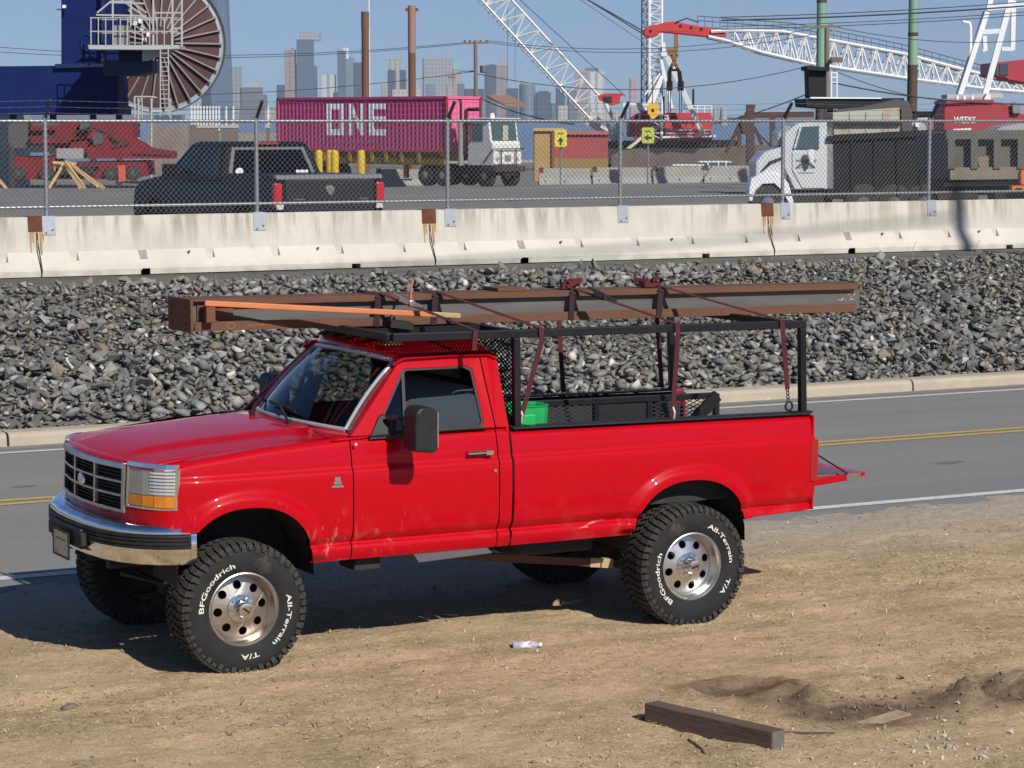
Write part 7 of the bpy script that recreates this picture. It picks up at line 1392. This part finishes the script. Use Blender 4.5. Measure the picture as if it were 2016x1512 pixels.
mb = MB(); [mb.tube([g.p(x, 178), g.p(x, 222)], 0.03, 4) for x in (1316, 1320, 1338, 1342)]; tag(mb.build('hanging_lines', M_DARK, RG), kind='stuff')
# long boom from the right with red tip
d = 185.0; K3 = yt('gooseneck_boom', 'long white truss boom with red gooseneck tip reaching left', 'crane boom', 1700, d, z=0.4); g = PXF(K3, d)
part('red_tip', M_CR, [(1268, 63), (1272, 54), (1282, 49), (1298, 48), (1310, 43), (1328, 42), (1425, 60), (1433, 71), (1400, 73), (1335, 66), (1302, 63), (1293, 70), (1280, 74), (1270, 70)], 0.1, 1.5, K3, g, 0.05)
for px, py in ((1340, 51), (1361, 54), (1381, 57), (1281, 61)): MB().cyl(g.p(px, py, 0.04), g.p(px, py, 0.11), 0.11, 12).build('lightening_hole', M_DARK, K3)
TOPC = [(1400, 62), (1440, 60), (1540, 62), (1640, 80), (1780, 106), (1900, 138), (2060, 176)]; BOTC = [(1395, 72), (1430, 80), (1500, 103), (1600, 126), (1700, 141), (1800, 156), (1950, 176), (2060, 184)]
for dd in (0.0, 2.0):
    MB().tube([g.p(*q, dd) for q in TOPC], 0.13, 6).build('top_chord', M_CW, K3); MB().tube([g.p(*q, dd) for q in BOTC], 0.13, 6).build('bottom_chord', M_CW, K3)
    lc = MB(); x = 1445.0; up_ = True
    while x < 2040:
        x2 = x+14; ya = interp(x, TOPC) if up_ else interp(x, BOTC); yb_ = interp(x2, BOTC) if up_ else interp(x2, TOPC); lc.tube([g.p(x, ya, dd), g.p(x2, yb_, dd)], 0.07, 4)
        if up_: lc.tube([g.p(x, interp(x, TOPC), dd), g.p(x+1, interp(x, BOTC), dd)], 0.04, 4)
        x = x2; up_ = not up_
    tag(lc.build('boom_lacing', M_CW, K3), kind='stuff')
lc = MB(); x = 1445.0
while x < 2040: lc.tube([g.p(x, interp(x, TOPC), 0), g.p(x+8, interp(x+8, TOPC), 2)], 0.05, 4); lc.tube([g.p(x, interp(x, BOTC), 0), g.p(x+8, interp(x+8, BOTC), 2)], 0.05, 4); x += 22
tag(lc.build('cross_lacing', M_CW, K3), kind='stuff')
rl = MB(); x = 1375.0; RT = [(1375, 30), (1480, 38), (1560, 44), (1640, 58), (1780, 86), (1900, 118), (2060, 156)]
while x < 2040:
    rl.beam(g.p(x, interp(x, RT), 1.2), g.p(x, interp(x, RT)+22, 1.2), 0.05, 0.05); x += 15
for o_ in (0, 9, 22): rl.tube([g.p(x, y+o_, 1.2) for x, y in RT], 0.035 if o_ < 20 else 0.07, 4)
tag(rl.build('walkway_railing', mat('railing_slate', (0.10, 0.13, 0.17), 0.6), K3), kind='stuff')
mb = MB(); mb.tube([g.p(1330, 44), g.p(1352, 36), g.p(1376, 44)], 0.05, 4).build('tip_guard', mat('guard_dark', (0.06, 0.06, 0.07), 0.6), K3)
# cables up to the left from the mast
for k, (a, b, r) in enumerate((((1268, 62), (1140, -10), 0.05), ((1268, 68), (1150, -5), 0.05), ((1262, 80), (1130, -10), 0.022), ((1232, 190), (1020, -10), 0.03))): wire(a[0], a[1], 195, b[0]-20, b[1]-12, 195, ['upper thick crane cable rising left from the red boom tip', 'lower thick crane cable rising left from the red boom tip', 'thin crane cable rising left from the red boom tip', 'thin stay cable running up beside the white lattice boom'][k], r)
for k, (px, y) in enumerate(((999, 165), (1014, 165))):
    wire(px, -20, 200, px, y, 200, ['left hanging hoist line under the white lattice boom', 'right hanging hoist line under the white lattice boom'][k], 0.018)
# right red crane
d = 150.0; K4 = yt('crawler_crane', 'dark red crane house with white A-frame at the right edge', 'crane', 1950, d); g = PXF(K4, d)
M_CR4 = mat('crane_crimson', (0.34, 0.012, 0.024), 0.5, col2=(0.29, 0.012, 0.02), scale=0.5)
part('machinery_house', M_CR4, [(1858, 215), (1862, 204), (1900, 200), (1960, 200), (1985, 205), (2005, 222), (2060, 228), (2060, 300), (1856, 300)], 0, 4, K4, g, 0.08)
part('house_roof_rail', M_CR4, [(1862, 199), (1870, 196), (1955, 196), (1955, 201), (1862, 204)], -0.2, 4.4, K4, g); part('upper_frame', mat('frame_grey', (0.40, 0.41, 0.43), 0.6), [(1868, 186), (1978, 183), (1978, 192), (1868, 194)], 0.6, 2, K4, g)
part('cab_upper', M_CR4, [(1966, 122), (2060, 112), (2060, 165), (2004, 156), (1996, 150), (1966, 148)], 3, 3, K4, g, 0.06)
for a, b in ((1968, 1984), (1987, 2004)): part('cab_window', mat('cab_pane', (0.06, 0.075, 0.09), 0.15), [(a, 124), (b, 122), (b, 146), (a, 146)], 2.94, 0.08, K4, g)
for a, b, w_ in (((1894, 186), (1948, 22), 0.32), ((1944, 192), (1996, 0), 0.34), ((1994, 10), (2000, -30), 0.3), ((2002, 0), (2000, 98), 0.26), ((1978, 95), (2002, 96), 0.24), ((1944, 70), (1946, 100), 0.24), ((1933, 62), (1980, 60), 0.28), ((1955, 14), (2030, 8), 0.3), ((1952, 20), (1962, -30), 0.30), ((1940, 100), (1948, 96), 0.2)): MB().beam(g.p(*a, 1.0), g.p(*b, 1.0), w_, w_).build('a_frame_leg', M_CW, K4)
MB().tube([g.p(1901, 42, 1), g.p(1906, 43, 1), g.p(1914, 44, 1), g.p(1916, 52, 1), g.p(1916, 110, 1)], 0.12, 6).build('vent_stack', M_CW, K4, smooth=50)
for px in (1882, 1896, 1912): part('deck_lug', M_CW, [(px, 188), (px+5, 188), (px+5, 200), (px, 200)], -0.1, 0.3, K4, g)
part('a_frame_foot', M_CW, [(1937, 200), (1944, 184), (1950, 184), (1953, 200)], 0.2, 0.5, K4, g)
tx = MB(); text_on(tx, 'WEEKS', 0.52, lambda x, y: g.p(1899, 242, -0.02)+Vector((x, 0, y)), 0.02, 0.78); tx.build('house_lettering', M_WHT, K4)
part('lower_stripe', M_WHT, [(1877, 254), (1912, 252), (1912, 256), (1877, 258)], -0.02, 0.03, K4, g)
part('winch_drum', mat('winch_grey', (0.20, 0.20, 0.20), 0.6, 0.3), [(1990, 203), (2000, 200), (2008, 206), (2008, 224), (1992, 224)], -0.3, 0.5, K4, g, 0.05)
for px in (1875, 1985): part('crawler_track', M_DARK, [(px, 300), (px+60, 300), (px+62, 340), (px-2, 340)], 0.3, 0.9, K4, g, 0.1)
# far refinery tower in haze
t = yt('hazy_tower', 'slim hazy grey tower on the far shore', 'tower', 1424, 2600.0, z=-1.5); MB().cyl((0, 0, 0), (0, 0, 18.0), 4.0, 10, 3.4).build('tower_shaft', mat('hazy_grey', (0.35, 0.36, 0.37), 0.8), t); MB().box(-5, 5, -2, 2, 15.5, 17).build('tower_head', mat('hazy_grey', (0.35, 0.36, 0.37), 0.8), t)
# ================================================================== SKYLINE across the water, about six kilometres away
DS = 6300.0
def facade(name, col, dark, sx, sz, mixv=0.5):
    """window bands: real far facades, too small to pick single panes"""
    m = bpy.data.materials.new(name); m.use_nodes = True; t = m.node_tree; b = t.nodes['Principled BSDF']; b.inputs['Roughness'].default_value = 0.5
    tc = t.nodes.new('ShaderNodeTexCoord'); s = t.nodes.new('ShaderNodeSeparateXYZ'); t.links.new(tc.outputs['Object'], s.inputs[0])
    def stripes(src, per, duty):
        a = t.nodes.new('ShaderNodeMath'); a.operation = 'MULTIPLY'; a.inputs[1].default_value = 1.0/per; t.links.new(src, a.inputs[0])
        f = t.nodes.new('ShaderNodeMath'); f.operation = 'FRACT'; t.links.new(a.outputs[0], f.inputs[0]); c = t.nodes.new('ShaderNodeMath'); c.operation = 'LESS_THAN'; c.inputs[1].default_value = duty; t.links.new(f.outputs[0], c.inputs[0]); return c.outputs[0]
    ad = t.nodes.new('ShaderNodeMath'); ad.operation = 'ADD'; t.links.new(s.outputs[0], ad.inputs[0]); t.links.new(s.outputs[1], ad.inputs[1])
    mu = t.nodes.new('ShaderNodeMath'); mu.operation = 'MULTIPLY'; t.links.new(stripes(ad.outputs[0], sx, mixv), mu.inputs[0]); t.links.new(stripes(s.outputs[2], sz, 0.62), mu.inputs[1])
    x = t.nodes.new('ShaderNodeMix'); x.data_type = 'RGBA'; x.inputs[6].default_value = (*col, 1); x.inputs[7].default_value = (*dark, 1); t.links.new(mu.outputs[0], x.inputs[0]); t.links.new(x.outputs[2], b.inputs['Base Color']); MATS[name] = m; return m
FB = facade('blue_glass_tower', (0.065, 0.105, 0.17), (0.035, 0.07, 0.13), 9, 8); FB2 = facade('deep_blue_tower', (0.025, 0.045, 0.085), (0.016, 0.033, 0.07), 7, 7); FB3 = facade('pale_blue_glass', (0.16, 0.21, 0.26), (0.09, 0.14, 0.20), 8, 8)
FT = facade('stone_tower', (0.40, 0.33, 0.30), (0.24, 0.20, 0.20), 8, 9); FTP = facade('pink_stone', (0.40, 0.31, 0.28), (0.24, 0.20, 0.21), 10, 12, 0.35); FW = facade('white_tower', (0.72, 0.72, 0.70), (0.36, 0.40, 0.44), 14, 400, 0.35)
FG = facade('grey_slab', (0.34, 0.34, 0.34), (0.19, 0.21, 0.25), 9, 10); FC = facade('cream_block', (0.50, 0.46, 0.38), (0.28, 0.27, 0.26), 12, 10); FGR = facade('dark_grey_slab', (0.13, 0.13, 0.14), (0.07, 0.08, 0.095), 8, 9)
M_COP = mat('copper_green', (0.20, 0.44, 0.38), 0.6)
def bld(px0, px1, ytop, m, lab, extra=(), d=DS, dep=45.0, turn=0.25, nm='skyscraper'):
    cx = (px0+px1)/2; wd = (px1-px0)*d/FPX; t = thing(nm, lab, 'building', at(cx, d, -1.6), ANG, 'skyline across the water'); g = PXF(t, d)
    # box turned slightly so that a lit and a shaded face show, keeping its apparent width
    z1_ = g.p(cx, ytop).z; a = wd/(1+0.55*abs(turn)); b = a*0.9; sgn = 1 if turn >= 0 else -1; th = 0.5*turn
    R2 = Matrix.Rotation(th, 3, 'Z'); ww = wd/(abs(math.cos(th))+0.9*abs(math.sin(th)))
    hw_, hd2 = ww/2, ww*0.45
    V = [R2 @ Vector((x*hw_, y*hd2+hd2, z)) for z in (0, z1_) for x, y in ((-1, -1), (1, -1), (1, 1), (-1, 1))]
    MB().add(V, [(0,3,2,1),(4,5,6,7),(0,1,5,4),(1,2,6,5),(2,3,7,6),(3,0,4,7)]).build('block', m, t)
    for e in extra:
        kind, mm, poly, dd, th_ = e; part(kind, mm, poly, dd, th_, t, g)
    return t
# One tall tapering tower
t = thing('skyscraper', 'very tall tapering glass tower behind the cable reel', 'building', at(428, 6100, -1.6), ANG, 'skyline across the water'); s_ = 6100/FPX
hb = 31.0*1.0; V = []; ht_ = 417
for k in range(4): V.append((hb*1.30*math.cos(PI/4+k*PI/2), hb*1.30*math.sin(PI/4+k*PI/2), 57))
for k in range(4): V.append((hb*0.98*math.cos(k*PI/2), hb*0.98*math.sin(k*PI/2), ht_))
tw = MB().add(V, [(0, 1, 5), (1, 2, 6), (2, 3, 7), (3, 0, 4), (0, 5, 4), (1, 6, 5), (2, 7, 6), (3, 4, 7), (4, 5, 6, 7)]); tw.add([(hb*1.30*math.cos(PI/4+k*PI/2), hb*1.30*math.sin(PI/4+k*PI/2), z) for z in (0, 57) for k in range(4)], [(0, 1, 5, 4), (1, 2, 6, 5), (2, 3, 7, 6), (3, 0, 4, 7)])
tw.xf(lambda p: Matrix.Rotation(0.55, 3, 'Z') @ p).build('glass_shaft', FB, t); MB().cyl((0, 0, ht_), (0, 0, 541), 3, 8, 0.8).build('spire', FG, t)
bld(430, 453, 155, FB2, 'dark blue round tower just right of the tall tapering tower'); bld(453, 474, 131, FG, 'grey slab tower right of the tall tapering tower', turn=-0.3)
bld(474, 520, 172, FGR, 'broad grey tower with domed copper crown', [('dome', mat('dome_green', (0.30, 0.40, 0.40), 0.6), [(484, 172), (490, 162), (500, 157), (508, 162), (514, 172)], 8, 30), ('shoulder', FGR, [(472, 186), (522, 186), (522, 237), (472, 237)], -4, 60)])
bld(545, 562, 167, FB2, 'dark blue block left of the pink stone tower'); bld(559, 581, 98, FTP, 'slender pink stone tower with notched crown', [('crown_fin', FTP, [(562, 98), (566, 96), (566, 112), (562, 112)], 2, 10), ('crown_fin', FTP, [(572, 95), (577, 95), (577, 112), (572, 112)], 2, 10)], turn=-0.5)
bld(584, 620, 78, FB, 'tall blue glass tower with overhanging crown under construction', [('overhang_crown', FG, [(586, 62), (629, 64), (629, 80), (586, 80)], 4, 40), ('construction_bay', mat('bay_dark', (0.05, 0.08, 0.13), 0.5), [(596, 84), (606, 84), (606, 130), (596, 130)], -1.5, 2), ('lower_flare', FB, [(583, 125), (622, 130), (622, 237), (583, 237)], -3, 45)], turn=0.15)
bld(630, 658, 147, FW, 'white tower with dark vertical stripes', turn=-0.6); bld(657, 668, 182, FB2, 'low dark block right of the white striped tower')
bld(665, 682, 100, FB, 'blue tower with twin white chimneys on top', [('chimney', mat('chimney_white', (0.75, 0.76, 0.77), 0.6), [(676, 94), (680, 94), (680, 116), (676, 116)], 2, 8), ('chimney', mat('chimney_white', (0.75, 0.76, 0.77), 0.6), [(682, 94), (686, 94), (686, 116), (682, 116)], 2, 8)])
bld(680, 698, 116, FB3, 'pale glass tower with rounded crown', [('crown', FB3, [(683, 117), (688, 111), (694, 113), (697, 118)], 4, 20)]); bld(697, 718, 123, FB2, 'dark blue slab touching the shorter rusty pile')
bld(764, 788, 115, FC, 'pale hatched tower top left of the taller rusty pile', turn=-0.3); bld(764, 802, 138, FB2, 'dark blue slab in front of the pale hatched tower'); bld(752, 772, 168, FT, 'brick coloured low tower left of the dark slab')
bld(770, 830, 176, FC, 'low cream buildings behind the taller rusty pile'); bld(812, 822, 150, FC, 'small cream tower just right of the taller rusty pile')
bld(833, 893, 113, FG, 'wide grey ribbed office slab', [('shade_side', FB2, [(832, 114), (840, 114), (840, 237), (832, 237)], -2, 30)], turn=0.1); bld(838, 880, 165, FB3, 'pale low glass block in front of the wide slab')
bld(892, 908, 135, FT, 'brown stone tower with green pyramid roof', [('pyramid', M_COP, [(891, 136), (898, 113), (908, 136)], 2, 18)]); bld(880, 900, 168, FTP, 'pinkish low block below the green pyramid tower'); bld(900, 915, 165, FGR, 'dark low block left of the utility pole')
bld(915, 955, 175, FB2, 'low dark row behind the utility pole'); bld(955, 978, 128, FB2, 'dark tower with sloped top right of the transformer', [('slope_top', FGR, [(955, 130), (966, 126), (978, 128), (978, 140), (955, 140)], -1, 30)])
bld(975, 998, 128, FTP, 'stone gothic tower with pointed top', [('peak', FT, [(978, 129), (982, 118), (985, 112), (989, 120), (998, 126), (998, 130), (978, 130)], 3, 20)], turn=-0.5); bld(958, 975, 178, FC, 'small tan block below the gothic tower')
bld(940, 992, 195, FB3, 'low pale green block behind the yard tractor'); bld(991, 1022, 174, FB2, 'dark blue slab left of the cylinder tower')
t = thing('skyscraper', 'blue grey cylindrical glass tower', 'building', at(1038, DS, -1.6), ANG, 'skyline across the water'); g = PXF(t, DS); r_ = 16*DS/FPX
MB().cyl((0, r_, 0), (0, r_, g.p(1038, 166).z), r_, 28).build('drum', FB3, t, smooth=50); MB().cyl((0, r_, g.p(1038, 166).z), (0, r_, g.p(1038, 162).z), r_*0.85, 28, r_*0.7).build('cap', FG, t)
bld(1056, 1086, 182, FB2, 'dark slab right of the cylinder tower', [('penthouse', FB2, [(1060, 179), (1080, 179), (1080, 184), (1060, 184)], 5, 20)]); bld(1085, 1098, 203, FGR, 'low grey block between dark slabs'); bld(1095, 1113, 170, FB2, 'dark tower crossed by the white boom', [('roof_tip', FB2, [(1097, 170), (1104, 164), (1111, 170)], 3, 20)])
bld(1098, 1120, 208, FC, 'low pale banded block under the white boom'); bld(1118, 1146, 178, FGR, 'grey tower behind the white boom'); bld(1142, 1165, 205, facade('green_low', (0.22, 0.34, 0.31), (0.16, 0.24, 0.24), 9, 9), 'low greenish block behind the white boom foot')
bld(1130, 1158, 140, FT, 'brown block beside the white columned tower', turn=-0.2); bld(1155, 1188, 142, FW, 'white columned tower right of the boom', [('penthouse', FGR, [(1153, 133), (1178, 133), (1178, 142), (1153, 142)], 4, 25), ('cornice', FC, [(1150, 141), (1190, 140), (1190, 147), (1150, 147)], -2, 30)], turn=-0.4)
bld(1240, 1256, 154, FTP, 'pale tower beside the derrick mast'); bld(1160, 1240, 220, FC, 'low pale shoreline row behind the red crane cab'); bld(520, 560, 212, FT, 'low brown shoreline row left of the magenta container'); bld(380, 475, 205, FC, 'low pale shoreline blocks below the tall tapering tower')
bld(1405, 1416, 214, FG, 'small hazy block right of the red deck house'); bld(1320, 1400, 229, FGR, 'low hazy shoreline behind the red deck house'); bld(1430, 1700, 231, FGR, 'long low hazy shoreline behind the pile frame'); bld(0, 380, 226, FGR, 'low shoreline behind the blue tower'); bld(1700, 2016, 230, FGR, 'low hazy shoreline at far right')
# ---- far shore ground and haze
MB().box(-6000, 12000, 5600, 11000, -3.0, 0.5).build('far_shore', mat('far_shore', (0.12, 0.12, 0.11), 0.9))['kind'] = 'structure'
hz = MB().box(-6500, 12500, -700, 11500, -4.5, 600).build('haze', None, None); hm = bpy.data.materials.new('haze_air'); hm.use_nodes = True; nt_ = hm.node_tree; nt_.nodes.remove(nt_.nodes['Principled BSDF']); pv = nt_.nodes.new('ShaderNodeVolumePrincipled')
pv.inputs['Color'].default_value = (0.72, 0.84, 1.0, 1); pv.inputs['Density'].default_value = 0.00007; pv.inputs['Anisotropy'].default_value = 0.0; nt_.links.new(pv.outputs[0], nt_.nodes['Material Output'].inputs['Volume']); hz.data.materials.append(hm); tag(hz, 'pale blue haze filling the air over the harbour', 'haze', kind='stuff')
